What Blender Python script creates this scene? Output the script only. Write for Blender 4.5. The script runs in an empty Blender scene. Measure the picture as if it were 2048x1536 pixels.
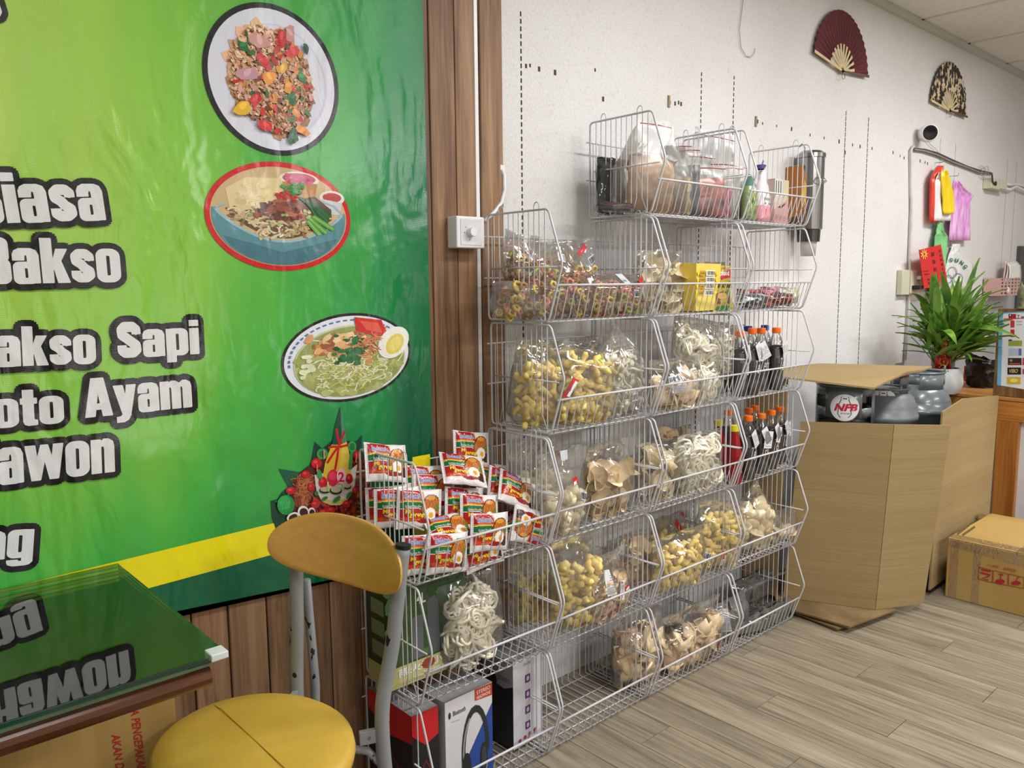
import bpy, math, random
import numpy as np
from mathutils import Vector, Matrix, noise

# ------------------------------------------------------------------ camera, world, lights, exposure
SC = bpy.context.scene
COL = SC.collection
rnd = random.Random(11)
CAM = Vector((-1.0543, -1.8196, 1.3232))
YAW, PITCH, ROLL, FPX = 0.7312, -0.1232, -0.0100, 1606.7
_f = Vector((math.sin(YAW) * math.cos(PITCH), math.cos(YAW) * math.cos(PITCH), math.sin(PITCH)))
_r0 = Vector((math.cos(YAW), -math.sin(YAW), 0)); _u0 = _r0.cross(_f)
_r = _r0 * math.cos(ROLL) + _u0 * math.sin(ROLL); _u = _r.cross(_f)
cam = bpy.data.objects.new('camera', bpy.data.cameras.new('camera')); COL.objects.link(cam)
cam.matrix_world = Matrix(((_r.x, _u.x, -_f.x, CAM.x), (_r.y, _u.y, -_f.y, CAM.y), (_r.z, _u.z, -_f.z, CAM.z), (0, 0, 0, 1)))
cam.data.sensor_width = 36; cam.data.lens = FPX * 36 / 2048; cam.data.clip_start = .02
SC.camera = cam
SC.view_settings.view_transform = 'Standard'; SC.view_settings.look = 'None'
SC.view_settings.gamma = 1; SC.view_settings.use_curve_mapping = False
SC.view_settings.exposure = 0.0
SC.cycles.transparent_max_bounces = 28
wd = bpy.data.worlds.new('world'); SC.world = wd; wd.use_nodes = True
wd.node_tree.nodes['Background'].inputs[0].default_value = (.93, .96, 1, 1)
wd.node_tree.nodes['Background'].inputs[1].default_value = .16
def area(name, loc, sx, sy, power, col=(1, .995, .985)):
    l = bpy.data.lights.new(name, 'AREA'); l.shape = 'RECTANGLE'; l.size = sx; l.size_y = sy; l.energy = power; l.color = col
    o = bpy.data.objects.new(name, l); COL.objects.link(o); o.location = loc
    return o
# ceiling light panels of the shop (above and behind the camera)
area('ceiling_lamp', (1.2, -1.4, 2.62), 1.2, .3, 37)
area('ceiling_lamp', (3.4, -1.4, 2.62), 1.2, .3, 46)
area('ceiling_lamp', (-1.0, -1.4, 2.62), 1.2, .3, 15)
area('ceiling_lamp', (.6, -3.8, 2.62), 1.2, .3, 68)
area('ceiling_lamp', (3.2, -3.8, 2.62), 1.2, .3, 50)

# ------------------------------------------------------------------ pixel rays (planning only): where a sight line meets a real plane
def ray(x, y): return _f + _r * ((x - 1024) / FPX) - _u * ((y - 768) / FPX)
def at(x, y, Y):
    d = ray(x, y); return CAM + d * ((Y - CAM.y) / d.y)
def atx(x, y, X):
    d = ray(x, y); return CAM + d * ((X - CAM.x) / d.x)
def atz(x, y, Z):
    d = ray(x, y); return CAM + d * ((Z - CAM.z) / d.z)

# ------------------------------------------------------------------ colours and materials
def lin(c):
    return tuple((v / 255 / 12.92) if v / 255 <= .04045 else ((v / 255 + .055) / 1.055) ** 2.4 for v in c[:3])
def L4(c): return (*lin(c), 1)
_mats = {}
def nodes_of(name):
    m = bpy.data.materials.new(name); m.use_nodes = True
    nt = m.node_tree; p = nt.nodes['Principled BSDF']
    return m, nt, p
def N(nt, t, **kw):
    n = nt.nodes.new(t)
    for k, v in kw.items():
        if k in n.inputs: n.inputs[k].default_value = v
        else: setattr(n, k, v)
    return n
def coords(nt, scale, kind='Object'):
    tc = N(nt, 'ShaderNodeTexCoord'); mp = N(nt, 'ShaderNodeMapping'); mp.inputs['Scale'].default_value = scale
    nt.links.new(tc.outputs[kind], mp.inputs[0]); return mp.outputs[0]
def M(name, rgb=None, rough=.5, metal=0, spec=.5, var=.12, vscale=9, stretch=(1, 1, 1), bump=0, bscale=60, coat=0, rgb2=None, attr=False, ptvar=0, world=False):
    """principled material whose colour (or printed colour attribute) is mottled by stretched noise"""
    if name in _mats: return _mats[name]
    m, nt, p = nodes_of(name); lk = nt.links.new
    if world:
        g = N(nt, 'ShaderNodeNewGeometry'); mp = N(nt, 'ShaderNodeMapping'); mp.inputs['Scale'].default_value = stretch
        lk(g.outputs['Position'], mp.inputs[0]); co = mp.outputs[0]
    else: co = coords(nt, stretch)
    nz = N(nt, 'ShaderNodeTexNoise', Scale=vscale, Detail=4.0); lk(co, nz.inputs['Vector'])
    if ptvar:
        oi = N(nt, 'ShaderNodeObjectInfo'); nz.noise_dimensions = '4D'
        ml = N(nt, 'ShaderNodeMath', operation='MULTIPLY'); ml.inputs[1].default_value = 50; lk(oi.outputs['Random'], ml.inputs[0]); lk(ml.outputs[0], nz.inputs['W'])
    if attr:
        a = N(nt, 'ShaderNodeAttribute', attribute_name='Col')
        mr = N(nt, 'ShaderNodeMapRange'); mr.inputs[1].default_value = .3; mr.inputs[2].default_value = .7
        mr.inputs[3].default_value = 1 - var; mr.inputs[4].default_value = 1 + var * .4; lk(nz.outputs[0], mr.inputs[0])
        mx = N(nt, 'ShaderNodeVectorMath', operation='SCALE'); lk(a.outputs['Color'], mx.inputs[0]); lk(mr.outputs[0], mx.inputs['Scale'])
        lk(mx.outputs[0], p.inputs['Base Color'])
    else:
        cr = N(nt, 'ShaderNodeValToRGB'); c = lin(rgb)
        c2 = lin(rgb2) if rgb2 else tuple(v * (1 - var * 1.6) for v in c)
        cr.color_ramp.elements[0].position = .32; cr.color_ramp.elements[1].position = .68
        cr.color_ramp.elements[0].color = (*c2, 1); cr.color_ramp.elements[1].color = (*[min(1, v * (1 + (0 if rgb2 else var * .4))) for v in c], 1)
        lk(nz.outputs[0], cr.inputs[0]); out = cr.outputs[0]
        if ptvar:
            hs = N(nt, 'ShaderNodeHueSaturation'); mr = N(nt, 'ShaderNodeMapRange'); mr.inputs[3].default_value = 1 - ptvar; mr.inputs[4].default_value = 1 + ptvar
            lk(oi.outputs['Random'], mr.inputs[0]); lk(mr.outputs[0], hs.inputs['Value']); lk(out, hs.inputs['Color']); out = hs.outputs[0]
        lk(out, p.inputs['Base Color'])
    p.inputs['Roughness'].default_value = rough; p.inputs['Metallic'].default_value = metal
    p.inputs['Specular IOR Level'].default_value = spec; p.inputs['Coat Weight'].default_value = coat; p.inputs['Coat Roughness'].default_value = .1
    if bump:
        b = N(nt, 'ShaderNodeBump', Strength=bump, Distance=.01); n2 = N(nt, 'ShaderNodeTexNoise', Scale=bscale, Detail=3.0)
        lk(co, n2.inputs['Vector']); lk(n2.outputs[0], b.inputs['Height']); lk(b.outputs[0], p.inputs['Normal'])
    _mats[name] = m; return m

def film_mat(name, tint=(.996, .994, .988), haze=.06, base=.025, rough=.08, bump=.35, bscale=11):
    if name in _mats: return _mats[name]
    m, nt, p = nodes_of(name); lk = nt.links.new; nt.nodes.remove(p)
    tr = N(nt, 'ShaderNodeBsdfTransparent'); tr.inputs[0].default_value = (*tint, 1)
    gl = N(nt, 'ShaderNodeBsdfGlossy', Roughness=rough); df = N(nt, 'ShaderNodeBsdfDiffuse'); df.inputs[0].default_value = (.85, .85, .83, 1)
    nz = N(nt, 'ShaderNodeTexNoise', Scale=bscale, Detail=2.0, Distortion=1.6); lk(coords(nt, (1, 1, .55)), nz.inputs['Vector'])
    b = N(nt, 'ShaderNodeBump', Strength=bump, Distance=.02); lk(nz.outputs[0], b.inputs['Height'])
    fr = N(nt, 'ShaderNodeFresnel', IOR=1.5); lk(b.outputs[0], fr.inputs['Normal']); lk(b.outputs[0], gl.inputs['Normal'])
    ad = N(nt, 'ShaderNodeMath', operation='MULTIPLY_ADD', use_clamp=True); lk(fr.outputs[0], ad.inputs[0]); ad.inputs[1].default_value = .7; ad.inputs[2].default_value = base
    m1 = N(nt, 'ShaderNodeMixShader'); m1.inputs[0].default_value = haze; lk(tr.outputs[0], m1.inputs[1]); lk(df.outputs[0], m1.inputs[2])
    m2 = N(nt, 'ShaderNodeMixShader'); lk(ad.outputs[0], m2.inputs[0]); lk(m1.outputs[0], m2.inputs[1]); lk(gl.outputs[0], m2.inputs[2])
    lk(m2.outputs[0], nt.nodes['Material Output'].inputs[0]); _mats[name] = m; return m

def wallpaper():
    m, nt, p = nodes_of('crackle_wallpaper'); lk = nt.links.new
    co = coords(nt, (1, 1, 1))
    dn = N(nt, 'ShaderNodeTexNoise', Scale=30.0, Detail=2.0); lk(co, dn.inputs['Vector'])
    mx = N(nt, 'ShaderNodeMix', data_type='VECTOR'); mx.inputs['Factor'].default_value = .012
    lk(co, mx.inputs[4]); lk(dn.outputs['Color'], mx.inputs[5])
    vo = N(nt, 'ShaderNodeTexVoronoi', feature='DISTANCE_TO_EDGE', Scale=78.0); lk(mx.outputs[1], vo.inputs['Vector'])
    cr = N(nt, 'ShaderNodeValToRGB'); cr.color_ramp.elements[0].position = 0; cr.color_ramp.elements[1].position = .07
    cr.color_ramp.elements[0].color = L4((212, 209, 207)); cr.color_ramp.elements[1].color = L4((226, 225, 224)); lk(vo.outputs[0], cr.inputs[0])
    n2 = N(nt, 'ShaderNodeTexNoise', Scale=2.0, Detail=6.0); lk(co, n2.inputs['Vector'])
    c2 = N(nt, 'ShaderNodeValToRGB'); c2.color_ramp.elements[0].position = .3; c2.color_ramp.elements[1].position = .6
    c2.color_ramp.elements[0].color = (.92, .91, .895, 1); c2.color_ramp.elements[1].color = (1, 1, 1, 1); lk(n2.outputs[0], c2.inputs[0])
    mu = N(nt, 'ShaderNodeMix', data_type='RGBA', blend_type='MULTIPLY'); mu.inputs['Factor'].default_value = 1
    lk(cr.outputs[0], mu.inputs[6]); lk(c2.outputs[0], mu.inputs[7]); lk(mu.outputs[2], p.inputs['Base Color'])
    b = N(nt, 'ShaderNodeBump', Strength=.25, Distance=.004); lk(vo.outputs[0], b.inputs['Height']); lk(b.outputs[0], p.inputs['Normal'])
    p.inputs['Roughness'].default_value = .6; return m

def wood_mat(name, light, dark, axis='Z', scale=1.0, rough=.5, ptvar=.15, contrast=.5, knots=True, spec=.4):
    if name in _mats: return _mats[name]
    m, nt, p = nodes_of(name); lk = nt.links.new
    s = {'Z': (1, 1, .05), 'Y': (1, .05, 1), 'X': (.05, 1, 1)}[axis]
    co = coords(nt, tuple(v * scale for v in s))
    oi = N(nt, 'ShaderNodeObjectInfo'); ml = N(nt, 'ShaderNodeMath', operation='MULTIPLY'); ml.inputs[1].default_value = 60; lk(oi.outputs['Random'], ml.inputs[0])
    n1 = N(nt, 'ShaderNodeTexNoise', Scale=55.0, Detail=6.0, Roughness=.65, Distortion=.6); n1.noise_dimensions = '4D'; lk(co, n1.inputs['Vector']); lk(ml.outputs[0], n1.inputs['W'])
    n2 = N(nt, 'ShaderNodeTexNoise', Scale=9.0, Detail=3.0, Distortion=1.5); n2.noise_dimensions = '4D'; lk(co, n2.inputs['Vector']); lk(ml.outputs[0], n2.inputs['W'])
    ad = N(nt, 'ShaderNodeMath', operation='MULTIPLY_ADD'); ad.inputs[1].default_value = .42; lk(n2.outputs[0], ad.inputs[0])
    sc = N(nt, 'ShaderNodeMath', operation='MULTIPLY'); sc.inputs[1].default_value = .58; lk(n1.outputs[0], sc.inputs[0]); lk(sc.outputs[0], ad.inputs[2])
    cr = N(nt, 'ShaderNodeValToRGB'); e = cr.color_ramp.elements
    e[0].position = .5 - contrast * .15; e[1].position = .5 + contrast * .15; e[0].color = L4(dark); e[1].color = L4(light); lk(ad.outputs[0], cr.inputs[0])
    hs = N(nt, 'ShaderNodeHueSaturation'); mr = N(nt, 'ShaderNodeMapRange'); mr.inputs[3].default_value = 1 - ptvar; mr.inputs[4].default_value = 1 + ptvar
    lk(oi.outputs['Random'], mr.inputs[0]); lk(mr.outputs[0], hs.inputs['Value']); lk(cr.outputs[0], hs.inputs['Color']); out = hs.outputs[0]
    if knots:
        vo = N(nt, 'ShaderNodeTexVoronoi', Scale=3.2); vo.voronoi_dimensions = '4D'
        k = {'Z': (1.6, 1.6, .55), 'Y': (1.6, .55, 1.6), 'X': (.55, 1.6, 1.6)}[axis]; lk(coords(nt, k), vo.inputs['Vector']); lk(ml.outputs[0], vo.inputs['W'])
        kr = N(nt, 'ShaderNodeValToRGB'); kr.color_ramp.elements[0].position = .03; kr.color_ramp.elements[1].position = .075
        kr.color_ramp.elements[0].color = (.3, .26, .22, 1); kr.color_ramp.elements[1].color = (1, 1, 1, 1); lk(vo.outputs[0], kr.inputs[0])
        mu = N(nt, 'ShaderNodeMix', data_type='RGBA', blend_type='MULTIPLY'); mu.inputs['Factor'].default_value = .8
        lk(out, mu.inputs[6]); lk(kr.outputs[0], mu.inputs[7]); out = mu.outputs[2]
    lk(out, p.inputs['Base Color'])
    b = N(nt, 'ShaderNodeBump', Strength=.2, Distance=.003); lk(n1.outputs[0], b.inputs['Height']); lk(b.outputs[0], p.inputs['Normal'])
    p.inputs['Roughness'].default_value = rough; p.inputs['Specular IOR Level'].default_value = spec
    _mats[name] = m; return m

def crease(nt):
    """creases and weave of the vinyl banner, shared by its cloth and its print"""
    lk = nt.links.new; g = N(nt, 'ShaderNodeNewGeometry')
    def mapped(s, r=0):
        mp = N(nt, 'ShaderNodeMapping'); mp.inputs['Scale'].default_value = s; mp.inputs['Rotation'].default_value = (0, r, 0); lk(g.outputs['Position'], mp.inputs[0]); return mp.outputs[0]
    a = N(nt, 'ShaderNodeTexNoise', Scale=3.2, Detail=3.0, Distortion=.5); lk(mapped((1.6, 1, .8), .5), a.inputs['Vector'])
    b = N(nt, 'ShaderNodeTexNoise', Scale=2.6, Detail=1.5, Distortion=.5); b.noise_type = 'RIDGED_MULTIFRACTAL'; lk(mapped((2.0, 1, .7), -.5), b.inputs['Vector'])
    d = N(nt, 'ShaderNodeTexNoise', Scale=16.0, Detail=2.0, Distortion=.8); lk(mapped((1.5, 1, .6), .4), d.inputs['Vector'])
    sd = N(nt, 'ShaderNodeMath', operation='MULTIPLY_ADD'); sd.inputs[1].default_value = .10; lk(d.outputs[0], sd.inputs[0])
    w = N(nt, 'ShaderNodeTexWave', Scale=170.0); w.bands_direction = 'Z'; lk(mapped((1, 1, 1)), w.inputs['Vector'])
    s1 = N(nt, 'ShaderNodeMath', operation='MULTIPLY_ADD'); s1.inputs[1].default_value = .16; lk(b.outputs[0], s1.inputs[0]); lk(sd.outputs[0], s1.inputs[2]); lk(a.outputs[0], sd.inputs[2])
    s2 = N(nt, 'ShaderNodeMath', operation='MULTIPLY_ADD'); s2.inputs[1].default_value = .006; lk(w.outputs[0], s2.inputs[0]); lk(s1.outputs[0], s2.inputs[2])
    bp = N(nt, 'ShaderNodeBump', Strength=.75, Distance=.034); lk(s2.outputs[0], bp.inputs['Height']); return bp.outputs[0]
def banner_mat():
    m, nt, p = nodes_of('green_vinyl_banner'); lk = nt.links.new
    g = N(nt, 'ShaderNodeNewGeometry'); sx = N(nt, 'ShaderNodeSeparateXYZ'); lk(g.outputs['Position'], sx.inputs[0])
    nz = N(nt, 'ShaderNodeTexNoise', Scale=2.6, Detail=2.0); mp = N(nt, 'ShaderNodeMapping'); mp.inputs['Scale'].default_value = (2.2, 1, .5); mp.inputs['Rotation'].default_value = (0, .75, 0)
    lk(g.outputs['Position'], mp.inputs[0]); lk(mp.outputs[0], nz.inputs['Vector'])
    def mad(v, k, add):
        n = N(nt, 'ShaderNodeMath', operation='MULTIPLY_ADD'); lk(v, n.inputs[0]); n.inputs[1].default_value = k
        if isinstance(add, float): n.inputs[2].default_value = add
        else: lk(add, n.inputs[2])
        return n.outputs[0]
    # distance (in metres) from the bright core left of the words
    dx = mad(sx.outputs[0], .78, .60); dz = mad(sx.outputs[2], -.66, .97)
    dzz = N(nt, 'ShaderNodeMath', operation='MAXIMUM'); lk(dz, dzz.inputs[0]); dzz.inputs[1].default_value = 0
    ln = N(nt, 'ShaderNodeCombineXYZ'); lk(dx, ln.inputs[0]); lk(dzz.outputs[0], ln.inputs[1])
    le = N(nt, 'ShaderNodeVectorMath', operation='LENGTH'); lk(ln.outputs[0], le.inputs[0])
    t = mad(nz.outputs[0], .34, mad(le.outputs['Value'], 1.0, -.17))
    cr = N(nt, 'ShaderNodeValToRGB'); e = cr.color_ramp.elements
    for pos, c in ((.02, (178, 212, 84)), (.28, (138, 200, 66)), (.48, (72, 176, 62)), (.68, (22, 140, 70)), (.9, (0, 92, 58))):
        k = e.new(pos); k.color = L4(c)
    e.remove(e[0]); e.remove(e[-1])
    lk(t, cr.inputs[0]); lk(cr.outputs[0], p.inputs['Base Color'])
    lk(crease(nt), p.inputs['Normal']); p.inputs['Roughness'].default_value = .19; p.inputs['Specular IOR Level'].default_value = .45
    return m
def print_mat():
    m, nt, p = nodes_of('banner_print'); a = N(nt, 'ShaderNodeAttribute', attribute_name='Col')
    nt.links.new(a.outputs['Color'], p.inputs['Base Color']); nt.links.new(crease(nt), p.inputs['Normal'])
    p.inputs['Roughness'].default_value = .19; p.inputs['Specular IOR Level'].default_value = .45; return m

# ------------------------------------------------------------------ mesh building
def wmat(o):
    m = o.matrix_basis.copy()
    while o.parent is not None:
        o = o.parent; m = o.matrix_basis @ m
    return m
class MB:
    """collects shapes and links them as ONE mesh object"""
    def __init__(s): s.v = []; s.f = []; s.c = []; s.mi = []; s.cur = (255, 255, 255); s.m = 0
    def add(s, vs, fs, col=None):
        o = len(s.v); s.v += [tuple(v) for v in vs]; c = lin(col or s.cur)
        for f in fs: s.f.append([i + o for i in f]); s.c.append(c); s.mi.append(s.m)
        return s
    def box(s, lo, hi, col=None, mat=None):
        x0, y0, z0 = lo; x1, y1, z1 = hi
        vs = [(x0, y0, z0), (x1, y0, z0), (x1, y1, z0), (x0, y1, z0), (x0, y0, z1), (x1, y0, z1), (x1, y1, z1), (x0, y1, z1)]
        if mat is not None: vs = [mat @ Vector(v) for v in vs]
        return s.add(vs, [(3, 2, 1, 0), (4, 5, 6, 7), (0, 1, 5, 4), (1, 2, 6, 5), (2, 3, 7, 6), (3, 0, 4, 7)], col)
    def tube(s, pts, r, n=6, closed=False, col=None, caps=True):
        pts = [Vector(p) for p in pts]; k = len(pts); rs = r if isinstance(r, (list, tuple)) else [r] * k
        vs = []; prev = None
        for i, p in enumerate(pts):
            a = pts[(i - 1) % k] if (closed or i > 0) else p; b = pts[(i + 1) % k] if (closed or i < k - 1) else p
            t = (b - a).normalized() if (b - a).length > 1e-9 else Vector((0, 0, 1))
            if prev is None:
                q = Vector((0, 0, 1)) if abs(t.z) < .9 else Vector((1, 0, 0)); prev = t.cross(q).normalized()
            prev = (prev - t * prev.dot(t)).normalized(); w = t.cross(prev)
            for j in range(n):
                an = 2 * math.pi * j / n; vs.append(p + (prev * math.cos(an) + w * math.sin(an)) * rs[i])
        fs = []
        for i in range(k if closed else k - 1):
            a = i * n; b = ((i + 1) % k) * n
            for j in range(n): fs.append((a + j, a + (j + 1) % n, b + (j + 1) % n, b + j))
        if caps and not closed: fs += [tuple(range(n))[::-1], tuple(range((k - 1) * n, k * n))]
        return s.add(vs, fs, col)
    def lathe(s, prof, n=24, o=(0, 0, 0), col=None, sx=1, sy=1, a0=0, a1=2 * math.pi):
        full = abs(a1 - a0 - 2 * math.pi) < 1e-6; m = n if full else n + 1; vs = []
        for r, z in prof:
            for j in range(m):
                a = a0 + (a1 - a0) * j / n; vs.append((o[0] + r * sx * math.cos(a), o[1] + r * sy * math.sin(a), o[2] + z))
        fs = []
        for i in range(len(prof) - 1):
            for j in range(n):
                k = (j + 1) % m; fs.append((i * m + j, i * m + k, (i + 1) * m + k, (i + 1) * m + j))
        return s.add(vs, fs, col)
    def prism(s, poly, d, frame, col=None):
        """polygon (2D) extruded by d; frame(x, y, h) -> 3D"""
        n = len(poly); vs = [frame(x, y, 0) for x, y in poly] + [frame(x, y, d) for x, y in poly]
        fs = [tuple(range(n))[::-1], tuple(range(n, 2 * n))] + [(i, (i + 1) % n, n + (i + 1) % n, n + i) for i in range(n)]
        return s.add(vs, fs, col)
    def grid(s, nu, nv, fn, col=None, colfn=None, flip=False):
        o = len(s.v); s.v += [tuple(fn(i / nu, j / nv)) for j in range(nv + 1) for i in range(nu + 1)]
        for j in range(nv):
            for i in range(nu):
                a = o + j * (nu + 1) + i; f = [a, a + 1, a + nu + 2, a + nu + 1]
                s.f.append(f[::-1] if flip else f); s.mi.append(s.m)
                s.c.append(colfn((i + .5) / nu, (j + .5) / nv) if colfn else lin(col or s.cur))
        return s
    def build(s, name, mats, parent=None, smooth=False, world=False, solid=0, bevel=0, sub=0, weld=0):
        v = np.array(s.v, float).reshape(-1, 3)
        loc = None
        if parent is None:
            lo = v.min(0); hi = v.max(0); loc = np.array([(lo[0] + hi[0]) / 2, (lo[1] + hi[1]) / 2, lo[2]]); v = v - loc
        elif world:
            im = wmat(parent).inverted(); v = np.array([im @ Vector(p) for p in v])
        me = bpy.data.meshes.new(name); me.from_pydata(v.tolist(), [], s.f)
        mats = mats if isinstance(mats, (list, tuple)) else [mats]
        for m in mats: me.materials.append(m)
        if len(mats) > 1: me.polygons.foreach_set('material_index', s.mi)
        ca = me.color_attributes.new('Col', 'FLOAT_COLOR', 'CORNER'); ln = np.array([len(f) for f in s.f])
        cc = np.repeat(np.c_[np.array(s.c), np.ones(len(s.c))], ln, axis=0); ca.data.foreach_set('color', cc.astype(np.float32).ravel())
        if smooth: me.polygons.foreach_set('use_smooth', [True] * len(s.f))
        me.update()
        o = bpy.data.objects.new(name, me); COL.objects.link(o)
        if parent is not None: o.parent = parent
        else: o.location = loc
        if weld: b = o.modifiers.new('weld', 'WELD'); b.merge_threshold = 1e-5
        if bevel: b = o.modifiers.new('bevel', 'BEVEL'); b.width = bevel; b.segments = 2; b.limit_method = 'ANGLE'
        if solid: b = o.modifiers.new('solid', 'SOLIDIFY'); b.thickness = solid; b.offset = 0
        if sub: b = o.modifiers.new('sub', 'SUBSURF'); b.levels = sub; b.render_levels = sub
        return o
def tag(o, label=None, cat=None, group=None, kind=None):
    for k, v in (('label', label), ('category', cat), ('group', group), ('kind', kind)):
        if v: o[k] = v
    return o
def thing(name, label, cat, loc=(0, 0, 0), rot=(0, 0, 0), group=None):
    o = bpy.data.objects.new(name, None); COL.objects.link(o); o.location = loc; o.rotation_euler = rot; o.empty_display_size = .05
    return tag(o, label, cat, group)
def copy_tree(o, parent=None):
    kids = [c for c in bpy.data.objects if c.parent == o]
    c = o.copy(); COL.objects.link(c); c.parent = parent
    for k in kids: copy_tree(k, c)
    return c
def inst(mesh_obj, name, parent, mtx):
    o = bpy.data.objects.new(name, mesh_obj.data if hasattr(mesh_obj, 'data') else mesh_obj); COL.objects.link(o); o.parent = parent; o.matrix_basis = mtx; return o
def fillet(pts, r, n=4):
    out = []; k = len(pts)
    for i in range(k):
        p = Vector(pts[i]); a = Vector(pts[i - 1]); b = Vector(pts[(i + 1) % k])
        da = (a - p).normalized(); db = (b - p).normalized(); q0 = p + da * r; q1 = p + db * r
        for j in range(n + 1):
            t = j / n; out.append(q0 * (1 - t) ** 2 + p * 2 * t * (1 - t) + q1 * t * t)
    return out
_txt = {}
def text_geo(s, bold=0.0, res=3):
    k = (s, bold, res)
    if k not in _txt:
        cu = bpy.data.curves.new('t', 'FONT'); cu.body = s; cu.offset = bold; cu.fill_mode = 'FRONT'; cu.resolution_u = res
        ob = bpy.data.objects.new('t', cu); COL.objects.link(ob); me = bpy.data.meshes.new_from_object(ob)
        V = [(v.co.x, v.co.y) for v in me.vertices]; Fs = [tuple(p.vertices) for p in me.polygons]
        bpy.data.objects.remove(ob); bpy.data.meshes.remove(me); bpy.data.curves.remove(cu); _txt[k] = (V, Fs)
    return _txt[k]
def ext(V): x = [v[0] for v in V]; y = [v[1] for v in V]; return min(x), max(x), min(y), max(y)
class Art(MB):
    """flat print: coloured polygons and lettering laid layer on layer on a face; frame(x, y, h) -> 3D"""
    def __init__(s, frame, step=1.2e-4): super().__init__(); s.fr = frame; s.h = step; s.step = step
    def poly(s, pts, col):
        s.add([s.fr(x, y, s.h) for x, y in pts], [tuple(range(len(pts)))], col); s.h += s.step; return s
    def rect(s, x0, y0, x1, y1, col): return s.poly([(x0, y0), (x1, y0), (x1, y1), (x0, y1)], col)
    def ell(s, cx, cy, rx, ry, col, rot=0, n=24, up=True, a0=0, a1=2 * math.pi):
        c, k = math.cos(rot), math.sin(rot); pts = []
        for i in range(n):
            a = a0 + (a1 - a0) * i / (n if a1 - a0 > 6.28 else n - 1); x, y = rx * math.cos(a), ry * math.sin(a); pts.append((cx + x * c - y * k, cy + x * k + y * c))
        s.poly(pts, col)
        if not up: s.h -= s.step
        return s
    def stroke(s, pts, w, col, up=True):
        L = []; R = []
        for i, p in enumerate(pts):
            a = pts[max(0, i - 1)]; b = pts[min(len(pts) - 1, i + 1)]; dx, dy = b[0] - a[0], b[1] - a[1]; l = math.hypot(dx, dy) or 1
            L.append((p[0] - dy / l * w / 2, p[1] + dx / l * w / 2)); R.append((p[0] + dy / l * w / 2, p[1] - dx / l * w / 2))
        n = len(pts); s.add([s.fr(x, y, s.h) for x, y in L + R], [(i, i + 1, n + i + 1, n + i) for i in range(n - 1)], col)
        if up: s.h += s.step
        return s
    def text(s, t, x, y, w, h, col, bold=.01, ref=None, rot=0, shear=0, res=3, like=None):
        """lettering stretched into the box x..x+w, y..y+h (rot turns it about x, y); like: bounding box taken from the plain text"""
        V, Fs = text_geo(t, bold, res); B = ext(text_geo(like or t, bold if ref is None else ref, res)[0])
        kx = w / max(1e-6, B[1] - B[0]); ky = h / max(1e-6, B[3] - B[2]); c, k = math.cos(rot), math.sin(rot); P = []
        for a, b in V:
            px, py = (a - B[0]) * kx, (b - B[2]) * ky; px += shear * py; P.append(s.fr(x + px * c - py * k, y + px * k + py * c, s.h))
        s.add(P, Fs, col); s.h += s.step; return s

# common materials
WIRE = M('white_coated_wire', (212, 212, 216), .3, spec=.5, var=.06)
PRINT = M('printed_paper', attr=True, rough=.45, var=.06)
GLOSSPRINT = M('glossy_print', attr=True, rough=.22, var=.05, bump=.25, bscale=45)
CARD = M('brown_cardboard', (164, 141, 100), .75, spec=.2, var=.08, vscale=3, stretch=(.15, .15, 6), rgb2=(154, 131, 90), bump=.12, bscale=25)
CARDIN = M('dark_card_edge', (128, 104, 68), .85, spec=.1, var=.2, vscale=30)
FILM = film_mat('clear_film')
ZIPFILM = film_mat('zip_bag_film', haze=.10, base=.02, rough=.26, bump=.22)
WHITEP = M('white_plastic', (236, 236, 238), .35, var=.03)
BLACKP = M('black_plastic', (18, 18, 20), .35, var=.1)
GREYM = M('grey_painted_steel', (112, 115, 120), .38, spec=.5, var=.1, vscale=12, bump=.04)
STEEL = M('brushed_stainless', (172, 172, 170), .22, metal=1, var=.1, stretch=(1, 1, .05), vscale=20)

# ------------------------------------------------------------------ the room
CEIL = 2.645
def struct(name, mb, m, parent=None, **k):
    o = mb.build(name, m, parent, **k)
    if parent is None: o['kind'] = 'structure'
    return o
# floor of wood-look planks, running away from the wall
fl = struct('floor', MB().box((-3, -5, -.03), (6.2, .0, -.004)), M('floor_underlay', (70, 62, 52), .8))
PW, PL = .1385, .915
plank_m = wood_mat('greige_floor_plank', (168, 156, 134), (104, 94, 78), 'Y', 1.5, rough=.42, ptvar=.035, contrast=.9)
pm = MB(); e = .0006
pm.add([(e, e, -.004), (PW - e, e, -.004), (PW - e, PL - e, -.004), (e, PL - e, -.004), (e * 2, e * 2, 0), (PW - 2 * e, 2 * e, 0), (PW - 2 * e, PL - 2 * e, 0), (2 * e, PL - 2 * e, 0)],
       [(4, 5, 6, 7), (0, 1, 5, 4), (1, 2, 6, 5), (2, 3, 7, 6), (3, 0, 4, 7)])
p0 = None
for i in range(-4, 30):
    off = ((i * 0.377) % 1) * PL
    for j in range(-3, 1):
        x, y = 1.64 + (i - 12) * PW, -.545 - off + j * PL + PL
        if x < -.75 or y > -.02 or y + PL < -2.2: continue
        if p0 is None: p0 = pm.build('floor_plank', plank_m, fl, world=False); pme = p0.data; bpy.data.objects.remove(p0)
        inst(pme, 'floor_plank', fl, Matrix.Translation(Vector((x, y, 0)) - fl.location))
struct('floor_edge', MB().box((-3, -5, -.004), (-.76, 0, 0)).box((3.94, -5, -.004), (6.2, 0, 0)).box((-.76, -5, -.004), (3.94, -2.9, 0)), plank_m)['kind'] = 'structure'
bpy.data.objects['floor_edge'].name = 'trim_3'
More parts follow.
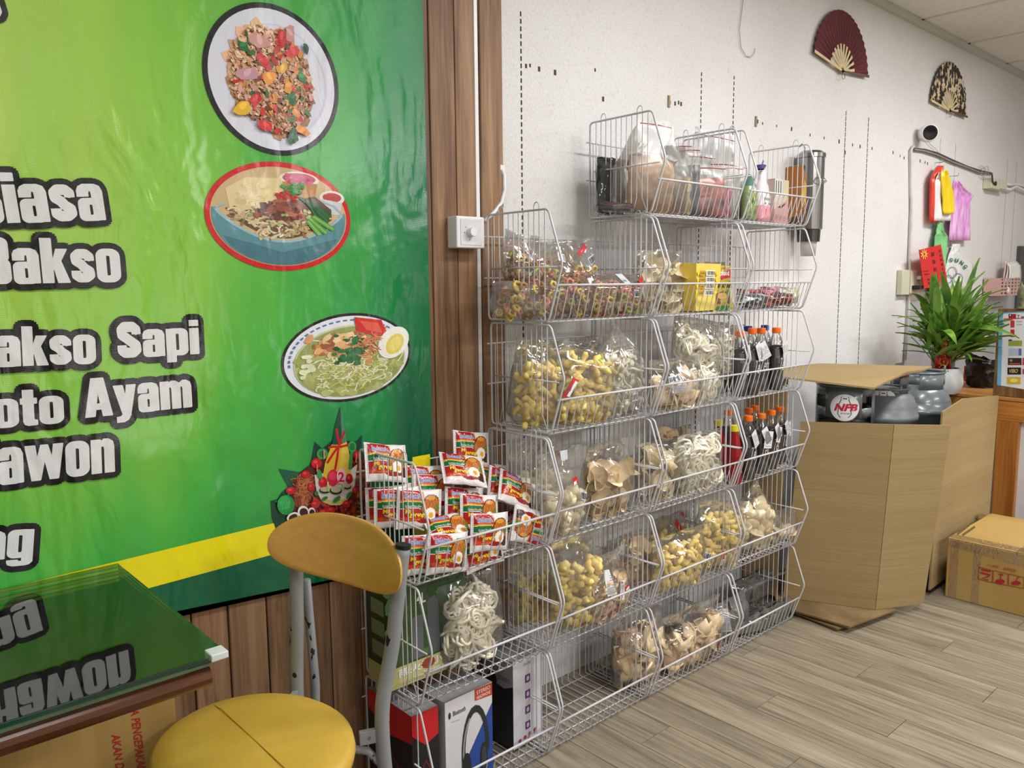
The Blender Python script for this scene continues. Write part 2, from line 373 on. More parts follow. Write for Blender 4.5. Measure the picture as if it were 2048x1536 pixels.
# ceiling with lay-in tiles
ce = struct('ceiling', MB().box((-3, -5, CEIL + .012), (6.4, .1, CEIL + .05)), M('ceiling_void', (120, 120, 118), .9))
tile_m = M('mineral_ceiling_tile', (226, 226, 224), .85, spec=.1, var=.05, vscale=40, bump=.15, bscale=220)
bar_m = M('grey_ceiling_bar', (200, 200, 198), .6, var=.03)
TS = .64; tme = None
for i in range(-9, 5):
    for j in range(0, 8):
        x, y = 3.38 + i * TS, -.035 - (j + 1) * TS * .985
        mt = MB().box((.012, .012, 0), (TS - .012, TS * .985 - .012, .012))
        if tme is None: o = mt.build('ceiling_tile', tile_m, ce, bevel=.004); tme = o.data; bpy.data.objects.remove(o)
        inst(tme, 'ceiling_tile', ce, Matrix.Translation(Vector((x, y, CEIL - .002)) - ce.location))
for i in range(-9, 6):
    x = 3.38 + i * TS; MB().box((x - .012, -5, CEIL - .004), (x + .012, -.03, CEIL + .012)).build('ceiling_bar', bar_m, ce, world=True)
for j in range(0, 9):
    y = -.035 - j * TS * .985; MB().box((-2.5, y - .012, CEIL - .004), (6.3, y + .012, CEIL + .012)).build('ceiling_bar', bar_m, ce, world=True)
struct('trim_1', MB().box((-3, -.035, CEIL - .022), (6.4, -.0005, CEIL - .003)), bar_m)
# walls
wall = struct('wall_back', MB().box((-3, 0, 0), (6.4, .12, CEIL + .05)), wallpaper())
side_m = M('plain_white_wall', (214, 212, 208), .7, var=.04)
struct('wall_right', MB().box((6.2, -5, 0), (6.35, 0, CEIL)), side_m)
struct('wall_left', MB().box((-3.15, -5, 0), (-3, 0, CEIL)), side_m)
struct('wall_front', MB().box((-3, -5.1, 0), (6.2, -5, CEIL)), side_m)
# weathered boards on the left part of the wall
board_m = wood_mat('weathered_wall_board', (164, 128, 95), (80, 52, 34), 'Z', 1.0, rough=.55, ptvar=.18, contrast=1.0)
edges = [.538, .452, None, .434, .362, .275, .19, .105, .012, -.078, -.168, -.25, -.345, -.43, -.52, -.61, -.7, -.79, -.88, -.97, -1.06, -1.15, -1.24, -1.33, -1.42, -1.5]
for k in range(len(edges) - 1):
    a, b = edges[k], edges[k + 1]
    if a is None or b is None: continue
    d = .017 + rnd.random() * .003
    MB().box((b + .0015, -d, 0), (a - .0015, -.0005, CEIL - .025)).build('wall_board', board_m, wall, world=True, bevel=.003)
# slotted shelf uprights let into the white wall, seams, nail holes and the stubs of an old shelf
slot_m = M('dark_slot', (52, 50, 48), .8)
def slots(x, z0, z1, step=.021, duty=.62):
    m = MB(); z = z0
    while z < z1: m.box((x - .0022, -.0012, z), (x + .0022, .0, z + step * duty)); z += step
    tag(m.build('wall_slot_row', slot_m, wall, world=True), kind='stuff')
def wx(px, py): return at(px, py, 0).x
def wz(px, py): return at(px, py, 0).z
slots(wx(1043, 250), .3, wz(1043, 30)); slots(wx(1402, 200), .4, wz(1402, 140)); slots(wx(1467, 200), .4, wz(1467, 152))
slots(wx(1685, 400), .5, wz(1686, 222), .024, .85); slots(wx(1730, 400), .5, wz(1731, 236), .024, .85)
sm = MB()
for px, y0, y1 in ((1876, 275, 480), (1903, 285, 600), (2008, 318, 560), (2026, 322, 560), (1818, 300, 560)):
    x = wx(px, (y0 + y1) / 2); sm.box((x - .0016, -.0008, wz(px, y1)), (x + .0016, 0, wz(px, y0)))
tag(sm.build('wall_seam', M('wall_seam_grey', (140, 136, 130), .8), wall, world=True), kind='stuff')
hm = MB(); rr = random.Random(3)
for px, py in ((1340, 205), (1350, 207), (1357, 205), (1362, 208), (1515, 243), (1525, 247), (1553, 252), (1583, 258), (1620, 270), (1648, 276), (1678, 283), (1705, 290), (1720, 293), (1744, 297), (1786, 305), (1800, 312), (1808, 316), (1840, 322), (1850, 325), (1855, 327), (1206, 198), (1190, 140), (1110, 145), (1078, 138), (1052, 132), (1060, 131), (1690, 305)):
    p = at(px, py, 0); r = .003 + rr.random() * .0025; hm.box((p.x - r, -.001, p.z - r * 1.6), (p.x + r, 0, p.z + r * 1.6))
tag(hm.build('nail_hole', M('nail_hole_brown', (88, 70, 58), .9), wall, world=True), kind='stuff')
for px, py in ((1337, 203), (1511, 243)):
    p = at(px, py, 0); MB().box((p.x - .006, -.004, p.z - .02), (p.x + .006, 0, p.z + .02)).build('wood_stub', wood_mat('stub_wood', (196, 170, 130), (110, 80, 52)), wall, world=True)

# ------------------------------------------------------------------ the banner and its print
YB = -.026
bz = lambda x: .575 - (x + .08) * .07
ban = MB().grid(40, 30, lambda u, v: ((-1.55 + u * 1.803), YB - .0006 * math.sin(u * 31 + v * 4), bz(-1.55 + u * 1.803) + v * (2.62 - bz(-1.55 + u * 1.803))))
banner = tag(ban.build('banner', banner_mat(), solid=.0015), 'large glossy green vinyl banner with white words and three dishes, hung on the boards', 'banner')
PR = print_mat()
def bf(x, z, h): return (x, YB - .0015 - h, z)               # banner face
def bpx(px, py): p = at(px, py, YB); return (p.x, p.z)
XH, ST = .76, .235
def rr(x0, y0, x1, y1, rx, ry, n=5):
    out = []
    for cx, cy, a0 in ((x1 - rx, y1 - ry, 0), (x0 + rx, y1 - ry, 90), (x0 + rx, y0 + ry, 180), (x1 - rx, y0 + ry, 270)):
        for k in range(n + 1): an = math.radians(a0 + 90 * k / n); out.append((cx + rx * math.cos(an), cy + ry * math.sin(an)))
    return out
def ring(o, q): n = len(o); return [[o[k], o[(k + 1) % n], q[(k + 1) % n], q[k]] for k in range(n)]
def rc(x0, y0, x1, y1): return [(x0, y0), (x1, y0), (x1, y1), (x0, y1)]
def arch(x0, W): return [(x0 + ST - .02, XH - .2), (x0 + ST - .02, XH - .06), (x0 + ST + .07, XH + .01), (x0 + W - .13, XH + .01), (x0 + W - .03, XH - .05), (x0 + W, XH - .16), (x0 + W, XH - .2), (x0 + W - ST, XH - .2), (x0 + W - ST - .015, XH - .15), (x0 + ST + .01, XH - .16)]
def thick(pts, w):
    out = []
    for k in range(len(pts) - 1):
        (xa, ya), (xb, yb) = pts[k], pts[k + 1]; l = math.hypot(xb - xa, yb - ya); nx, ny = -(yb - ya) / l * w / 2, (xb - xa) / l * w / 2
        out.append([(xa + nx, ya + ny), (xb + nx, yb + ny), (xb - nx, yb - ny), (xa - nx, ya - ny)])
    for (x, y) in pts[1:-1]: out.append([(x + w / 2 * math.cos(q * .524), y + w / 2 * math.sin(q * .524)) for q in range(12)])
    return out
def glyph(ch):
    X, s_ = XH, ST
    if ch == 'o': W = .54; return W, ring(rr(0, -.01, W, X + .01, .2, .17), rr(s_ - .01, .14, W - s_ + .01, X - .14, .03, .04))
    if ch == 'i': return s_, [rc(0, 0, s_, X), rc(0, .84, s_, 1)]
    if ch == 'n': W = .55; return W, [rc(0, 0, s_, X), rc(W - s_, 0, W, X - .18), arch(0, W)]
    if ch == 'm': W = .84; return W, [rc(0, 0, s_, X), rc(.305, 0, .305 + s_, X - .18), rc(W - s_, 0, W, X - .18), arch(0, .54), arch(.305, W - .305)]
    if ch == 'p': W = .55; return W, [rc(0, -.2, s_, X)] + ring(rr(0, -.01, W, X + .01, .16, .15), rr(s_, .13, W - s_ + .01, X - .13, .03, .04))
    if ch == 'g': W = .55; return W, ring(rr(0, .0, W, X + .01, .16, .15), rr(s_ - .01, .14, W - s_, X - .13, .03, .04)) + [rc(W - s_, -.08, W, X), [(0, -.06), (s_, -.06), (s_, -.1), (W - s_, -.1), (W - s_, -.02), (W, -.02), (W, -.13), (W - .06, -.2), (W - .15, -.22), (.13, -.22), (.03, -.18), (0, -.12)]]
    if ch == 'a': W = .53; return W, [rc(W - s_, 0, W, X - .15), [(0, .51), (s_, .51), (s_, .57), (s_ + .015, .625), (W - s_ - .01, .625), (W - s_, .57), (W, .57), (W, X - .14), (W - .05, X - .03), (W - .15, X + .01), (.14, X + .01), (.04, X - .04), (0, X - .13)]] + ring(rr(0, -.01, W - .03, .47, .13, .12), rr(s_ - .01, .11, W - s_, .34, .02, .03))
    if ch in 'sS':
        k = 1 if ch == 's' else 1 / X; W = .51 if ch == 's' else .56; d = .10; return W, [[(x, y * k) for x, y in p] for p in thick([(W - .105, .50), (W - .105, .59), (W - .18, .655), (.18, .655), (.105, .59), (.115, .49), (.22, .42), (W - .22, .33), (W - .115, .26), (W - .105, .16), (W - .18, .105), (.18, .105), (.105, .16), (.105, .26)], .205)]
    if ch == 'k': W = .57; return W, [rc(0, 0, s_, 1), [(s_ - .02, .26), (s_ - .02, .44), (W - .25, X), (W - .01, X), (s_ + .13, .40)], [(s_ - .0, .42), (s_ + .17, .52), (W + .01, 0), (W - .25, 0)]]
    if ch == 't': return .36, [rc(.05, .1, .05 + s_, .98), rc(0, .6, .36, .75), [(.05, .12), (.08, .03), (.16, -.01), (.36, 0), (.36, .13), (.05 + s_, .15)]]
    if ch == 'A': W = .66; return W, [[(0, 0), (.235, 0), (.385, 1), (.18, 1)], [(W - .235, 0), (W, 0), (W - .18, 1), (W - .385, 1)], rc(.16, .18, W - .16, .33), [(.25, .72), (W - .25, .72), (W - .2, 1), (.2, 1)]]
    if ch == 'y': W = .56; return W, [[(0, X), (.235, X), (.36, .1), (.2, -.02)], [(W - .235, X), (W, X), (.40, -.06), (.34, -.17), (.24, -.22), (.05, -.22), (.05, -.08), (.15, -.07), (.2, -.02), (.26, .2)]]
    if ch == 'w': return .84, [[(0, X), (.22, X), (.32, 0), (.12, 0)], [(.12, 0), (.32, 0), (.5, X), (.34, X)], [(.34, X), (.5, X), (.72, 0), (.52, 0)], [(.52, 0), (.72, 0), (.84, X), (.62, X)]]
    if ch == 'B': return .58, [rc(0, 0, s_, 1)] + ring(rr(0, .46, .56, 1, .13, .13), rr(s_, .60, .335, .87, .03, .03)) + ring(rr(0, 0, .58, .54, .13, .13), rr(s_, .13, .355, .41, .03, .03))
    if ch == 'R': return .58, [rc(0, 0, s_, 1), rc(.345, 0, .58, .5)] + ring(rr(0, .42, .57, 1, .13, .13), rr(s_, .56, .335, .87, .03, .03))
def poster(t):
    x = 0; out = []; ends = []
    for ch in t:
        w, ps = glyph(ch); out += [[(x + a_, b_) for a_, b_ in p] for p in ps]; ends.append((x, x + w)); x += w + .05
    return out, ends
def word(t, suffix, x0, x1, yb0, yb1, ytop, capref):
    """a word whose visible letters (suffix) run from x0 to x1 in the photograph"""
    a = Art(bf); (ax, az), (bx, bz_) = bpx(x0, yb0), bpx(x1, yb1); top = bpx(x1, ytop)[1]
    w = math.hypot(bx - ax, bz_ - az); ang = math.atan2(bz_ - az, bx - ax); c, k = math.cos(ang), math.sin(ang)
    ps, ends = poster(t); R_ = ends[-1][1]; kx = w / (R_ - ends[len(t) - len(suffix)][0]); ky = (top - bz_) / (XH if capref == 'n' else 1)
    px1 = (bpx(x1, yb1)[1] - bpx(x1, yb1 + 10)[1]) / 10
    def copies(r, n, col):
        for i in range(n):
            dx, dy = r * math.cos(6.283 * i / n), r * math.sin(6.283 * i / n)
            for p in ps:
                P = []
                for x, y in p: X, Y = (x - R_) * kx + dx, y * ky + dy; P.append(a.fr(bx + X * c - Y * k, bz_ + X * k + Y * c, a.h))
                a.add(P, [tuple(range(len(P)))], col); a.h += 2e-6
        a.h += 3e-4
    copies(12.5 * px1, 16, (14, 12, 10)); copies(.8 * px1, 3, (226, 226, 226))
    a.build('lettering', PR, banner, world=True)
word('Biasa', 'iasa', 14, 210, 446, 440, 348, 'i')
word('Bakso', 'akso', 28, 241, 567, 563, 479, 'k')
word('Bakso', 'akso', -8, 190, 733, 726, 652, 'k')
word('Sapi', 'Sapi', 235, 397, 716, 707, 640, 'i')
word('Soto', 'oto', -14, 127, 856, 844, 774, 't')
word('Ayam', 'Ayam', 170, 383, 835, 813, 742, 'A')
word('Rawon', 'awon', -4, 228, 969, 942, 876, 'n')
word('ng', 'ng', -46, 64, 1122, 1112, 1058, 'n')
word('g', 'g', -56, -2, 10, 10, -75, 'n')
a = Art(bf)
zt = lambda x: .7475 + .026 * (x + .566)
a.add([a.fr(*p, a.h) for p in ((-1.55, zt(-1.55)), (.253, zt(.253)), (.253, zt(.253) - .077), (-1.55, zt(-1.55) - .077))], [(0, 3, 2, 1)], (240, 226, 6))
a.build('yellow_stripe', PR, banner, world=True)
a = Art(bf)
a.poly([(-1.55, bz(-1.55) + .001), (.253, bz(.253) + .001), (.253, zt(.253) - .0775), (-1.55, zt(-1.55) - .0775)], (0, 96, 62)); a.build('green_stripe', PR, banner, world=True)

def dish(cx, cz, rx, rz, rot, ring, paint, ringw=.012):
    c, k = math.cos(rot), math.sin(rot)
    def fr(u, v, h): x, y = u * (rx - ringw), v * (rz - ringw); return bf(cx + x * c - y * k, cz + x * k + y * c, h + 3e-4)
    a = Art(fr, 6e-5); a.ell(0, 0, rx / (rx - ringw), rz / (rz - ringw), ring, n=64); paint(a); a.build('dish_picture', PR, banner, world=True)
def inside(u, v, m=.98): return u * u + v * v < m * m
def blob(a, u, v, r, col, R, asp=1.0, n=8):
    rot = R.random() * 3.14; c, k = math.cos(rot), math.sin(rot); pts = []
    for i in range(n):
        q = r * (.75 + .5 * R.random()); x, y = q * math.cos(6.283 * i / n) * asp, q * math.sin(6.283 * i / n); pts.append((u + x * c - y * k, v + x * k + y * c))
    h = a.h; a.poly(pts, col); a.h = h + a.step * .05
def jit(c, R, d=18):
    q = R.uniform(-d, d); return tuple(max(0, min(255, v + q + R.uniform(-5, 5))) for v in c)
def strand(a, u, v, l, w, col, R):
    an = R.random() * 6.28; pts = []; cu = R.uniform(-2.2, 2.2)
    for i in range(6): pts.append((u, v)); u += l / 6 * math.cos(an); v += l / 6 * math.sin(an); an += cu / 3
    h = a.h; a.stroke(pts, w, col); a.h = h + a.step * .05
def fried_rice(a):
    R = random.Random(5); a.ell(0, 0, 1, 1, (222, 222, 236), n=64)
    a.ell(.06, .02, .8, .8, (206, 205, 222), n=48); a.ell(.05, .03, .77, .77, (220, 220, 234), n=48)
    def heap(): 
        while True:
            u, v = R.uniform(-.7, .75), R.uniform(-.75, .78)
            if ((u * .8 + v * .6 + .05) / .62) ** 2 + ((-u * .6 + v * .8) / .74) ** 2 < 1: return u, v
    for i in range(420):
        u, v = heap(); t = (u - v * .6 + 1) / 2; col = (226 - 70 * t, 178 - 70 * t, 134 - 56 * t); blob(a, u, v, R.uniform(.05, .1), jit(col, R, 26), R, 1.4, 6)
    for i in range(1500):
        u, v = heap(); t = (u - v * .6 + 1) / 2; blob(a, u, v, R.uniform(.014, .03), jit(R.choice([(240 - 40 * t, 208 - 54 * t, 172 - 56 * t), (222 - 60 * t, 164 - 60 * t, 116 - 42 * t), (240 - 40 * t, 190 - 40 * t, 150 - 50 * t), (150, 96, 72)]), R, 22), R, 2.2, 5)
    for i in range(500):
        u, v = heap(); t = (u - v * .6 + 1) / 2; blob(a, u, v, R.uniform(.012, .024), jit(R.choice([(242 - 40 * t, 212 - 54 * t, 178 - 56 * t), (226 - 60 * t, 170 - 60 * t, 124 - 42 * t)]), R, 18), R, 2.2, 5)
    for i in range(90): u, v = heap(); blob(a, u, v, R.uniform(.02, .045), jit(R.choice([(196, 50, 44), (216, 140, 56), (60, 104, 54), (206, 150, 140), (120, 60, 50)]), R, 16), R, 1.8, 6)
    for (u, v, col, r) in ((-.1, .62, (190, 30, 36), .1), (.12, .52, (206, 52, 50), .1), (-.24, .16, (196, 36, 40), .1), (-.2, -.42, (200, 40, 44), .09), (.05, -.7, (214, 44, 48), .09), (-.58, .2, (30, 110, 56), .08), (.3, -.12, (28, 96, 50), .09), (.36, .24, (60, 130, 80), .08), (.5, -.66, (24, 84, 46), .1), (.3, .68, (30, 70, 40), .06), (-.34, -.62, (232, 180, 40), .11), (-.1, -.02, (230, 150, 50), .09), (.05, .2, (226, 170, 60), .08), (.62, -.5, (222, 140, 50), .08), (-.42, -.14, (198, 150, 160), .12), (-.4, .4, (206, 152, 146), .12), (.2, .0, (220, 150, 60), .08), (.0, .74, (200, 140, 140), .1), (.44, -.3, (222, 140, 60), .06)):
        r *= .78; blob(a, u, v, r, col, R, 1.7, 8); blob(a, u - .01, v + .02, r * .5, tuple(min(255, c + 26) for c in col), R, 1.8, 6)
def noodle_bowl(a):
    R = random.Random(6); a.ell(0, 0, 1, 1, (206, 178, 132), n=64)
    a.ell(.28, .78, .3, .16, (238, 226, 214)); a.ell(.28, .8, .25, .11, (196, 92, 120)); a.poly([(.02, .72), (.12, .4), (.5, .4), (.56, .72)], (196, 140, 84))
    for i in range(40): blob(a, R.uniform(.08, .48), R.uniform(.72, .86), .04, jit((206, 104, 132), R), R)
    a.ell(.78, .45, .2, .15, (230, 226, 224)); a.ell(.78, .46, .15, .1, (186, 60, 50)); a.poly([(.6, .42), (.66, .1), (.9, .1), (.94, .36)], (206, 208, 214))
    for (pts, c) in (([(-.72, -.02), (-.78, .5), (-.5, .74), (.0, .78), (.1, .3), (-.2, 0)], (228, 206, 154)), ([(-.66, -.1), (-.56, .42), (-.1, .56), (.12, .2), (-.2, -.1)], (236, 220, 176))): a.poly(pts, c)
    for i in range(60): blob(a, R.uniform(-.62, 0), R.uniform(.02, .6), R.uniform(.03, .07), jit((226, 202, 150), R, 14), R)
    rim_ = [(-.93 + 1.86 * i / 24, .10 - .60 * math.sin(math.pi * (i / 24)) ** .8) for i in range(25)]
    a.poly([(.985 * math.cos(math.radians(q)), .985 * math.sin(math.radians(q))) for q in range(172, 369, 7)] + rim_[::-1], (88, 140, 150))
    a.poly([(.9 * math.cos(math.radians(q)), -.12 + .86 * math.sin(math.radians(q))) for q in range(200, 341, 7)] + [(.6, -.5), (0, -.72), (-.6, -.5)], (66, 116, 128))
    a.poly([(-.74, .02)] + [(-.74 + 1.5 * i / 12, -.02 - .42 * math.sin(math.pi * i / 12)) for i in range(13)] + [(.76, .2), (.5, .46), (-.2, .2)], (96, 70, 44))
    a.stroke(rim_, .045, (150, 186, 194)); a.stroke([(.93, .12), (.8, .28), (.62, .36)], .035, (150, 186, 194)); a.stroke([(-.93, .12), (-.8, .2)], .035, (150, 186, 194))
    for i in range(190):
        u = R.uniform(-.7, .66); b = .0 - .40 * math.sin(math.pi * (u + .7) / 1.4); v = R.uniform(b + .02, min(.12, b + .42))
        strand(a, u, v, R.uniform(.14, .26), .032, jit(R.choice([(206, 186, 142), (186, 160, 114), (222, 206, 168), (142, 112, 74)]), R, 14), R)
    for i in range(150):
        u = R.gauss(.06, .2); v = R.uniform(-.04, .46 - abs(u - .05) * .9)
        if abs(u) < .5: blob(a, u, v, R.uniform(.03, .07), jit(R.choice([(110, 48, 34), (142, 70, 50), (84, 34, 26), (176, 110, 88)]), R, 16), R, 1.3, 6)
    for i in range(9): a.stroke([(.26 + i * .02, .42 - i * .02), (.5, .3 - i * .03), (.74 - i * .01, .1 - i * .04)], .04, jit((34, 90, 44), R, 22))
    for (p, q) in (((.4, .0), (.66, -.3)), ((.46, .04), (.78, -.22)), ((.38, -.06), (.56, -.34))): a.stroke([p, ((p[0] + q[0]) / 2, (p[1] + q[1]) / 2), q], .085, (92, 160, 66)); a.stroke([p, q], .03, (130, 192, 96))
    for i in range(40): blob(a, R.gauss(.18, .07), R.gauss(.56, .06), .035, jit((52, 132, 52), R, 26), R)
    for i in range(14): blob(a, R.gauss(.1, .08), R.gauss(.42, .04), .035, jit((196, 24, 26), R, 20), R)
    for i in range(12): blob(a, R.uniform(-.5, .5), R.uniform(-.2, .2), .03, jit((150, 184, 110), R, 14), R)
def green_soup(a):
    R = random.Random(8); a.ell(0, 0, 1, 1, (226, 230, 236), n=64)
    for i in range(22):
        an = .6 + i * .12; a.stroke([(.93 * math.cos(an) , .9 * math.sin(an)), (.93 * math.cos(an + .07), .9 * math.sin(an + .07))], .035, (84, 112, 176))
    a.ell(.03, -.08, .9, .86, (198, 202, 160), n=48); a.ell(.03, -.1, .88, .84, (150, 158, 84), n=48)
    for i in range(170):
        u, v = R.uniform(-.8, .8), R.uniform(-.88, .4)
        if ((u - .03) / .84) ** 2 + ((v + .1) / .8) ** 2 < 1: blob(a, u, v, R.uniform(.04, .1), jit((170, 176, 104), R, 16), R)
    for i in range(300):
        u, v = R.gauss(.08, .36), R.gauss(-.15, .34)
        if ((u - .03) / .8) ** 2 + ((v + .08) / .78) ** 2 < 1: strand(a, u, v, R.uniform(.1, .3), .022, jit(R.choice([(208, 206, 124), (226, 222, 176), (188, 190, 104), (232, 226, 206)]), R, 12), R)
    for i in range(110): blob(a, max(-.6, min(.3, R.gauss(-.2, .2))), min(.56, R.gauss(.32, .15)), R.uniform(.03, .07), jit(R.choice([(206, 142, 84), (222, 170, 116), (160, 96, 60), (230, 200, 150)]), R, 14), R, 1.6)
    a.poly([(.12, .96), (.56, .82), (.66, .42), (.42, .46), (.14, .62)], (206, 42, 34)); a.poly([(.2, .86), (.5, .76), (.56, .5), (.3, .62)], (224, 92, 70))
    a.ell(.74, .22, .26, .4, (240, 238, 230), rot=-.3); a.ell(.76, .18, .15, .26, (226, 206, 96), rot=-.3); a.ell(.76, .18, .1, .18, (236, 218, 120), rot=-.3)
    for i in range(44): blob(a, R.gauss(.04, .13), R.gauss(.16, .16), R.uniform(.03, .07), jit((34, 102, 50), R, 22), R)
    for i in range(26): strand(a, R.gauss(.34, .1), R.gauss(.3, .14), .22, .02, jit((214, 110, 80), R, 20), R)
    for i in range(16): blob(a, R.gauss(-.66, .06), R.gauss(-.1, .16), .05, jit((226, 230, 190), R, 10), R)
def ctr(l, r, t, b): return ((bpx(*l)[0] + bpx(*r)[0]) / 2, (bpx(*t)[1] + bpx(*b)[1]) / 2, (bpx(*r)[0] - bpx(*l)[0]) / 2, (bpx(*t)[1] - bpx(*b)[1]) / 2)
dish(*ctr((403, 120), (677, 200), (510, 0), (560, 312)), -.35, (16, 14, 14), fried_rice)
dish(*ctr((408, 425), (700, 440), (540, 322), (570, 542)), 0, (206, 14, 22), noodle_bowl)
dish(*ctr((561, 720), (820, 690), (710, 626), (690, 803)), .06, (16, 14, 14), green_soup, .007)
# the printed rice cone with its garnish, low on the banner
def zf(x, y, h): px, py = 500 + x / 5.485, 800 + y / 5.485; X, Z = bpx(px, py); return bf(X, Z, h + 4e-4)
a = Art(zf, 5e-5); R = random.Random(4)
a.poly([(225, 1105), (300, 1085), (345, 1010), (415, 950), (310, 752), (545, 790), (660, 700), (705, 455), (790, 530), (900, 440), (1160, 450), (1225, 380), (1222, 560), (1330, 700), (1330, 1330), (275, 1405), (238, 1290)], (10, 62, 48))
a.poly([(310, 752), (440, 775), (545, 790), (415, 950)], (16, 84, 62))
a.poly([(540, 800), (780, 640), (1190, 560), (1330, 800), (1330, 1330), (480, 1340), (440, 1100), (470, 900)], (84, 26, 20))
for i in range(260): blob(a, R.uniform(1020, 1320), R.uniform(640, 1330), R.uniform(8, 22), jit(R.choice([(120, 34, 22), (150, 40, 24), (70, 26, 18), (140, 96, 40)]), R, 18), R, 1.6, 6)
for i in range(170): blob(a, R.uniform(690, 1020), R.uniform(1090, 1330), R.uniform(10, 24), jit(R.choice([(150, 30, 26), (176, 40, 32), (60, 16, 14)]), R, 18), R, 1.4, 6)
a.poly([(500, 900), (560, 840), (690, 830), (700, 1000), (640, 1120), (560, 1205), (480, 1150), (470, 1000)], (128, 62, 36))
for i in range(130): strand(a, R.uniform(490, 660), R.uniform(850, 1140), R.uniform(60, 130), 9, jit(R.choice([(160, 86, 50), (118, 54, 30), (186, 108, 66)]), R, 16), R)
a.poly([(700, 820), (722, 1000), (780, 1105), (880, 1150), (980, 1150), (1070, 1085), (1140, 940), (1168, 700), (1100, 760), (800, 800)], (212, 204, 200))
a.poly([(770, 1075), (800, 1120), (880, 1152), (980, 1152), (1050, 1108), (1070, 1070), (920, 1105)], (206, 188, 110))
a.poly([(785, 870), (815, 690), (890, 480), (1052, 455), (1090, 630), (1105, 840), (960, 940)], (212, 178, 54)); a.poly([(950, 900), (1010, 470), (1052, 455), (1090, 630), (1105, 840)], (226, 196, 80))
a.poly([(985, 70), (1008, 170), (1052, 455), (975, 490), (890, 488), (925, 280)], (24, 74, 56)); a.poly([(985, 70), (1008, 170), (1052, 455), (1000, 470)], (74, 134, 104))
for c in ((785, 590, 65, 62), (1112, 510, 48, 66)): a.ell(*c, (44, 138, 70)); a.ell(c[0], c[1], c[2] * .8, c[3] * .8, (70, 160, 90)); a.ell(c[0], c[1], c[2] * .62, c[3] * .62, (30, 116, 58))
a.stroke([(1110, 560), (1095, 660), (1090, 760)], 36, (60, 150, 76))
for p in ([(940, 310), (952, 400), (975, 495)], [(1035, 335), (1000, 410), (972, 495)], [(850, 522), (900, 508), (980, 512), (1072, 488)], [(965, 500), (900, 590), (838, 690)], [(962, 510), (950, 620), (925, 760)]): a.stroke(p, 24, (196, 28, 34))
for c in ((790, 900, 48, 62), (1080, 860, 38, 56), (440, 990, 56, 40), (720, 690, 60, 55), (600, 810, 46, 40), (705, 1140, 48, 44), (880, 1205, 46, 38), (1050, 1135, 42, 40), (1155, 600, 30, 50), (800, 1230, 60, 44), (660, 950, 34, 44), (1140, 985, 30, 36)):
    a.ell(*c, (190, 22, 32)); a.ell(c[0] - c[2] * .2, c[1] - c[3] * .25, c[2] * .4, c[3] * .35, (226, 66, 64))
a.ell(900, 850, 60, 92, (206, 34, 70)); a.ell(890, 830, 40, 50, (224, 60, 92))
a.ell(990, 832, 50, 86, (236, 186, 196)); a.text('2', 955, 895, 66, -110, (208, 30, 80), .03)
for c in ((810, 985, 62, 36), (930, 990, 66, 42), (1050, 945, 50, 30)): a.ell(*c, (24, 50, 34)); a.ell(c[0], c[1] - 10, c[2] * .84, c[3] * .74, (196, 180, 150))
for c in ((808, 1075, 36, 18, -.5), (940, 1085, 50, 24, -.7), (1072, 1040, 46, 20, -1)): a.ell(*c[:4], (52, 124, 62), rot=c[4])
a.ell(750, 810, 26, 56, (60, 150, 80), rot=-.3); a.ell(715, 1020, 22, 26, (50, 120, 60))
a.ell(380, 1145, 95, 110, (34, 142, 70)); a.ell(365, 1120, 66, 72, (50, 168, 84)); 
for i in range(60): blob(a, R.gauss(370, 36), R.gauss(1135, 42), 8, jit((56, 172, 90), R, 20), R)
for c in ((455, 1275, 70, 44, .5), (572, 1222, 62, 68, .4), (662, 1224, 40, 52, 0)): a.ell(*c[:4], (232, 226, 216), rot=-c[4]); a.ell(c[0] + 4, c[1] + 6, c[2] * .74, c[3] * .72, (66, 24, 20), rot=-c[4])
a.stroke([(722, 700), (722, 780)], 16, (220, 100, 70)); a.stroke([(798, 545), (800, 640)], 16, (220, 130, 120)); a.stroke([(838, 890), (850, 1000)], 18, (206, 214, 120)); a.stroke([(1012, 905), (1008, 975)], 16, (196, 206, 120)); a.stroke([(1155, 590), (1145, 680)], 14, (224, 120, 110))
a.build('rice_cone_picture', PR, banner, world=True)

# ------------------------------------------------------------------ things fixed to the wall
def wcable(name, label, cat, pts, r, m, kind=None):
    o = MB().tube(pts, r, 8).build(name, m, smooth=True); return tag(o, label, cat)
cx = .443
MB()
t = thing('cable_raceway', 'white plastic cable raceway running down between the wall boards', 'cable', (cx, -.008, 0))
MB().box((cx - .007, -.014, wz(600, 1170)), (cx + .007, -.001, CEIL - .03)).build('channel', WHITEP, t, world=True, bevel=.002)
pts = [at(*p, -.012) for p in ((994, -60), (996, 120), (999, 250), (1001, 330))] + [at(*p, -.02) for p in ((1008, 350), (1009, 380), (1003, 405), (988, 425), (969, 442))]
t = tag(MB().tube([Vector(p) for p in pts], .006, 8).build('wall_cable', WHITEP, smooth=True), 'white round cable curving from the wall to the dimmer switch', 'cable')
p = at(1002, 336, -.012); MB().box((p.x - .009, -.02, p.z - .008), (p.x + .009, -.002, p.z + .008)).build('cable_clip', WHITEP, t, world=True, bevel=.002)
A, B = at(913, 431, -.062), at(970, 497, -.062)
t = thing('dimmer_switch', 'square white dimmer switch box with round knob on the wood boards', 'switch', ((A.x + B.x) / 2, -.02, B.z))
MB().box((A.x, -.062, B.z), (B.x, -.018, A.z)).build('switch_box', WHITEP, t, world=True, bevel=.004)
cxx, czz = (A.x + B.x) / 2 - .004, (A.z + B.z) / 2
MB().box((A.x + .013, -.0635, B.z + .008), (B.x - .013, -.0622, A.z - .008)).build('face_plate', M('face_plate_white', (228, 228, 232), .4), t, world=True, bevel=.001)
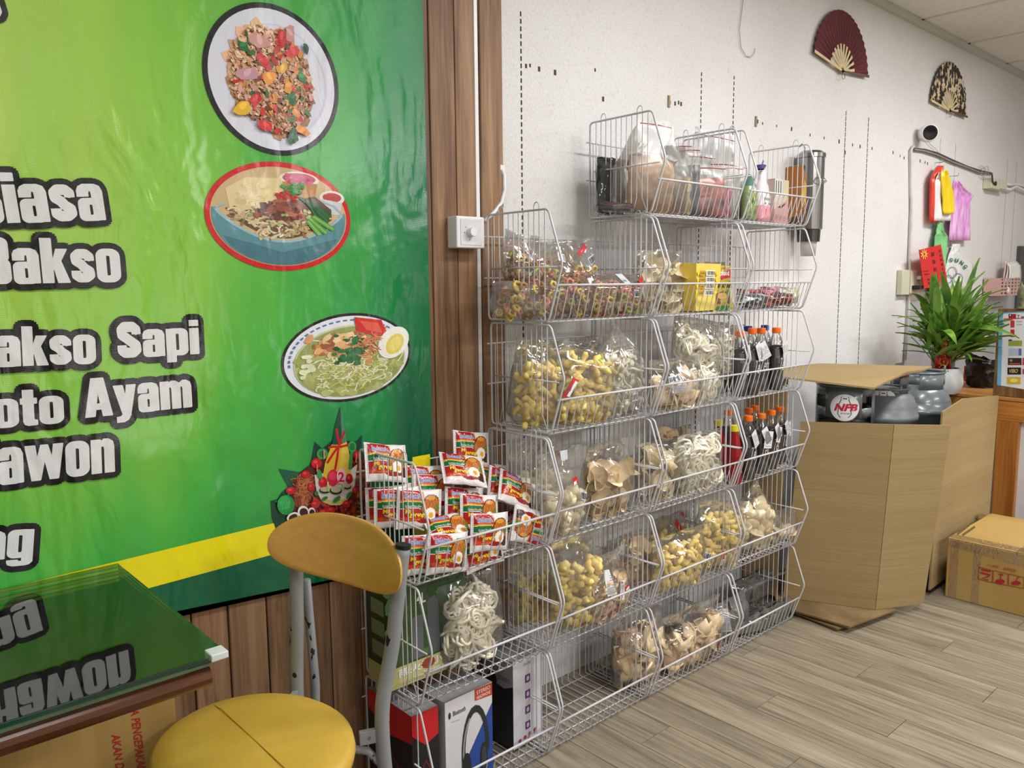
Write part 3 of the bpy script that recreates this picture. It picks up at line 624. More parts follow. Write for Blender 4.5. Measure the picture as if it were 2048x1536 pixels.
kb = MB(); kb.lathe([(0, 0), (.0125, 0), (.0135, .004), (.0125, .016), (.0115, .0175), (0, .0175)], 24)
o = kb.build('knob', WHITEP, t, smooth=False); o.matrix_basis = Matrix.Translation(Vector((cxx, -.0635, czz)) - t.location) @ Matrix.Rotation(math.pi / 2, 4, 'X')
a = Art(lambda x, z, h: (x, -.0637 - h, z))
for an in (40, 140, 185, 265, -5): a.ell(cxx + .02 * math.cos(math.radians(an)), czz + .02 * math.sin(math.radians(an)), .0016, .0016, (60, 60, 60), n=8)
tag(a.build('dial_mark', PRINT, t, world=True), kind='stuff')

def fan(name, label, px, pytop, cloth_m, rad, a0, a1, inner=.4, seed=1, tilt=0):
    p = at(*px, -.014); t = thing(name, label, 'hand fan', (p.x, -.014, p.z)); n = 22; vs = []; fs = []
    R_ = random.Random(seed); m = MB()
    pt = lambda an, r, y: (p.x + r * math.cos(an), p.y + y, p.z + r * math.sin(an))
    for i in range(2 * n + 1):
        an = a0 + (a1 - a0) * i / (2 * n); y = -.004 if i % 2 else .002; vs += [pt(an, rad * inner, y), pt(an, rad * (1 - (.012 if i % 2 else 0)), y)]
    m.add(vs, [(2 * i, 2 * i + 1, 2 * i + 3, 2 * i + 2) for i in range(2 * n)]); m.build('fan_leaf', cloth_m, t, world=True, solid=.0012)
    bam = M('bamboo_rib', (226, 206, 156), .5, var=.15)
    for i in range(11):
        an = a0 + (a1 - a0) * (i + .5) / 11; d = .0022 + .004
        q = [pt(an - .5 * .02, 0, -.003), pt(an - .045, rad * (inner + .04), -.003), pt(an + .045, rad * (inner + .04), -.003), pt(an + .02, 0, -.003)]
        MB().prism([(0, 0)] * 0 or [(-.002, -.01), (.002, -.01), (.0068, rad * (inner + .05)), (-.0068, rad * (inner + .05))], .0012, lambda x, y, h, an=an: pt(an, y, -.004 - h) if abs(x) < 1e-9 else (p.x + y * math.cos(an) - x * math.sin(an), p.y - .004 - h, p.z + y * math.sin(an) + x * math.cos(an))).build('rib', bam, t, world=True)
    for an in (a0, a1):
        MB().prism([(-.004, -.015), (.004, -.015), (.006, rad), (-.006, rad)], .003, lambda x, y, h: (p.x + y * math.cos(an) - x * math.sin(an), p.y - .005 - h, p.z + y * math.sin(an) + x * math.cos(an))).build('guard', M('dark_guard', (96, 70, 52), .5) if an == a0 else bam, t, world=True)
    lp = [(p.x + .008 + .014 * math.sin(k * .7) , p.y - .006, p.z - .006 - .014 * (1 - math.cos(k * .7))) for k in range(10)]
    MB().tube(lp, .0013, 5, True).build('loop', M('brass_loop', (120, 104, 84), .4), t, world=True)
P0 = at(1683, 143, -.014)
rd = lambda px: (at(*px, -.014) - P0).length
fan('hand_fan', 'dark red folding fan spread open high on the white wall', (1683, 143), 20, M('maroon_fan_cloth', (98, 24, 30), .7, var=.2, bump=.1), .262, math.radians(4), math.radians(171), .40, 1)
FP = M('patterned_fan_cloth', (214, 194, 158), .7, rgb2=(44, 36, 32), vscale=34, stretch=(1, 1, .6))
_n = FP.node_tree.nodes
for q in _n:
    if q.type == 'VALTORGB': q.color_ramp.elements[0].position = .5; q.color_ramp.elements[1].position = .56
fan('hand_fan', 'small black and cream patterned folding fan on the wall near the ceiling', (1898, 222), 128, FP, .262, math.radians(0), math.radians(176), .42, 2)

# security camera and its cables
p = at(1838, 270, 0)
t = thing('security_camera', 'white round security camera with black lens on the wall', 'camera', (p.x, -.0, p.z))
hb = MB(); hb.lathe([(0, 0), (.028, 0), (.03, .004), (.026, .03), (.02, .045)], 20); o = hb.build('mount', WHITEP, t, smooth=True); o.matrix_basis = Matrix.Rotation(math.pi / 2, 4, 'X')
hd = MB(); hd.lathe([(0, 0), (.03, .002), (.042, .014), (.046, .03), (.046, .055), (.043, .062), (.038, .064)], 24)
RM = Matrix.Translation((-.002, -.03, 0)) @ Vector((-.70, -.70, -.06)).normalized().to_track_quat('Z', 'Y').to_matrix().to_4x4()
o = hd.build('housing', WHITEP, t, smooth=True); o.matrix_basis = RM
ln = MB(); ln.lathe([(.0385, .0635), (.03, .0635), (0, .065)], 24); o = ln.build('lens_face', M('black_lens', (8, 8, 10), .08), o)
def wp(pts, Y): return [at(*q, Y) for q in pts]
o = MB().tube(wp(((1827, 292), (1822, 300), (1823, 420), (1820, 500), (1817, 620), (1810, 720)), -.012), .0075, 7).build('wall_cable', M('offwhite_conduit', (214, 212, 206), .5), smooth=True)
tag(o, 'off-white cable hanging down the wall below the security camera', 'cable')
t = thing('cable_bundle', 'drooping bundle of thin dark cables from camera to junction box', 'cable', tuple(at(1830, 297, -.01)))
dk = M('dark_cable', (72, 66, 64), .6)
for k, col in ((0, dk), (1, dk), (2, M('grey_cable', (150, 146, 142), .6))):
    MB().tube(wp([(1829, 297 + k), (1850, 299 + k * 1.5), (1875, 306 + 2 * k), (1905, 320 + k * 2), (1935, 333 + k), (1960, 341 + k * 2), (1985, 347)], -.009 - .004 * k), .0042, 6).build('cable', col, t, world=True, smooth=True)
MB().tube(wp([(1856, 283), (1862, 290), (1872, 298), (1878, 306)], -.012), .0016, 5).build('cable', M('thin_white_cable', (190, 188, 186), .5), t, world=True)
MB().tube(wp([(1960, 330), (1968, 335), (1972, 345), (1968, 356), (1962, 350), (1966, 336), (1975, 332), (1978, 345)], -.016), .0018, 5).build('cable', bpy.data.materials['thin_white_cable'], t, world=True)
A, B = at(1984, 355, -.05), at(2011, 382, -.05)
t = thing('junction_box', 'cream junction box with round black socket at end of the cables', 'socket box', ((A.x + B.x) / 2, -.03, B.z))
CREAM = M('aged_cream_plastic', (206, 202, 178), .5, var=.06)
MB().box((A.x, -.05, B.z), (B.x, -.001, A.z)).build('box_body', CREAM, t, world=True, bevel=.003)
MB().box((A.x + (B.x - A.x) * .55, -.056, B.z + .006), (B.x + .01, -.05, A.z - .004)).build('cover', CREAM, t, world=True, bevel=.002)
q = at(1991, 367, -.052); o = MB().lathe([(0, 0), (.014, 0), (.014, .004), (0, .004)], 18).build('socket_hole', BLACKP, t); o.matrix_basis = Matrix.Translation(q - t.location) @ Matrix.Rotation(math.pi / 2, 4, 'X')
MB().tube(wp([(1980, 345), (1984, 350), (1985, 362), (1989, 369)], -.055), .005, 6).build('cable', dk, t, world=True, smooth=True)
t = thing('wall_conduit', 'pair of white flexible conduits leaving the junction box to the right', 'cable', tuple(at(2015, 380, -.02)))
for k in (0, 1): MB().tube(wp([(2010, 366 + 11 * k), (2020, 370 + 9 * k), (2032, 368 + 5 * k), (2045, 371 + 8 * k), (2075, 380 + 9 * k)], -.02 - .01 * k), .0085, 7).build('conduit', WHITEP, t, world=True, smooth=True)
t = tag(MB().tube(wp([(1490, -30), (1484, 20), (1479, 60), (1482, 95), (1492, 112), (1502, 114), (1509, 106), (1510, 96)], -.006), .0016, 6).build('wall_cable', bpy.data.materials['thin_white_cable'], smooth=True), 'thin white looped cable hanging high on the white wall', 'cable')
# paper cup dispenser (long stainless tube)
A, B = at(1597, 303, -.07), at(1650, 303, -.07); rad = .055; c = at(1623, 303, -.07); zb = at(1620, 484, -.07).z; zt_ = at(1623, 303, -.07).z
t = thing('cup_dispenser', 'long stainless steel paper cup dispenser tube on the wall behind the top right basket', 'dispenser', (c.x, -.07, zb))
zz = zt_ - zb
MB().lathe([(.05, .05), (rad, .052), (rad, zz - .03), (rad - .001, zz - .03), (rad + .004, zz - .028), (rad + .004, zz - .012), (rad - .012, zz), (0, zz)], 28).build('tube', STEEL, t, smooth=False)
MB().box((-.072, .0, .06), (.0, .062, zz - .06)).build('wall_bracket', STEEL, t, bevel=.002)
MB().lathe([(.048, .05), (.046, .0), (.04, .0), (.042, .05)], 24).build('mouth', M('dark_steel', (96, 94, 92), .3, metal=1), t)
MB().lathe([(.036, .02), (.03, -.06), (0, -.06)], 24).build('paper_cup', M('paper_cup_white', (206, 204, 200), .6), t, smooth=True)
MB().lathe([(.02, 0), (.032, .012), (.02, .03), (.0, .034)], 16, (-.018, -.048, zz * .62)).build('clear_cap', FILM, t, smooth=True)

# ------------------------------------------------------------------ wire stacking baskets
WB, GAP, BD, DT, DB, HT, HM, RP, YBK = .4485, .017, .297, .245, .245, .298, .152, .305, -.05
BW = WB - GAP
def topz(y): d = -y; return HT if d <= DT else HT + (HM - HT) * (d - DT) / (BD - DT)
def make_basket():
    r = thing('wire_basket', 'x', 'basket', (0, 0, 0))       # origin: left end of the back bottom edge
    prof = fillet([(0, 0), (0, HT - .004), (-DT, HT - .004), (-BD, HM), (-DB, .0)], .014)
    rail_t = .63; ry = -(DB + rail_t * (BD - DB)); rz = rail_t * HM
    for x, s in ((0, 1), (BW, -1)):
        MB().tube([(x, p[0], p[1] + .003) for p in prof], .0031, 6, True).build('side_frame', WIRE, r, smooth=True)
        m = MB(); ys = [-.022 - i * .0205 for i in range(11)]; xi = x + s * .004
        hooks = ((1, 2), (8, 9)); flat = [k for h in hooks for k in h]
        for i, y in enumerate(ys):
            if i in flat: continue
            m.tube([(xi, y, .004), (xi, y, topz(y) - .004)], .0016, 5, caps=False)
        for a_, b_ in hooks:
            ya, yb = ys[a_], ys[b_]; c = (ya + yb) / 2; h = abs(ya - yb) / 2
            m.tube([(xi + s * .004, ya + .018, .005), (xi, ya, .052), (xi, ya, HT + .008)] + [(xi, c + h * math.cos(k * math.pi / 6), HT + .008 + h * 1.2 * math.sin(k * math.pi / 6)) for k in range(1, 6)] + [(xi, yb, HT + .008), (xi, yb, .052), (xi + s * .004, yb - .018, .005)], .0016, 5)
        tag(m.build('side_grille', WIRE, r, smooth=True), kind='stuff')
        MB().tube([(x - s * .002, -.02, .146), (x - s * .002, -.277, .146)], .0024, 5).build('side_rail', WIRE, r, smooth=True)
    MB().tube([(-.006, ry + .002, rz + .003), (BW + .006, ry + .002, rz + .003)], .0033, 6).build('front_rail', WIRE, r, smooth=True)
    m = MB(); mf = MB(); mb = MB(); n = 15
    for i in range(n):
        x = .016 + i * (BW - .032) / (n - 1)
        m.tube([(x, ry + .004, rz), (x, -DB - .006, .012), (x, -DB + .004, .0035)], .0016, 5, caps=False)
        mf.tube([(x, -DB + .004, .0035), (x, -.002, .0035)], .0016, 5, caps=False)
        mb.tube([(x, -.002, .0035), (x, .001, .008), (x, .001, .237)], .0016, 5, caps=False)
    tag(m.build('front_grille', WIRE, r, smooth=True), kind='stuff'); 
    for y in (-.235, -.2, -.1, -.012): mf.tube([(0, y, .001), (BW, y, .001)], .0024, 5)
    tag(mf.build('floor_grille', WIRE, r, smooth=True), kind='stuff'); tag(mb.build('back_grille', WIRE, r, smooth=True), kind='stuff')
    for z in (.237, .12): MB().tube([(-.012, .004, z), (BW + .012, .004, z)], .0024, 5).build('back_rail', WIRE, r, smooth=True)
    return r
BL = {  # (stack, tier): what sets the basket apart
    (0, 2): 'white wire basket heaped with instant noodle packets, topmost of the leftmost stack',
    (0, 1): 'white wire basket holding a dark green box and one cracker bag, under the noodle packets',
    (0, 0): 'white wire basket holding headphone boxes, bottom of the leftmost stack',
    (1, 4): 'white wire basket full of colourful ring cracker bags, topmost of the second stack',
    (1, 3): 'white wire basket with yellow stick bags and a tall pointed white bag, second stack',
    (1, 2): 'white wire basket with pale chunk and tan shell cracker bags, beside the noodle packets',
    (1, 1): 'white wire basket with a yellow puff bag and small tan bag in front, second stack',
    (1, 0): 'empty white wire basket, bottom of the second stack beside the headphone boxes',
    (2, 5): 'white wire basket full of zip bags, topmost of the third stack against the wall',
    (2, 4): 'white wire basket holding the yellow carton and cream curved chips',
    (2, 3): 'white wire basket with the bag of large white ring crackers, third stack',
    (2, 2): 'white wire basket with cream chips and white noodle-like rings, left of the red sauce bottles',
    (2, 1): 'white wire basket with two yellow stick bags in front, third stack',
    (2, 0): 'white wire basket with tan chunk cracker bags, bottom of the third stack',
    (3, 5): 'white wire basket holding a green bottle and brown open box, topmost of the rightmost stack',
    (3, 4): 'white wire basket holding a few small dark red packets, under the top right basket',
    (3, 3): 'white wire basket of dark tea bottles, upper of the two bottle baskets',
    (3, 2): 'white wire basket of tea and red sauce bottles, lower of the two bottle baskets',
    (3, 1): 'white wire basket with one bag of tan puffs, right stack beside the large carton',
    (3, 0): 'white wire basket of dark dried-food bags, bottom of the rightmost stack'}
DX = {(2, 5): -.022, (3, 5): .012, (3, 4): .010, (3, 3): .006, (0, 2): .004, (0, 1): .006, (1, 3): .006, (2, 1): -.006, (1, 0): -.002, (0, 0): .002}
proto = make_basket(); first = True; BOX = {}
for (c, k), lb in BL.items():
    o = proto if first else copy_tree(proto); first = False
    o.location = (c * WB + DX.get((c, k), 0), YBK + rnd.uniform(-.003, .003), k * RP + .002); o.rotation_euler = (0, 0, rnd.uniform(-.006, .006))
    o['label'] = lb; o['group'] = 'white wire stacking baskets'; BOX[(c, k)] = o

# ------------------------------------------------------------------ cracker pieces and clear bags
def piece(fn, name):
    m = MB(); fn(m); me = bpy.data.meshes.new(name); me.from_pydata(m.v, [], m.f); me.polygons.foreach_set('use_smooth', [True] * len(m.f)); return me
R = random.Random(21)
def rough(m, amt):
    m.v = [tuple(Vector(v) + noise.noise_vector(Vector(v) * 60 + Vector((len(m.v), 0, 0))) * amt) for v in m.v]
def p_stick(l=.042, r=.0082, k=0):
    def f(m):
        n = 5; pts = [((i / (n - 1) - .5) * l, .005 * math.sin(i * 1.3 + k * 2), .004 * math.cos(i * 1.7 + k)) for i in range(n)]
        m.tube(pts, [r * .7, r * 1.1, r * .95, r * 1.15, r * .7], 7); rough(m, .0028)
    return f
def p_puff(s=.013, k=0):
    def f(m):
        m.lathe([(0, -s), (s * .75, -s * .8), (s, 0), (s * .8, s * .75), (0, s * .95)], 8); m.v = [(v[0] * (1 + .25 * math.sin(k + 1)), v[1], v[2] * (1.15 if k % 2 else .85)) for v in m.v]; rough(m, s * .42)
    return f
def p_cube(s=.012, k=0):
    def f(m): m.grid(1, 1, lambda u, v: (0, 0, 0)); m.v.clear(); m.f.clear(); m.c.clear(); m.mi.clear(); m.lathe([(0, -s), (s * 1.1, -s * .9), (s * 1.2, 0), (s * 1.1, s * .9), (0, s)], 4); rough(m, s * .3)
    return f
def p_shell(s=.027, k=0):
    def f(m): m.grid(12, 5, lambda u, v: ((lambda a, r: (r * math.cos(a) * s * 1.2, r * math.sin(a) * s, (r * r * (.42 + .3 * math.cos(2 * a + k)) + .08 * r * math.sin(3 * a + k)) * s))(u * 6.283, .02 + .98 * v)), flip=False); rough(m, .0007)
    return f
def p_flake(s=.02, k=0):
    def f(m): 
        q = random.Random(k); pts = [((.7 + .6 * q.random()) * s * math.cos(i * 1.047), (.6 + .6 * q.random()) * s * math.sin(i * 1.047)) for i in range(6)]
        m.prism(pts, .005, lambda x, y, h: (x, y, h + 14 * x * x * (1 if k % 2 else -1) + 6 * y * y)); rough(m, .002)
    return f
def p_nest(s=.03, k=0):
    def f(m):
        q = random.Random(k)
        for i in range(6):
            an = i * .9 + k; r0 = s * (.95 if i < 4 else .6); cx_, cy_ = (0, 0) if i == 0 else (s * .42 * math.cos(an), s * .42 * math.sin(an)); rr_ = r0 * (1 if i == 0 else .55); ti = q.uniform(-.5, .5)
            m.tube([(cx_ + rr_ * math.cos(t * .698), cy_ + rr_ * math.sin(t * .698), q.uniform(-.003, .003) + ti * rr_ * math.sin(t * .698 + an)) for t in range(9)], .0043, 6, True)
    return f
def p_flower(s=.0088, k=0):
    def f(m):
        pts = [((s * (1 + .16 * math.cos(6 * t * .3491)) * math.cos(t * .3491)), s * (1 + .16 * math.cos(6 * t * .3491)) * math.sin(t * .3491), 0) for t in range(18)]
        m.tube(pts, s * .42, 6, True); m.v = [(v[0], v[1], v[2] * 1.3) for v in m.v]
    return f
def p_rod(k=0): return p_stick(.06, .0036, k)
def p_leaf(k=0): return p_flake(.026, k + 10)
CM = lambda n, c, c2, **kw: M(n, c, .6, rgb2=c2, vscale=40, spec=.3, bump=.12, bscale=120, ptvar=.1, **kw)
YEL = CM('yellow_cracker', (250, 230, 146), (236, 204, 110)); TAN = CM('tan_cracker', (246, 228, 190), (232, 204, 158)); CRM = CM('cream_cracker', (246, 236, 206), (230, 212, 172))
WHT = CM('white_cracker', (250, 244, 228), (236, 226, 200)); PEA = CM('peach_cracker', (246, 220, 182), (230, 194, 148)); DRY = CM('dark_dried_leaf', (120, 114, 104), (62, 58, 54))
GRNR = CM('green_ring', (196, 196, 122), (164, 166, 88)); PNKR = CM('pink_ring', (226, 156, 138), (200, 118, 104)); YELR = CM('yellow_ring', (230, 204, 116), (208, 174, 84)); BRN = CM('brown_ring', (176, 136, 92), (140, 100, 62))
def variants(fs, mats, name):
    out = []
    for k, f in enumerate(fs):
        for m in mats:
            me = piece(f, name)
            me.materials.append(m); out.append(me)
    return out
PIECES = {  # meshes and spacing
    'stick': (variants([p_stick(k=k) for k in range(3)], [YEL], 'cracker_stick'), .034), 'puff': (variants([p_puff(.0125, 1)] + [p_cube(.0118, k) for k in range(3)] + [p_stick(.034, .0085, 5)], [YEL], 'cracker_puff'), .028),
    'chunk': (variants([p_puff(.017, k) for k in range(3)], [CRM], 'cracker_chunk'), .034), 'shell': (variants([p_shell(.028, k) for k in range(3)], [TAN], 'cracker_shell'), .044), 'cream': (variants([p_shell(.03, k) for k in range(3)] + [p_puff(.015, 2)], [CRM], 'cream_chip'), .044),
    'nest': (variants([p_nest(.031, k) for k in range(3)], [WHT], 'ring_cracker'), .05), 'bit': (variants([p_flake(.012, k) for k in range(3)] + [p_rod(1)], [WHT], 'cracker_bit'), .024), 'peach': (variants([p_flake(.015, k) for k in range(3)] + [p_shell(.016, 2)], [PEA], 'peach_chip'), .026),
    'slab': (variants([p_flake(.034, k) for k in range(3)], [PEA, TAN], 'cracker_slab'), .046), 'flower': (variants([p_flower()], [GRNR, PNKR, YELR, BRN, PNKR, BRN], 'ring_flower'), .0195), 'leaf': (variants([p_leaf(k) for k in range(4)], [DRY], 'dried_leaf'), .042), 'puffs': (variants([p_puff(.02, k) for k in range(3)] + [p_shell(.024, 1)], [TAN, CRM], 'tan_puff'), .038)}
def bag_shape(W, H, D, fill, top, seed, zip_=False):
    o3 = Vector((seed * 3.1, seed * 1.7, 0))
    def wid(v):
        b = .80 + .2 * min(1, v / .12)
        if top == 'peak': b *= 1 if v < fill * .8 else max(.1, 1 - (v - fill * .8) / (1 - fill * .8) * (.92 if not zip_ else .6))
        elif top == 'gather': b *= 1 - .5 * math.exp(-((v - fill - .16) / .1) ** 2)
        return b * W / 2
    def thk(v):
        a = min(1, v / .14) ** .6 if v < fill else 1.0
        if v > fill * .85: a *= max(.05, 1 - (v - fill * .85) / (1 - fill * .85)) ** 1.1
        return max(.004, D / 2 * a)
    def surf(u, v, s):
        x = (u * 2 - 1); y = thk(v) * max(0, 1 - abs(x) ** 2.4) ** .55
        p = Vector((x * wid(v), -s * y, v * H)); nv = noise.noise_vector(Vector((p.x * 22, p.z * 14, s * 2)) + o3)
        k = .007 if v > .04 else .002
        return p + Vector((nv.x * k, nv.y * k * (1.5 if v > fill else .7), nv.z * k * .8))
    return wid, thk, surf
STK = {'red': [(0, 0, 1, 1, (200, 30, 40)), (.1, .0, .9, .45, (236, 236, 236))], 'bar': [(0, 0, 1, 1, (206, 208, 214)), (.08, .14, .2, .86, (60, 66, 84)), (.28, .14, .34, .86, (60, 66, 84)), (.42, .14, .58, .86, (60, 66, 84)), (.66, .14, .7, .86, (60, 66, 84)), (.78, .14, .9, .86, (60, 66, 84))],
       'white': [(0, 0, 1, 1, (226, 226, 226)), (.08, .86, .4, .96, (190, 40, 46))] + [(.1, .1 + i * .09, .9 - .2 * (i % 3 == 1), .135 + i * .09, (150, 150, 156)) for i in range(8)], 'grn': [(0, 0, 1, 1, (170, 206, 90))]}
def bag(label, bbox, Y, kind, group, fill=.6, top='flat', depth=.10, roll=0, yaw=0, lean=0, film=None, stickers=(), dens=1.0, name='cracker_bag', cat='bag', seed=None, zfloor=None, extra=None, front=.85):
    x0, y0, x1, y1 = bbox; A, B = at(x0, y1, Y), at(x1, y0, Y); mid = at((x0 + x1) / 2, y1, Y); top_ = at((x0 + x1) / 2, y0, Y)
    W = abs(B.x - A.x); H = top_.z - mid.z; z = mid.z if zfloor is None else zfloor; H += mid.z - z
    seed = seed if seed is not None else int(x0 * 7 + y0); q = random.Random(seed)
    t = thing(name, label, cat, ((A.x + B.x) / 2, Y, z), (lean, roll, yaw), group)
    wid, thk, surf = bag_shape(W, H, depth, fill, top, seed % 97, name == 'zip_bag')
    if kind:
        mes, ps = PIECES[kind]; n = int(dens * W * H * fill / (ps * ps) * 2.6); n = max(8, min(130, n))
        for i in range(n):
            v = .04 + (fill - .05) * (i + q.random()) / n; u = q.uniform(-.86, .86)
            w_ = max(.004, wid(v) - ps * .3); h_ = max(.002, thk(v) * max(.02, 1 - abs(u) ** 2.4) ** .55 - ps * .30)
            s = q.uniform(-h_ * front if i % 3 else -h_, h_ * .5)
            m = Matrix.Translation((u * w_, s, max(ps * .25, v * H))) @ Matrix.Rotation(q.uniform(0, 6.28), 4, 'Y') @ Matrix.Rotation(q.uniform(-.8, .8), 4, 'Z') @ Matrix.Rotation(q.uniform(.9, 2.2), 4, 'X') @ Matrix.Diagonal((*[q.uniform(.85, 1.15)] * 3, 1))
            me = q.choice(mes); inst(me, me.name.split('.')[0], t, m)
    m = MB(); nu, nv = 14, 18
    m.grid(nu, nv, lambda u, v: surf(u, v, 1)); m.grid(nu, nv, lambda u, v: surf(u, v, -1), flip=True)
    fo = m.build('film', film or FILM, t, smooth=True)
    for kind_, u, v, sw, sh, rot in stickers:
        c, k = math.cos(rot), math.sin(rot)
        def fr(x, y, h): 
            X, Z = (x - .5) * sw, (y - .5) * sh; uu = u + (X * c - Z * k) / (2 * max(.02, wid(v))); vv = v + (X * k + Z * c) / H
            p = surf(min(1, max(0, uu)), min(1, max(0, vv)), 1); return (p.x, p.y - .0012 - h, p.z)
        a = Art(fr)
        for r_ in STK[kind_]: a.rect(*r_)
        a.build('sticker', PRINT, fo)
    if extra: extra(t, W, H, depth)
    return t
g = 'clear bags of crackers in the wire baskets'
F = lambda k: k * RP + .012
# second stack, top tier: bags of coloured rings
bag('tall clear bag of coloured ring crackers at the back left, top of the second stack', (1000, 468, 1100, 560), -.13, 'flower', g, .55, depth=.08, roll=.12, zfloor=F(4) + .085, dens=1.3)
bag('clear bag of coloured rings lying along the bottom left of the top second-stack basket', (985, 562, 1190, 640), -.2, 'flower', g, .96, depth=.15, zfloor=F(4), dens=1.3)
bag('clear bag of coloured rings with red and barcode labels, middle of its basket', (1075, 480, 1195, 585), -.13, 'flower', g, .45, depth=.08, roll=-.08, zfloor=F(4) + .06, stickers=(('red', .72, .8, .05, .014, .5), ('bar', .35, .7, .03, .022, -.3), ('bar', .85, .6, .035, .025, .3)), dens=1.2)
bag('clear bag of coloured rings at the front right, barcode sticker low on it', (1165, 548, 1290, 634), -.24, 'flower', g, .78, depth=.11, zfloor=F(4), dens=1.3, stickers=(('bar', .55, .9, .03, .03, 0), ('bar', .6, .5, .022, .024, 0), ('red', .85, .86, .06, .012, .4)))
# second stack, tier below
bag('clear round bag of yellow cracker sticks on the left of the tall pointed white bag', (1020, 680, 1140, 858), -.19, 'stick', g, .72, depth=.13, roll=.1, zfloor=F(3), dens=1.2)
bag('clear bag of small white bits at the back behind the yellow sticks', (1105, 676, 1212, 800), -.1, 'bit', g, .7, depth=.07, zfloor=F(3) + .02)
bag('clear bag of yellow sticks lying at the front, red label on its left corner', (1112, 700, 1232, 858), -.255, 'stick', g, .9, depth=.09, lean=-.12, roll=.18, zfloor=F(3), stickers=(('red', .1, .42, .06, .016, 1.1), ('grn', .62, .86, .02, .014, .2)))
bag('tall pointed clear bag of white crackers standing at the front right of its basket', (1178, 648, 1292, 842), -.235, 'bit', g, .68, 'peak', depth=.09, roll=-.06, zfloor=F(3), stickers=(('red', .85, .16, .05, .012, 1.2), ('bar', .62, .2, .024, .026, 0)), dens=1.3)
bag('clear bag of pale rings at the back of the basket behind the pointed bag', (1120, 690, 1215, 760), -.085, 'nest', g, .7, depth=.06, zfloor=F(3) + .09)
# second stack, third tier
bag('clear bag of yellowish bits at the back left, next to the noodle packets', (1020, 880, 1125, 1070), -.12, 'chunk', g, .6, depth=.1, zfloor=F(2), stickers=(('red', .8, .75, .02, .03, 0),))
bag('clear bag of pale chunk crackers with two red stickers, right of the noodle packets', (1082, 898, 1168, 1066), -.26, 'chunk', g, .5, depth=.09, zfloor=F(2), roll=-.05, stickers=(('bar', .55, .93, .03, .03, 0), ('red', .68, .62, .04, .018, 0), ('bar', .82, .42, .03, .024, -.4)))
bag('clear bag of large tan shell crackers in the middle of the second stack', (1168, 882, 1262, 1042), -.215, 'shell', g, .66, depth=.11, zfloor=F(2), dens=1.3)
# second stack, fourth tier
bag('clear bag of yellow sticks at the back left behind side wires, under pale chunks', (1020, 1100, 1125, 1275), -.13, 'stick', g, .62, depth=.09, zfloor=F(1), stickers=(('red', .7, .93, .012, .03, 0),))
bag('clear open bag of bright yellow puffs, front left in its basket', (1100, 1064, 1200, 1262), -.25, 'puff', g, .70, depth=.11, zfloor=F(1), roll=.04, dens=1.35)
bag('small clear bag of peach chips with white and red labels, right of yellow puffs', (1172, 1106, 1258, 1254), -.265, 'peach', g, .58, 'gather', depth=.085, zfloor=F(1), roll=-.12, stickers=(('white', .42, .62, .03, .07, -.1), ('white', .68, .42, .025, .06, -.3), ('red', .44, .14, .045, .03, .2), ('red', .8, .4, .02, .014, .3)), dens=1.3)
bag('clear bag of tan shell crackers at the back right behind the peach chips', (1212, 1068, 1302, 1190), -.13, 'shell', g, .8, depth=.09, zfloor=F(1))
# third stack
bag('clear bag of curved cream chips at the left of the yellow carton', (1272, 500, 1364, 634), -.19, 'cream', g, .8, depth=.11, zfloor=F(4), dens=1.3)
bag('tall clear bag of big white ring crackers leaning out beside the tea bottles', (1338, 640, 1472, 800), -.205, 'nest', g, .72, depth=.09, zfloor=F(3) + .075, roll=.14, dens=1.35)
bag('clear bag of flat yellow crackers lying under the white rings, barcode labels on it', (1298, 715, 1402, 835), -.25, 'slab', g, .55, depth=.1, zfloor=F(3), stickers=(('bar', .3, .6, .06, .02, 0), ('white', .35, .42, .06, .03, 0)))
bag('clear bag of white rings lying at the front bottom beneath the taller ring bag', (1356, 738, 1436, 822), -.26, 'nest', g, .85, depth=.08, zfloor=F(3))
bag('clear bag of curved cream chips at the left, one long chip upright, third stack', (1268, 880, 1376, 1024), -.2, 'cream', g, .8, depth=.12, zfloor=F(2), dens=1.3)
bag('clear bag of white ring crackers between the cream chips and the red sauce bottles', (1352, 864, 1440, 998), -.235, 'nest', g, .8, depth=.1, zfloor=F(2), dens=1.4)
bag('clear bag of tan crackers at the back behind the cream chips', (1316, 856, 1382, 930), -.08, 'shell', g, .8, depth=.06, zfloor=F(2) + .1)
bag('clear bag of small yellow pieces at the back with red label, behind two yellow bags', (1300, 1030, 1378, 1130), -.1, 'stick', g, .55, depth=.08, zfloor=F(1) + .03, stickers=(('red', .6, .72, .025, .04, .6), ('bar', .3, .45, .04, .03, -.4), ('red', .8, .9, .012, .03, .6)))
bag('clear bag of short yellow sticks at the front left of the third stack, lower half', (1304, 1066, 1404, 1186), -.255, 'stick', g, .78, depth=.11, zfloor=F(1), dens=1.3)
bag('tall clear bag of yellow sticks leaning right with red sticker, beside the short yellow sticks', (1380, 1004, 1476, 1160), -.245, 'stick', g, .8, depth=.1, zfloor=F(1), roll=.2, dens=1.3, stickers=(('bar', .12, .22, .03, .03, -.2), ('red', .4, .2, .02, .05, .1)))
bag('clear bag of tan cracker slabs standing at the left of the lowest third-stack basket', (1228, 1226, 1322, 1386), -.2, 'slab', g, .78, depth=.11, zfloor=F(0), dens=1.4, stickers=(('red', .9, .2, .03, .03, .2),))
bag('clear gathered bag of tan cracker slabs at the front of the lowest third-stack basket', (1322, 1212, 1440, 1376), -.235, 'slab', g, .58, 'gather', depth=.12, zfloor=F(0), dens=1.4, stickers=(('red', .86, .12, .035, .03, .3),))
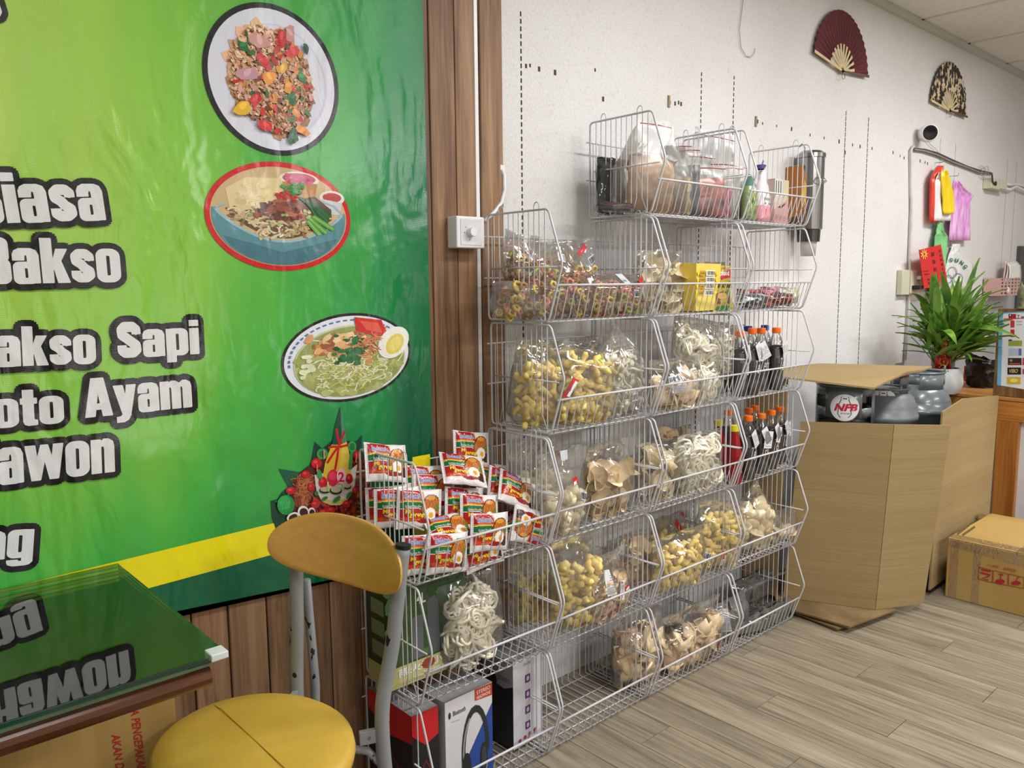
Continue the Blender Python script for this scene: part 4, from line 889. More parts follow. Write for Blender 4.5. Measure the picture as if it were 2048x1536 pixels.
# rightmost stack
bag('tall clear bag of tan puffs in the basket above the dark dried-food bags', (1468, 962, 1540, 1130), -.22, 'puffs', g, .66, 'peak', depth=.11, zfloor=F(1), roll=.05, dens=1.3)
bag('almost empty clear bag slumped at the right in the basket of tan puffs', (1528, 1020, 1590, 1100), -.23, 'puffs', g, .3, depth=.07, zfloor=F(1), dens=.4)
bag('crumpled clear bag with red label at the back beside the tan puffs', (1512, 950, 1560, 1080), -.1, 'puffs', g, .25, depth=.05, zfloor=F(1), dens=.4, stickers=(('red', .5, .8, .016, .05, .1),))
gd = 'bags of dark dried food'; DF = film_mat('smoky_bag_film', tint=(.88, .88, .89), haze=.10, base=.07, bump=.5)
bag('dark dried-food bag on top with a white label, right of its basket', (1500, 1150, 1592, 1240), -.16, 'leaf', gd, .85, depth=.1, zfloor=F(0) + .1, film=DF, lean=-.5, stickers=(('white', .28, .82, .05, .055, -.1),), name='dried_food_bag')
bag('dark dried-food bag standing at the left with a white label, bottom right basket', (1420, 1196, 1490, 1300), -.22, 'leaf', gd, .85, depth=.1, zfloor=F(0), film=DF, stickers=(('white', .2, .6, .05, .08, -.1),), name='dried_food_bag')
bag('dark dried-food bag behind the one with a white label, leaning back', (1462, 1150, 1532, 1260), -.14, 'leaf', gd, .85, depth=.1, zfloor=F(0) + .04, film=DF, name='dried_food_bag')
bag('dark dried-food bag pressed against the front wires of the lowest right basket', (1478, 1218, 1580, 1310), -.25, 'leaf', gd, .9, depth=.09, zfloor=F(0), film=DF, name='dried_food_bag')
# leftmost stack
bag('clear bag of knotted cream ring crackers beside the dark green box', (884, 1150, 1000, 1316), -.2, 'nest', g, .86, depth=.12, zfloor=F(1), roll=-.06, dens=1.5)

# ------------------------------------------------------------------ instant noodle packets
def pack_art(u, v):
    x, y = u * 2 - 1, v * 2 - 1; c = (236, 230, 228)
    def E(cx_, cy_, rx_, ry_): return ((x - cx_) / rx_) ** 2 + ((y - cy_) / ry_) ** 2 < 1
    if abs(x) > .87: return lin((226, 218, 218)) if math.sin(y * 60) > -.2 else lin((206, 198, 200))
    if x < .12 and y > -.62:
        curve = y - .10 * (1 - (x + .4) ** 2 * 2)
        if curve > .86: c = (236, 230, 228)
        elif curve > .40 and x < .06: c = (178, 22, 34)
        elif curve > .33: c = (226, 130, 40)
        elif curve > .28: c = (240, 210, 90)
        elif curve > -.02: c = (22, 112, 58)
        elif curve > -.06: c = (236, 230, 228)
        else: c = (176, 24, 26) if y > -.40 else (206, 66, 28)
    if E(.46, .02, .5, .74): c = (36, 26, 24) if not E(.48, .0, .47, .70) else ((206, 122, 42) if math.sin(x * 42 + 5 * math.sin(y * 17)) > -.2 else (164, 78, 26))
    if E(.42, .58, .2, .12): c = (222, 150, 60)
    if E(.72, -.5, .24, .26): c = (70, 38, 26)
    if E(.40, -.26, .27, .33) : c = (244, 240, 232)
    if E(.43, -.30, .115, .15): c = (240, 166, 24)
    if E(.78, .02, .12, .15) or E(.7, .2, .07, .1): c = (86, 132, 44)
    if E(.16, -.62, .34, .13): c = (160, 22, 30)
    return lin(c)
PKW, PKH, PKT = .128, .1, .026
def pk_y(x, y):
    a = max(0, 1 - (abs(x) / .9) ** 4) ** .7; b = max(0, 1 - abs(y) ** 3.2) ** .6
    return .0012 + PKT / 2 * a * b + .0011 * math.sin(9 * x + 4 * y) * a
def make_pack():
    m = MB()
    zz = lambda u: (.0022 * math.sin(u * 60)) 
    m.grid(64, 48, lambda u, v: ((u - .5) * PKW, -pk_y(u * 2 - 1, v * 2 - 1), (v - .5) * PKH * (1 - .06 * (1 - abs(u * 2 - 1))) + PKH / 2), colfn=pack_art)
    m.grid(16, 12, lambda u, v: ((u - .5) * PKW, pk_y(u * 2 - 1, v * 2 - 1), (v - .5) * PKH * (1 - .06 * (1 - abs(u * 2 - 1))) + PKH / 2), flip=True, colfn=lambda u, v: lin((236, 230, 228)) if abs(u - .5) > .4 else lin((186, 40, 34)) if .25 < v < .75 else lin((236, 228, 224)))
    o = m.build('noodle_packet', GLOSSPRINT, None, smooth=True)
    def fr(x, y, h): return (x * PKW / 2, -pk_y(x, y) - .0007 - h * 2, y * PKH / 2 * (1 - .06 * (1 - abs(x))) )
    a = Art(lambda x, y, h: (fr(x, y, h)[0], fr(x, y, h)[1], fr(x, y, h)[2] + PKH / 2), 1.0e-4)
    a.text('Indomie', -.74, .56, .72, .26, (236, 236, 240), .06, ref=0, shear=.12, res=1); a.text('Indomie', -.74, .56, .72, .26, (36, 84, 176), .012, ref=0, shear=.12, res=1)
    a.text('Instant Noodles', -.72, .10, .70, .13, (232, 236, 232), .01, shear=.05, res=1)
    a.text('Mi', -.70, -.22, .22, .22, (240, 206, 40), .04, res=1); a.text('goreng', -.56, -.46, .66, .26, (240, 206, 40), .05, shear=.1, res=1)
    a.text('Fried Noodles', -.56, -.58, .5, .08, (240, 190, 60), .01, res=1)
    off = o.location.copy(); ch = a.build('lettering', PRINT, o, world=False)
    # the packet was re-centred on its base: follow it
    ch.matrix_basis = Matrix.Translation((-off.x, -off.y, -off.z)); return o
PG = 'instant noodle packets in the top left basket'
packs = [  # px, py of the middle, plane y, yaw, lean back, roll, label
    (772, 926, -.125, .10, -.35, -.22, 'noodle packet leaning back at the far left behind the side wires, highest on that side'),
    (942, 898, -.10, .05, -.25, -.20, 'noodle packet standing highest at the back right of the heap'),
    (926, 940, -.165, -.05, -.75, -.30, 'noodle packet tilted forward on top, in front of the highest one'),
    (838, 1018, -.185, -.1, -.18, -.16, 'noodle packet upright at the left front behind the side wires, egg facing out'),
    (795, 1015, -.16, -.15, -.12, -.08, 'noodle packet squeezed behind the upright left front packet'),
    (778, 1010, -.13, -.12, -.12, -.05, 'noodle packet furthest left in the standing row behind the side wires'),
    (850, 968, -.115, 0, -.3, -.16, 'noodle packet half hidden in the middle at the back, only its red top showing'),
    (868, 985, -.135, 0, -.25, -.14, 'noodle packet just in front of the half hidden middle one'),
    (928, 1012, -.18, .02, -.25, -.22, 'noodle packet in the centre row, second from front, tilted'),
    (958, 1026, -.215, .02, -.25, -.22, 'noodle packet in the centre of the heap overlapped by the front middle packet'),
    (978, 1064, -.275, .03, -.12, -.16, 'noodle packet upright at the front middle against the rail'),
    (894, 1106, -.282, .05, -.1, -.18, 'noodle packet at the front left against the rail above the chair back'),
    (846, 1108, -.255, .0, -.08, -.12, 'noodle packet behind the front left packet by the side frame'),
    (1034, 984, -.205, .1, -.55, -.62, 'noodle packet on the right slope of the heap turned clockwise, egg showing'),
    (1058, 1052, -.255, .05, -.2, 2.75, 'noodle packet upside down at the front right corner'),
    (1012, 976, -.165, .05, -.45, -.5, 'noodle packet beneath the turned right one, blue lettering peeping out'),
    (985, 958, -.12, .1, -.5, -.35, 'noodle packet at the back right under the highest packet'),
    (966, 1098, -.262, .0, -.15, .06, 'noodle packet standing low at the bottom front, beneath the front middle packet'),
    (1040, 1046, -.19, .05, -.3, .2, 'noodle packet low at the right, behind the upside down corner packet'),
    (900, 1060, -.23, 0, -.9, -.1, 'noodle packet lying nearly flat in the middle of the basket behind the front row')]
pp = make_pack(); fst = True
for px, py, Y, yaw, lean, roll, lb in packs:
    o = pp if fst else copy_tree(pp); fst = False; c = at(px, py, Y)
    o.matrix_basis = Matrix.Translation(c) @ Matrix.Rotation(yaw, 4, 'Z') @ Matrix.Rotation(lean, 4, 'X') @ Matrix.Rotation(-roll, 4, 'Y') @ Matrix.Translation((0, 0, -PKH / 2))
    o['label'] = lb; o['category'] = 'noodle packet'; o['group'] = PG
A, B = at(826, 955, -.075), at(860, 908, -.075)
t = thing('yellow_packet', 'bright yellow packet standing upright at the back of the noodle basket', 'packet', ((A.x + B.x) / 2, -.075, F(2)))
MB().grid(8, 8, lambda u, v: (A.x + u * (B.x - A.x), -.075 - .012 * math.sin(math.pi * u) * math.sin(math.pi * min(1, v * 1.1)), F(2) + v * (B.z - F(2))), col=(236, 214, 30)).grid(8, 8, lambda u, v: (A.x + u * (B.x - A.x), -.075 + .012 * math.sin(math.pi * u) * math.sin(math.pi * min(1, v * 1.1)), F(2) + v * (B.z - F(2))), col=(236, 214, 30), flip=True).build('wrapper', GLOSSPRINT, t, world=True, smooth=True)
tag(t, group=None)

# ------------------------------------------------------------------ other goods in the baskets
BODY = {}
def carton(name, label, cat, lo, size, yaw, cols, group=None, bevel=.0015):
    """printed box; cols: front, right, left, top, back; origin at the middle of its base"""
    w, d, h = size; t = thing(name, label, cat, lo, (0, 0, yaw), group); m = MB(); x, y = w / 2, d / 2
    V = [(-x, -y, 0), (x, -y, 0), (x, y, 0), (-x, y, 0), (-x, -y, h), (x, -y, h), (x, y, h), (-x, y, h)]
    for f, c in (((0, 1, 5, 4), cols[0]), ((1, 2, 6, 5), cols[1]), ((3, 0, 4, 7), cols[2]), ((4, 5, 6, 7), cols[3]), ((2, 3, 7, 6), cols[4]), ((3, 2, 1, 0), cols[4])): m.add(V, [f], c)
    BODY[t.name] = m.build('carton_body', PRINT, t)
    t['w'], t['d'], t['h'] = size; return t
def face(t, side):
    w, d, h = t['w'], t['d'], t['h']
    return {'f': lambda x, y, k: (-w / 2 + x * w, -d / 2 - .0003 - k, y * h), 'r': lambda x, y, k: (w / 2 + .0003 + k, -d / 2 + x * d, y * h),
            'l': lambda x, y, k: (-w / 2 - .0003 - k, d / 2 - x * d, y * h), 't': lambda x, y, k: (-w / 2 + x * w, -d / 2 + y * d, h + .0003 + k)}[side]
def clean(t):
    for k in ('w', 'd', 'h'): del t[k]
def fit(x0, x1, y0, y1, Y):
    A, B = at(x0, y1, Y), at(x1, y0, Y); return (A.x + B.x) / 2, B.x - A.x, B.z - A.z
# headphone boxes, bottom left basket
cx, w, h = fit(892, 986, 1406, 1560, -.275)
t = carton('headphone_box', 'white and blue headphone box with headphones pictured, front of the bottom left basket', 'box', (cx, -.222, F(0)), (w, .1, .262), .03, [(214, 212, 216), (120, 120, 124), (206, 206, 210), (150, 150, 152), (120, 120, 120)])
a = Art(face(t, 'f')); a.poly([(0, 0), (1, 0), (1, .78), (.05, 0)], (36, 70, 150)); a.poly([(.62, .88), (1, .86), (1, .99), (.62, 1)], (190, 64, 40)); a.text('STEREO', .66, .935, .3, .04, (240, 220, 210), .01); a.text('HEADPHONE', .66, .885, .3, .035, (240, 220, 210), .01)
a.text('Bluetooth', .16, .83, .26, .05, (50, 50, 54), .01); a.ell(.09, .85, .025, .035, (40, 40, 44)); a.stroke([(.12, .78), (.3, .765)], .006, (170, 170, 176))
a.stroke([(.38 + .26 * math.cos(q) + (.24), .36 + .44 * math.sin(q)) for q in [3.5 - i * .28 for i in range(14)]], .075, (36, 40, 42)); a.stroke([(.40 + .26 * math.cos(q) + (.22), .36 + .40 * math.sin(q)) for q in [3.4 - i * .28 for i in range(6)]], .03, (150, 152, 156))
a.ell(.42, .22, .1, .16, (30, 34, 36)); a.ell(.8, .24, .08, .16, (34, 38, 40)); a.ell(.8, .24, .05, .11, (60, 64, 66)); a.build('print', PRINT, t)
a = Art(face(t, 'l')); 
for i in range(4): a.ell(.5, .2 + i * .17, .12, .055, (30, 60, 130))
a.build('print', PRINT, BODY[t.name]); clean(t)
cx, w, h = fit(935, 1046, 1372, 1510, -.16)
t = carton('headphone_box', 'white and black headphone box with a column of purple icons, behind the blue one', 'box', (cx + .06, -.165, F(0)), (.115, .12, .262), .06, [(206, 204, 212), (150, 150, 156), (34, 30, 40), (138, 138, 142), (120, 120, 120)])
a = Art(face(t, 'f')); a.text('BH-500', .38, .9, .24, .035, (140, 130, 150), .005)
for i in range(4): a.rect(.42, .16 + i * .18, .6, .25 + i * .18, (96, 50, 110)); a.ell(.51, .205 + i * .18, .05, .028, (200, 180, 210))
for i in range(4): a.ell(.22 + .18 * i, .07 + .012 * i, .05, .022, (170, 50, 70))
a.build('print', PRINT, t)
a = Art(face(t, 'l')); a.poly([(0, 1), (1, 1), (1, .72), (.7, .66), (0, .72)], (150, 148, 154)); a.text('STEREO', .5, .74, .4, .05, (90, 40, 100), .01); a.ell(.3, .72, .16, .08, (20, 20, 24)); a.build('print', PRINT, BODY[t.name]); clean(t)
A, B = at(772, 1540, -.2), at(862, 1400, -.2)
t = carton('headphone_box', 'black box with bright red top band, leftmost in the bottom left basket', 'box', ((A.x + B.x) / 2 + .002, -.17, F(0)), (.08, .2, .262), .0, [(22, 20, 22), (24, 22, 24), (20, 18, 20), (150, 148, 150), (20, 20, 20)])
for sd in 'fl':
    a = Art(face(t, sd)); a.poly([(0, 1), (1, 1), (1, .72), (.5, .66), (0, .8)], (196, 22, 28)); a.stroke([(.1, .3), (.5, .5), (.9, .25)], .012, (170, 30, 40)); a.build('print', PRINT, t)
clean(t)
# green box, leftmost stack middle basket
A, B = at(738, 1345, -.12), at(872, 1160, -.12)
t = carton('cooker_box', 'dark green cooker box with pale yellow lettered strip, standing in the left basket', 'box', ((A.x + B.x) / 2 + .02, -.15, F(1)), (B.x - A.x + .015, .10, .275), .0, [(52, 78, 40), (30, 40, 28), (38, 62, 34), (60, 78, 50), (40, 60, 40)])
a = Art(face(t, 'f')); a.rect(0, 0, 1, .2, (196, 190, 126))
R = random.Random(9)
for i in range(60): blob(a, R.random(), R.uniform(.26, .98), .09, jit((60, 92, 44), R, 22), R)
a.poly([(.3, .22), (.3, .62), (.44, .64), (.44, .22)], (96, 102, 104)); a.poly([(.5, .22), (.5, .74), (.6, .78), (.66, .72), (.66, .22)], (84, 90, 92)); a.poly([(.68, .22), (.98, .44), (.98, .54), (.68, .36)], (132, 138, 138)); a.text('4L', .36, .74, .12, .1, (220, 226, 214), .02)
a.text('雨火坎小', .1, .1, .6, .08, (236, 236, 226), .04); a.ell(.5, .14, .09, .05, (150, 60, 40)); a.text('一次搞定', .3, .02, .5, .06, (230, 230, 220), .03); a.text('4L', .84, .08, .12, .06, (90, 100, 60), .01); a.build('print', PRINT, t)
a = Art(face(t, 'l')); a.rect(0, 0, 1, .2, (180, 174, 116))
for i in range(3): a.rect(.2, .28 + i * .2, .8, .42 + i * .2, (120, 132, 96))
a.build('print', PRINT, BODY[t.name]); clean(t)
# yellow carton and spice sachets, third stack
A, B = at(1362, 632, -.24), at(1422, 528, -.24)
t = carton('spice_carton', 'open yellow display carton with four barcodes on its side, third stack', 'box', ((A.x + B.x) / 2 + .02, -.215, F(4)), (B.x - A.x, .11, B.z - F(4)), .10, [(232, 206, 92), (222, 196, 20), (226, 196, 80), (120, 100, 60), (216, 190, 60)])
a = Art(face(t, 'f'))
for i in range(4):
    z = .32 + i * .14; a.rect(.1, z, .3, z + .11, (196, 150, 30)); a.rect(.34, z, .7, z + .12, (238, 236, 224)); a.ell(.04, z + .06, .04, .05, (236, 214, 20)); a.ell(.8, z + .06, .055, .05, (236, 214, 20)); a.text('AYAM', .12, z + .04, .15, .03, (110, 80, 20), .005)
    for k in range(8): a.rect(.37 + k * .04, z + .02, .37 + k * .04 + (.022 if k % 3 else .012), z + .1, (50, 50, 54))
a.build('print', PRINT, t); m = MB(); w_, d_, h_ = t['w'], t['d'], t['h']
for k in range(9): x = -w_ / 2 + w_ * k / 9; m.add([(x, d_ / 2, h_), (x + w_ / 9, d_ / 2, h_), (x + w_ / 18, d_ / 2, h_ + .008)], [(0, 1, 2)], (226, 200, 40))
m.build('torn_edge', PRINT, t); clean(t)
A, B = at(1428, 628, -.27), at(1470, 530, -.27)
def sachet(name, label, A, B, Y, paint, back=(180, 160, 60), lean=0, yaw=0, group=None, cat='packet', th=.012):
    w, h = B.x - A.x, B.z - A.z; t = thing(name, label, cat, ((A.x + B.x) / 2, Y, A.z), (lean, 0, yaw), group); b = lambda u, v: th / 2 * (max(0, math.sin(math.pi * u)) * max(0, math.sin(math.pi * v))) ** .5 + .0008
    MB().grid(8, 8, lambda u, v: ((u - .5) * w, -b(u, v), v * h), col=back).grid(8, 8, lambda u, v: ((u - .5) * w, b(u, v), v * h), col=back, flip=True).build('wrapper', GLOSSPRINT, t, smooth=True)
    if paint:
        a = Art(lambda x, y, k: ((x - .5) * w, -b(x, y) - .0006 - k, y * h)); paint(a); a.build('print', PRINT, t)
    return t
def P(a):
    a.rect(.02, .3, .98, .97, (226, 190, 120)); a.rect(.02, .02, .98, .3, (214, 190, 30)); a.poly([(.06, .92), (.94, .95), (.92, .74), (.55, .72), (.45, .69), (.38, .73), (.08, .74)], (190, 24, 34)); a.text('Indofood', .12, .78, .72, .11, (240, 236, 232), .03, shear=.1)
    a.stroke([(.1, .66), (.9, .66)], .012, (90, 80, 60)); a.text('OR AYAM', .08, .52, .86, .09, (40, 34, 26), .02); a.poly([(.12, .2), (.16, .42), (.5, .46), (.86, .42), (.84, .2)], (120, 74, 40)); a.ell(.42, .36, .24, .07, (196, 150, 90)); a.ell(.74, .42, .12, .07, (90, 130, 50)); a.ell(.5, .1, .4, .06, (60, 120, 60))
g2 = 'seasoning sachets beside the yellow carton'
sachet('seasoning_sachet', 'orange and yellow seasoning sachet with red banner, standing right of the yellow carton', A, B, -.265, P, lean=-.08)
sachet('seasoning_sachet', 'dark edged sachet standing just behind the red bannered seasoning sachet', A + Vector((.006, 0, 0)), B + Vector((.002, 0, .012)), -.245, None, (120, 110, 96), lean=-.1)
# small packets in the rightmost stack, second tier
def lump(label, x0, y0, x1, y1, Y, col, seed, accent=None):
    A, B = at(x0, y1, Y), at(x1, y0, Y); w, h = abs(B.x - A.x), B.z - A.z; t = thing('candy_packet', label, 'packet', ((A.x + B.x) / 2, Y, max(F(4), A.z))); o3 = Vector((seed * 5.0, 0, 0))
    def s(u, v, sg):
        b = .03 * (max(0, math.sin(math.pi * u)) * max(0, math.sin(math.pi * v))) ** .5; nn = noise.noise_vector(Vector((u * 5, v * 4, sg)) + o3) * .006
        return Vector(((u - .5) * w, -sg * b, v * h)) + nn
    cf = lambda u, v: lin(accent if accent and noise.noise(Vector((u * 5, v * 4, seed))) > .15 else col)
    MB().grid(14, 10, lambda u, v: s(u, v, 1), colfn=cf).grid(14, 10, lambda u, v: s(u, v, -1), col=col, flip=True).build('wrapper', GLOSSPRINT, t, smooth=True); return t
lump('dark maroon packet lying at the left of the small packets, right stack', 1474, 578, 1530, 602, -.16, (96, 38, 44), 1, (170, 80, 60))
lump('pink and maroon packet in the middle of the small packets, right stack', 1516, 574, 1578, 606, -.17, (150, 70, 92), 2, (196, 130, 150))
lump('silver and black packet with white edge at the front left of the small packets', 1472, 594, 1532, 624, -.23, (60, 60, 62), 3, (176, 178, 180))
lump('dark wine red packet lying flat at the front of the small packets', 1524, 594, 1584, 622, -.22, (78, 28, 30), 4, (190, 96, 70))
lump('pale green and yellow packet at the right end of the small packets', 1558, 576, 1594, 608, -.2, (176, 176, 110), 5, (226, 226, 214))

# bottles
TEA = M('dark_tea_liquid', (40, 22, 16), .12, spec=.6, var=.3); CHILI = M('red_chili_sauce', (150, 14, 20), .18, spec=.5, var=.15); PET = film_mat('clear_bottle_plastic', tint=(.97, .97, .97), haze=.03, base=.06, bump=.05)
OCAP = M('orange_cap', (236, 108, 22), .4, var=.05); YCAP = M('yellow_cap', (222, 206, 40), .4, var=.05); BCAP = M('blue_cap', (30, 70, 160), .4, var=.05)
BOTP = [(0, 0), (.026, .001), (.0295, .008), (.0285, .03), (.0295, .05), (.0275, .058), (.0295, .066), (.0295, .12), (.0275, .14), (.0295, .152), (.028, .178), (.021, .204), (.0135, .222), (.0125, .236)]
def make_bottle(liq, cap, tagged=True, label=False):
    t = thing('sauce_bottle', 'x', 'bottle')
    MB().lathe(BOTP, 18).build('bottle_body', PET, t, smooth=True)
    MB().lathe([(max(0, r - .0018), z + .001) for r, z in BOTP if z < .185] + [(0, .182)], 18).build('liquid', liq, t, smooth=True)
    m = MB(); m.lathe([(.0145, .228), (.0158, .23), (.0158, .247), (.0148, .25), (0, .25)], 20); m.build('cap', cap, t)
    fr = lambda x, y, k: ((.0305 + k) * math.sin(x), -(.0305 + k) * math.cos(x), y)
    a = Art(fr); a.text('Tehb', -.9, .082, 1.5, .05, (226, 222, 220), -.004, ref=0, shear=6)
    for k in range(7): a.rect(-1.3 + k * .07, .13, -1.27 + k * .07, .165, (150, 152, 156))
    a.build('lettering', PRINT, t); return t
def make_chili():
    t = thing('sauce_bottle', 'x', 'bottle')
    MB().lathe([(0, 0), (.026, .001), (.029, .008), (.029, .10), (.027, .13), (.021, .17), (.014, .205), (.0125, .215)], 18).build('bottle_body', CHILI, t, smooth=True)
    MB().lathe([(.014, .208), (.0165, .21), (.0165, .232), (.0, .235)], 20).build('cap', YCAP, t)
    a = Art(lambda x, y, k: ((.0297 + k) * math.sin(x), -(.0297 + k) * math.cos(x), y)); a.ell(0, .06, .5, .016, (230, 200, 190)); a.ell(0, .06, .4, .011, (180, 20, 26)); a.build('print', PRINT, t); return t
pt_ = make_bottle(TEA, OCAP); pc_ = make_chili(); used = set()
def bottle(label, px, pyc, Y, k, src, group, yaw=0, paper=None, cap=None):
    p = at(px, pyc, Y); o = src if src.name not in used else copy_tree(src); used.add(src.name)
    o.location = (p.x, Y, F(k) - .006); o.rotation_euler = (0, 0, yaw); s = (p.z - F(k) + .006) / .25; s = min(1.06, max(.9, s)); o.scale = (1, 1, s); o['label'] = label; o['group'] = group
    if cap:
        for c in o.children:
            if c.name.startswith('cap'): c.data = c.data.copy(); c.data.materials[0] = cap
    if paper:
        x, z, w, h, rot = paper; c, q = math.cos(rot), math.sin(rot)
        def fr(u, v, kk): X, Z = (u - .5) * w, (v - .5) * h; return (x + X * c - Z * q, -.0335 - kk - .12 * abs(u - .5) * .02, z + X * q + Z * c)
        a = Art(fr)
        for r_ in STK['white']: a.rect(*r_)
        a.build('paper_tag', PRINT, o)
    return o
gt = 'bottles of dark tea in the right stack'
bottle('orange capped tea bottle nearest the front left in the upper bottle basket', 1482, 662, -.25, 3, pt_, gt, .3, (-.012, .165, .035, .07, .5))
bottle('orange capped tea bottle with long white tag in the upper bottle basket', 1505, 656, -.26, 3, pt_, gt, .1, (.012, .16, .026, .064, .08))
bottle('orange capped tea bottle with barcode showing, right of the tagged one, upper basket', 1523, 656, -.225, 3, pt_, gt, -.3)
bottle('orange capped tea bottle alone at the right in the upper bottle basket', 1553, 655, -.25, 3, pt_, gt, .25, (.024, .165, .02, .066, .25))
bottle('blue capped bottle at the back left of the upper bottle basket', 1496, 652, -.14, 3, pt_, gt, .6, None, BCAP)
bottle('blue capped bottle hidden at the back middle of the upper bottle basket', 1530, 650, -.12, 3, pt_, gt, .6, None, BCAP)
bottle('orange capped tea bottle at the back left of the upper bottle basket', 1466, 657, -.17, 3, pt_, gt, .8)
bottle('orange capped tea bottle with barcode in front of the lower bottle basket, leftmost', 1497, 831, -.27, 2, pt_, gt, .1)
bottle('orange capped tea bottle with big white paper tag, lower bottle basket', 1523, 827, -.25, 2, pt_, gt, -.1, (.0, .145, .046, .07, -.15))
bottle('orange capped tea bottle with tilted white tag, third in the lower bottle basket', 1543, 822, -.235, 2, pt_, gt, .1, (-.004, .15, .036, .066, -.25))
bottle('orange capped tea bottle at the right end of the lower bottle basket', 1560, 819, -.215, 2, pt_, gt, .2, (.022, .155, .018, .066, .2))
bottle('orange capped tea bottle at the back of the lower bottle basket, half hidden', 1498, 816, -.16, 2, pt_, gt, .4)
bottle('orange capped tea bottle at the back centre of the lower bottle basket', 1510, 820, -.13, 2, pt_, gt, .4)
bottle('orange capped tea bottle at the back left of the lower basket, seen through the wires', 1457, 822, -.12, 2, pt_, gt, .4)
gs = 'red sauce bottles in the lower bottle basket'
bottle('red sauce bottle with yellow cap in front of the other red one', 1469, 852, -.27, 2, pc_, gs, .5)
bottle('red sauce bottle with yellow cap further left and behind', 1437, 850, -.17, 2, pc_, gs, .5)

# top right basket: bottles, card box, open carton
def soft_bottle(label, px, py0, py1, Y, k, prof, n, cols, tilt, name='detergent_bottle', sx=1, sy=.7, parts=(), world_top=True):
    A = at(px, py1, Y); T = at(px, py0, Y); h = T.z - F(k); t = thing(name, label, 'bottle', (A.x, Y, F(k)), (-.08, tilt, 0)); pr = [(r, z * h) for r, z in prof]
    m = MB()
    for i in range(len(pr) - 1):
        s_ = MB(); s_.lathe(pr[i:i + 2], n, sx=sx, sy=sy); m.add(s_.v, s_.f, cols(prof[i][1]))
    m.build('bottle_body', GLOSSPRINT, t, smooth=True); return t, h
t, h = soft_bottle('green bottle leaning at the left of the top right basket', 1496, 346, 436, -.24, 5, [(0, 0), (.03, .01), (.034, .06), (.034, .2), (.034, .4), (.034, .58), (.03, .72), (.02, .86), (.014, .95), (.012, 1), (0, 1)], 20, lambda z: (124, 142, 84) if z < .3 else ((130, 150, 100) if z < .6 else (84, 126, 108)), .20)
a = Art(lambda x, y, q: ((.0348 + q) * math.sin(x), -.7 * (.0348 + q) * math.cos(x), y * h)); a.rect(-.9, .18, .9, .6, (130, 150, 60)); R = random.Random(2)
for i in range(26): blob(a, R.uniform(-.8, .8), R.uniform(.22, .56), .06, jit(R.choice([(190, 186, 60), (60, 96, 40), (210, 214, 180)]), R), R)
a.build('print', PRINT, t)
t, h = soft_bottle('white and pink bottle with purple spout in the top right basket', 1524, 338, 436, -.22, 5, [(0, 0), (.034, .01), (.038, .05), (.038, .3), (.036, .5), (.03, .68), (.02, .8), (.017, .9), (.017, .98), (0, 1)], 20, lambda z: (226, 150, 160) if z < .3 else (236, 226, 228), .10)
a = Art(lambda x, y, q: ((.0388 + q) * math.sin(x), -.7 * (.0388 + q) * math.cos(x), y * h)); a.rect(-.8, .28, .6, .5, (226, 216, 214)); a.text('BRIGHT', -.6, .4, .8, .05, (80, 60, 64), .01); a.rect(-.5, .32, .3, .36, (120, 100, 104)); a.rect(-.4, .12, .5, .24, (206, 70, 100)); a.build('print', PRINT, t)
PUR = M('purple_plastic', (104, 100, 170), .35); MB().lathe([(.012, h * .93), (.02, h * 1.0), (.017, h * 1.0), (0, h * .97)], 16, (-.028, -.01, .01)).build('spout_cup', PUR, t); MB().tube([(-.03, -.01, h * .98), (-.014, -.012, h * 1.16)], .003, 6).build('spout', PUR, t)
A, B = at(1541, 438, -.24), at(1574, 362, -.24)
t = carton('card_box', 'flat beige and pink card box between the pink bottle and the brown open box', 'box', ((A.x + B.x) / 2, -.235, F(5)), (B.x - A.x, .03, B.z - F(5)), .05, [(206, 186, 170), (196, 190, 170), (190, 170, 160), (214, 206, 184), (190, 180, 160)])
a = Art(face(t, 'f')); a.rect(0, .6, .55, 1, (206, 206, 196)); a.rect(.55, .6, 1, 1, (196, 186, 156)); a.poly([(0, 0), (0, .3), (1, .58), (1, 0)], (196, 146, 142)); a.poly([(.2, .36), (.5, .4), (.9, .5), (.5, .34)], (60, 40, 44))
for i in range(3): a.rect(.08 + .16 * i, .66, .13 + .16 * i, .96, (70, 64, 60))
a.build('print', PRINT, BODY[t.name]); clean(t)
A, B = at(1574, 438, -.22), at(1627, 346, -.22)
cx, w, h = (A.x + B.x) / 2 - .03, .085, B.z - F(5) + .012
t = thing('open_carton', 'narrow brown and yellow open carton leaning right in the top right basket', 'box', (cx, -.215, F(5) + .012), (-.1, .40, .25))
m = MB(); d = .06
for (p, q) in (((-w / 2, -d / 2), (w / 2, -d / 2)), ((w / 2, -d / 2), (w / 2, d / 2)), ((w / 2, d / 2), (-w / 2, d / 2)), ((-w / 2, d / 2), (-w / 2, -d / 2))):
    m.add([(*p, 0), (*q, 0), (*q, h), (*p, h)], [(0, 1, 2, 3)], (150, 92, 34))
m.add([(-w / 2, -d / 2, 0), (w / 2, -d / 2, 0), (w / 2, d / 2, 0), (-w / 2, d / 2, 0)], [(0, 1, 2, 3)], (90, 60, 30)); m.build('carton_body', PRINT, t, solid=.0015)
a = Art(lambda x, y, q: (-w / 2 + x * w, -d / 2 - .001 - q, y * h)); a.poly([(.0, 0), (1, 0), (1, .82), (.55, .82), (.35, .5), (0, .42)], (190, 152, 20)); a.poly([(0, 0), (1, 0), (1, .22), (0, .3)], (84, 44, 24)); a.poly([(.32, .48), (.6, .82), (.42, .46)], (230, 206, 50))
for i in range(14): a.ell(.2 + .05 * i % .8, .12 + (i * .37 % .3), .06, .03, (120 + 6 * i, 80, 30))
a.build('print', PRINT, t)
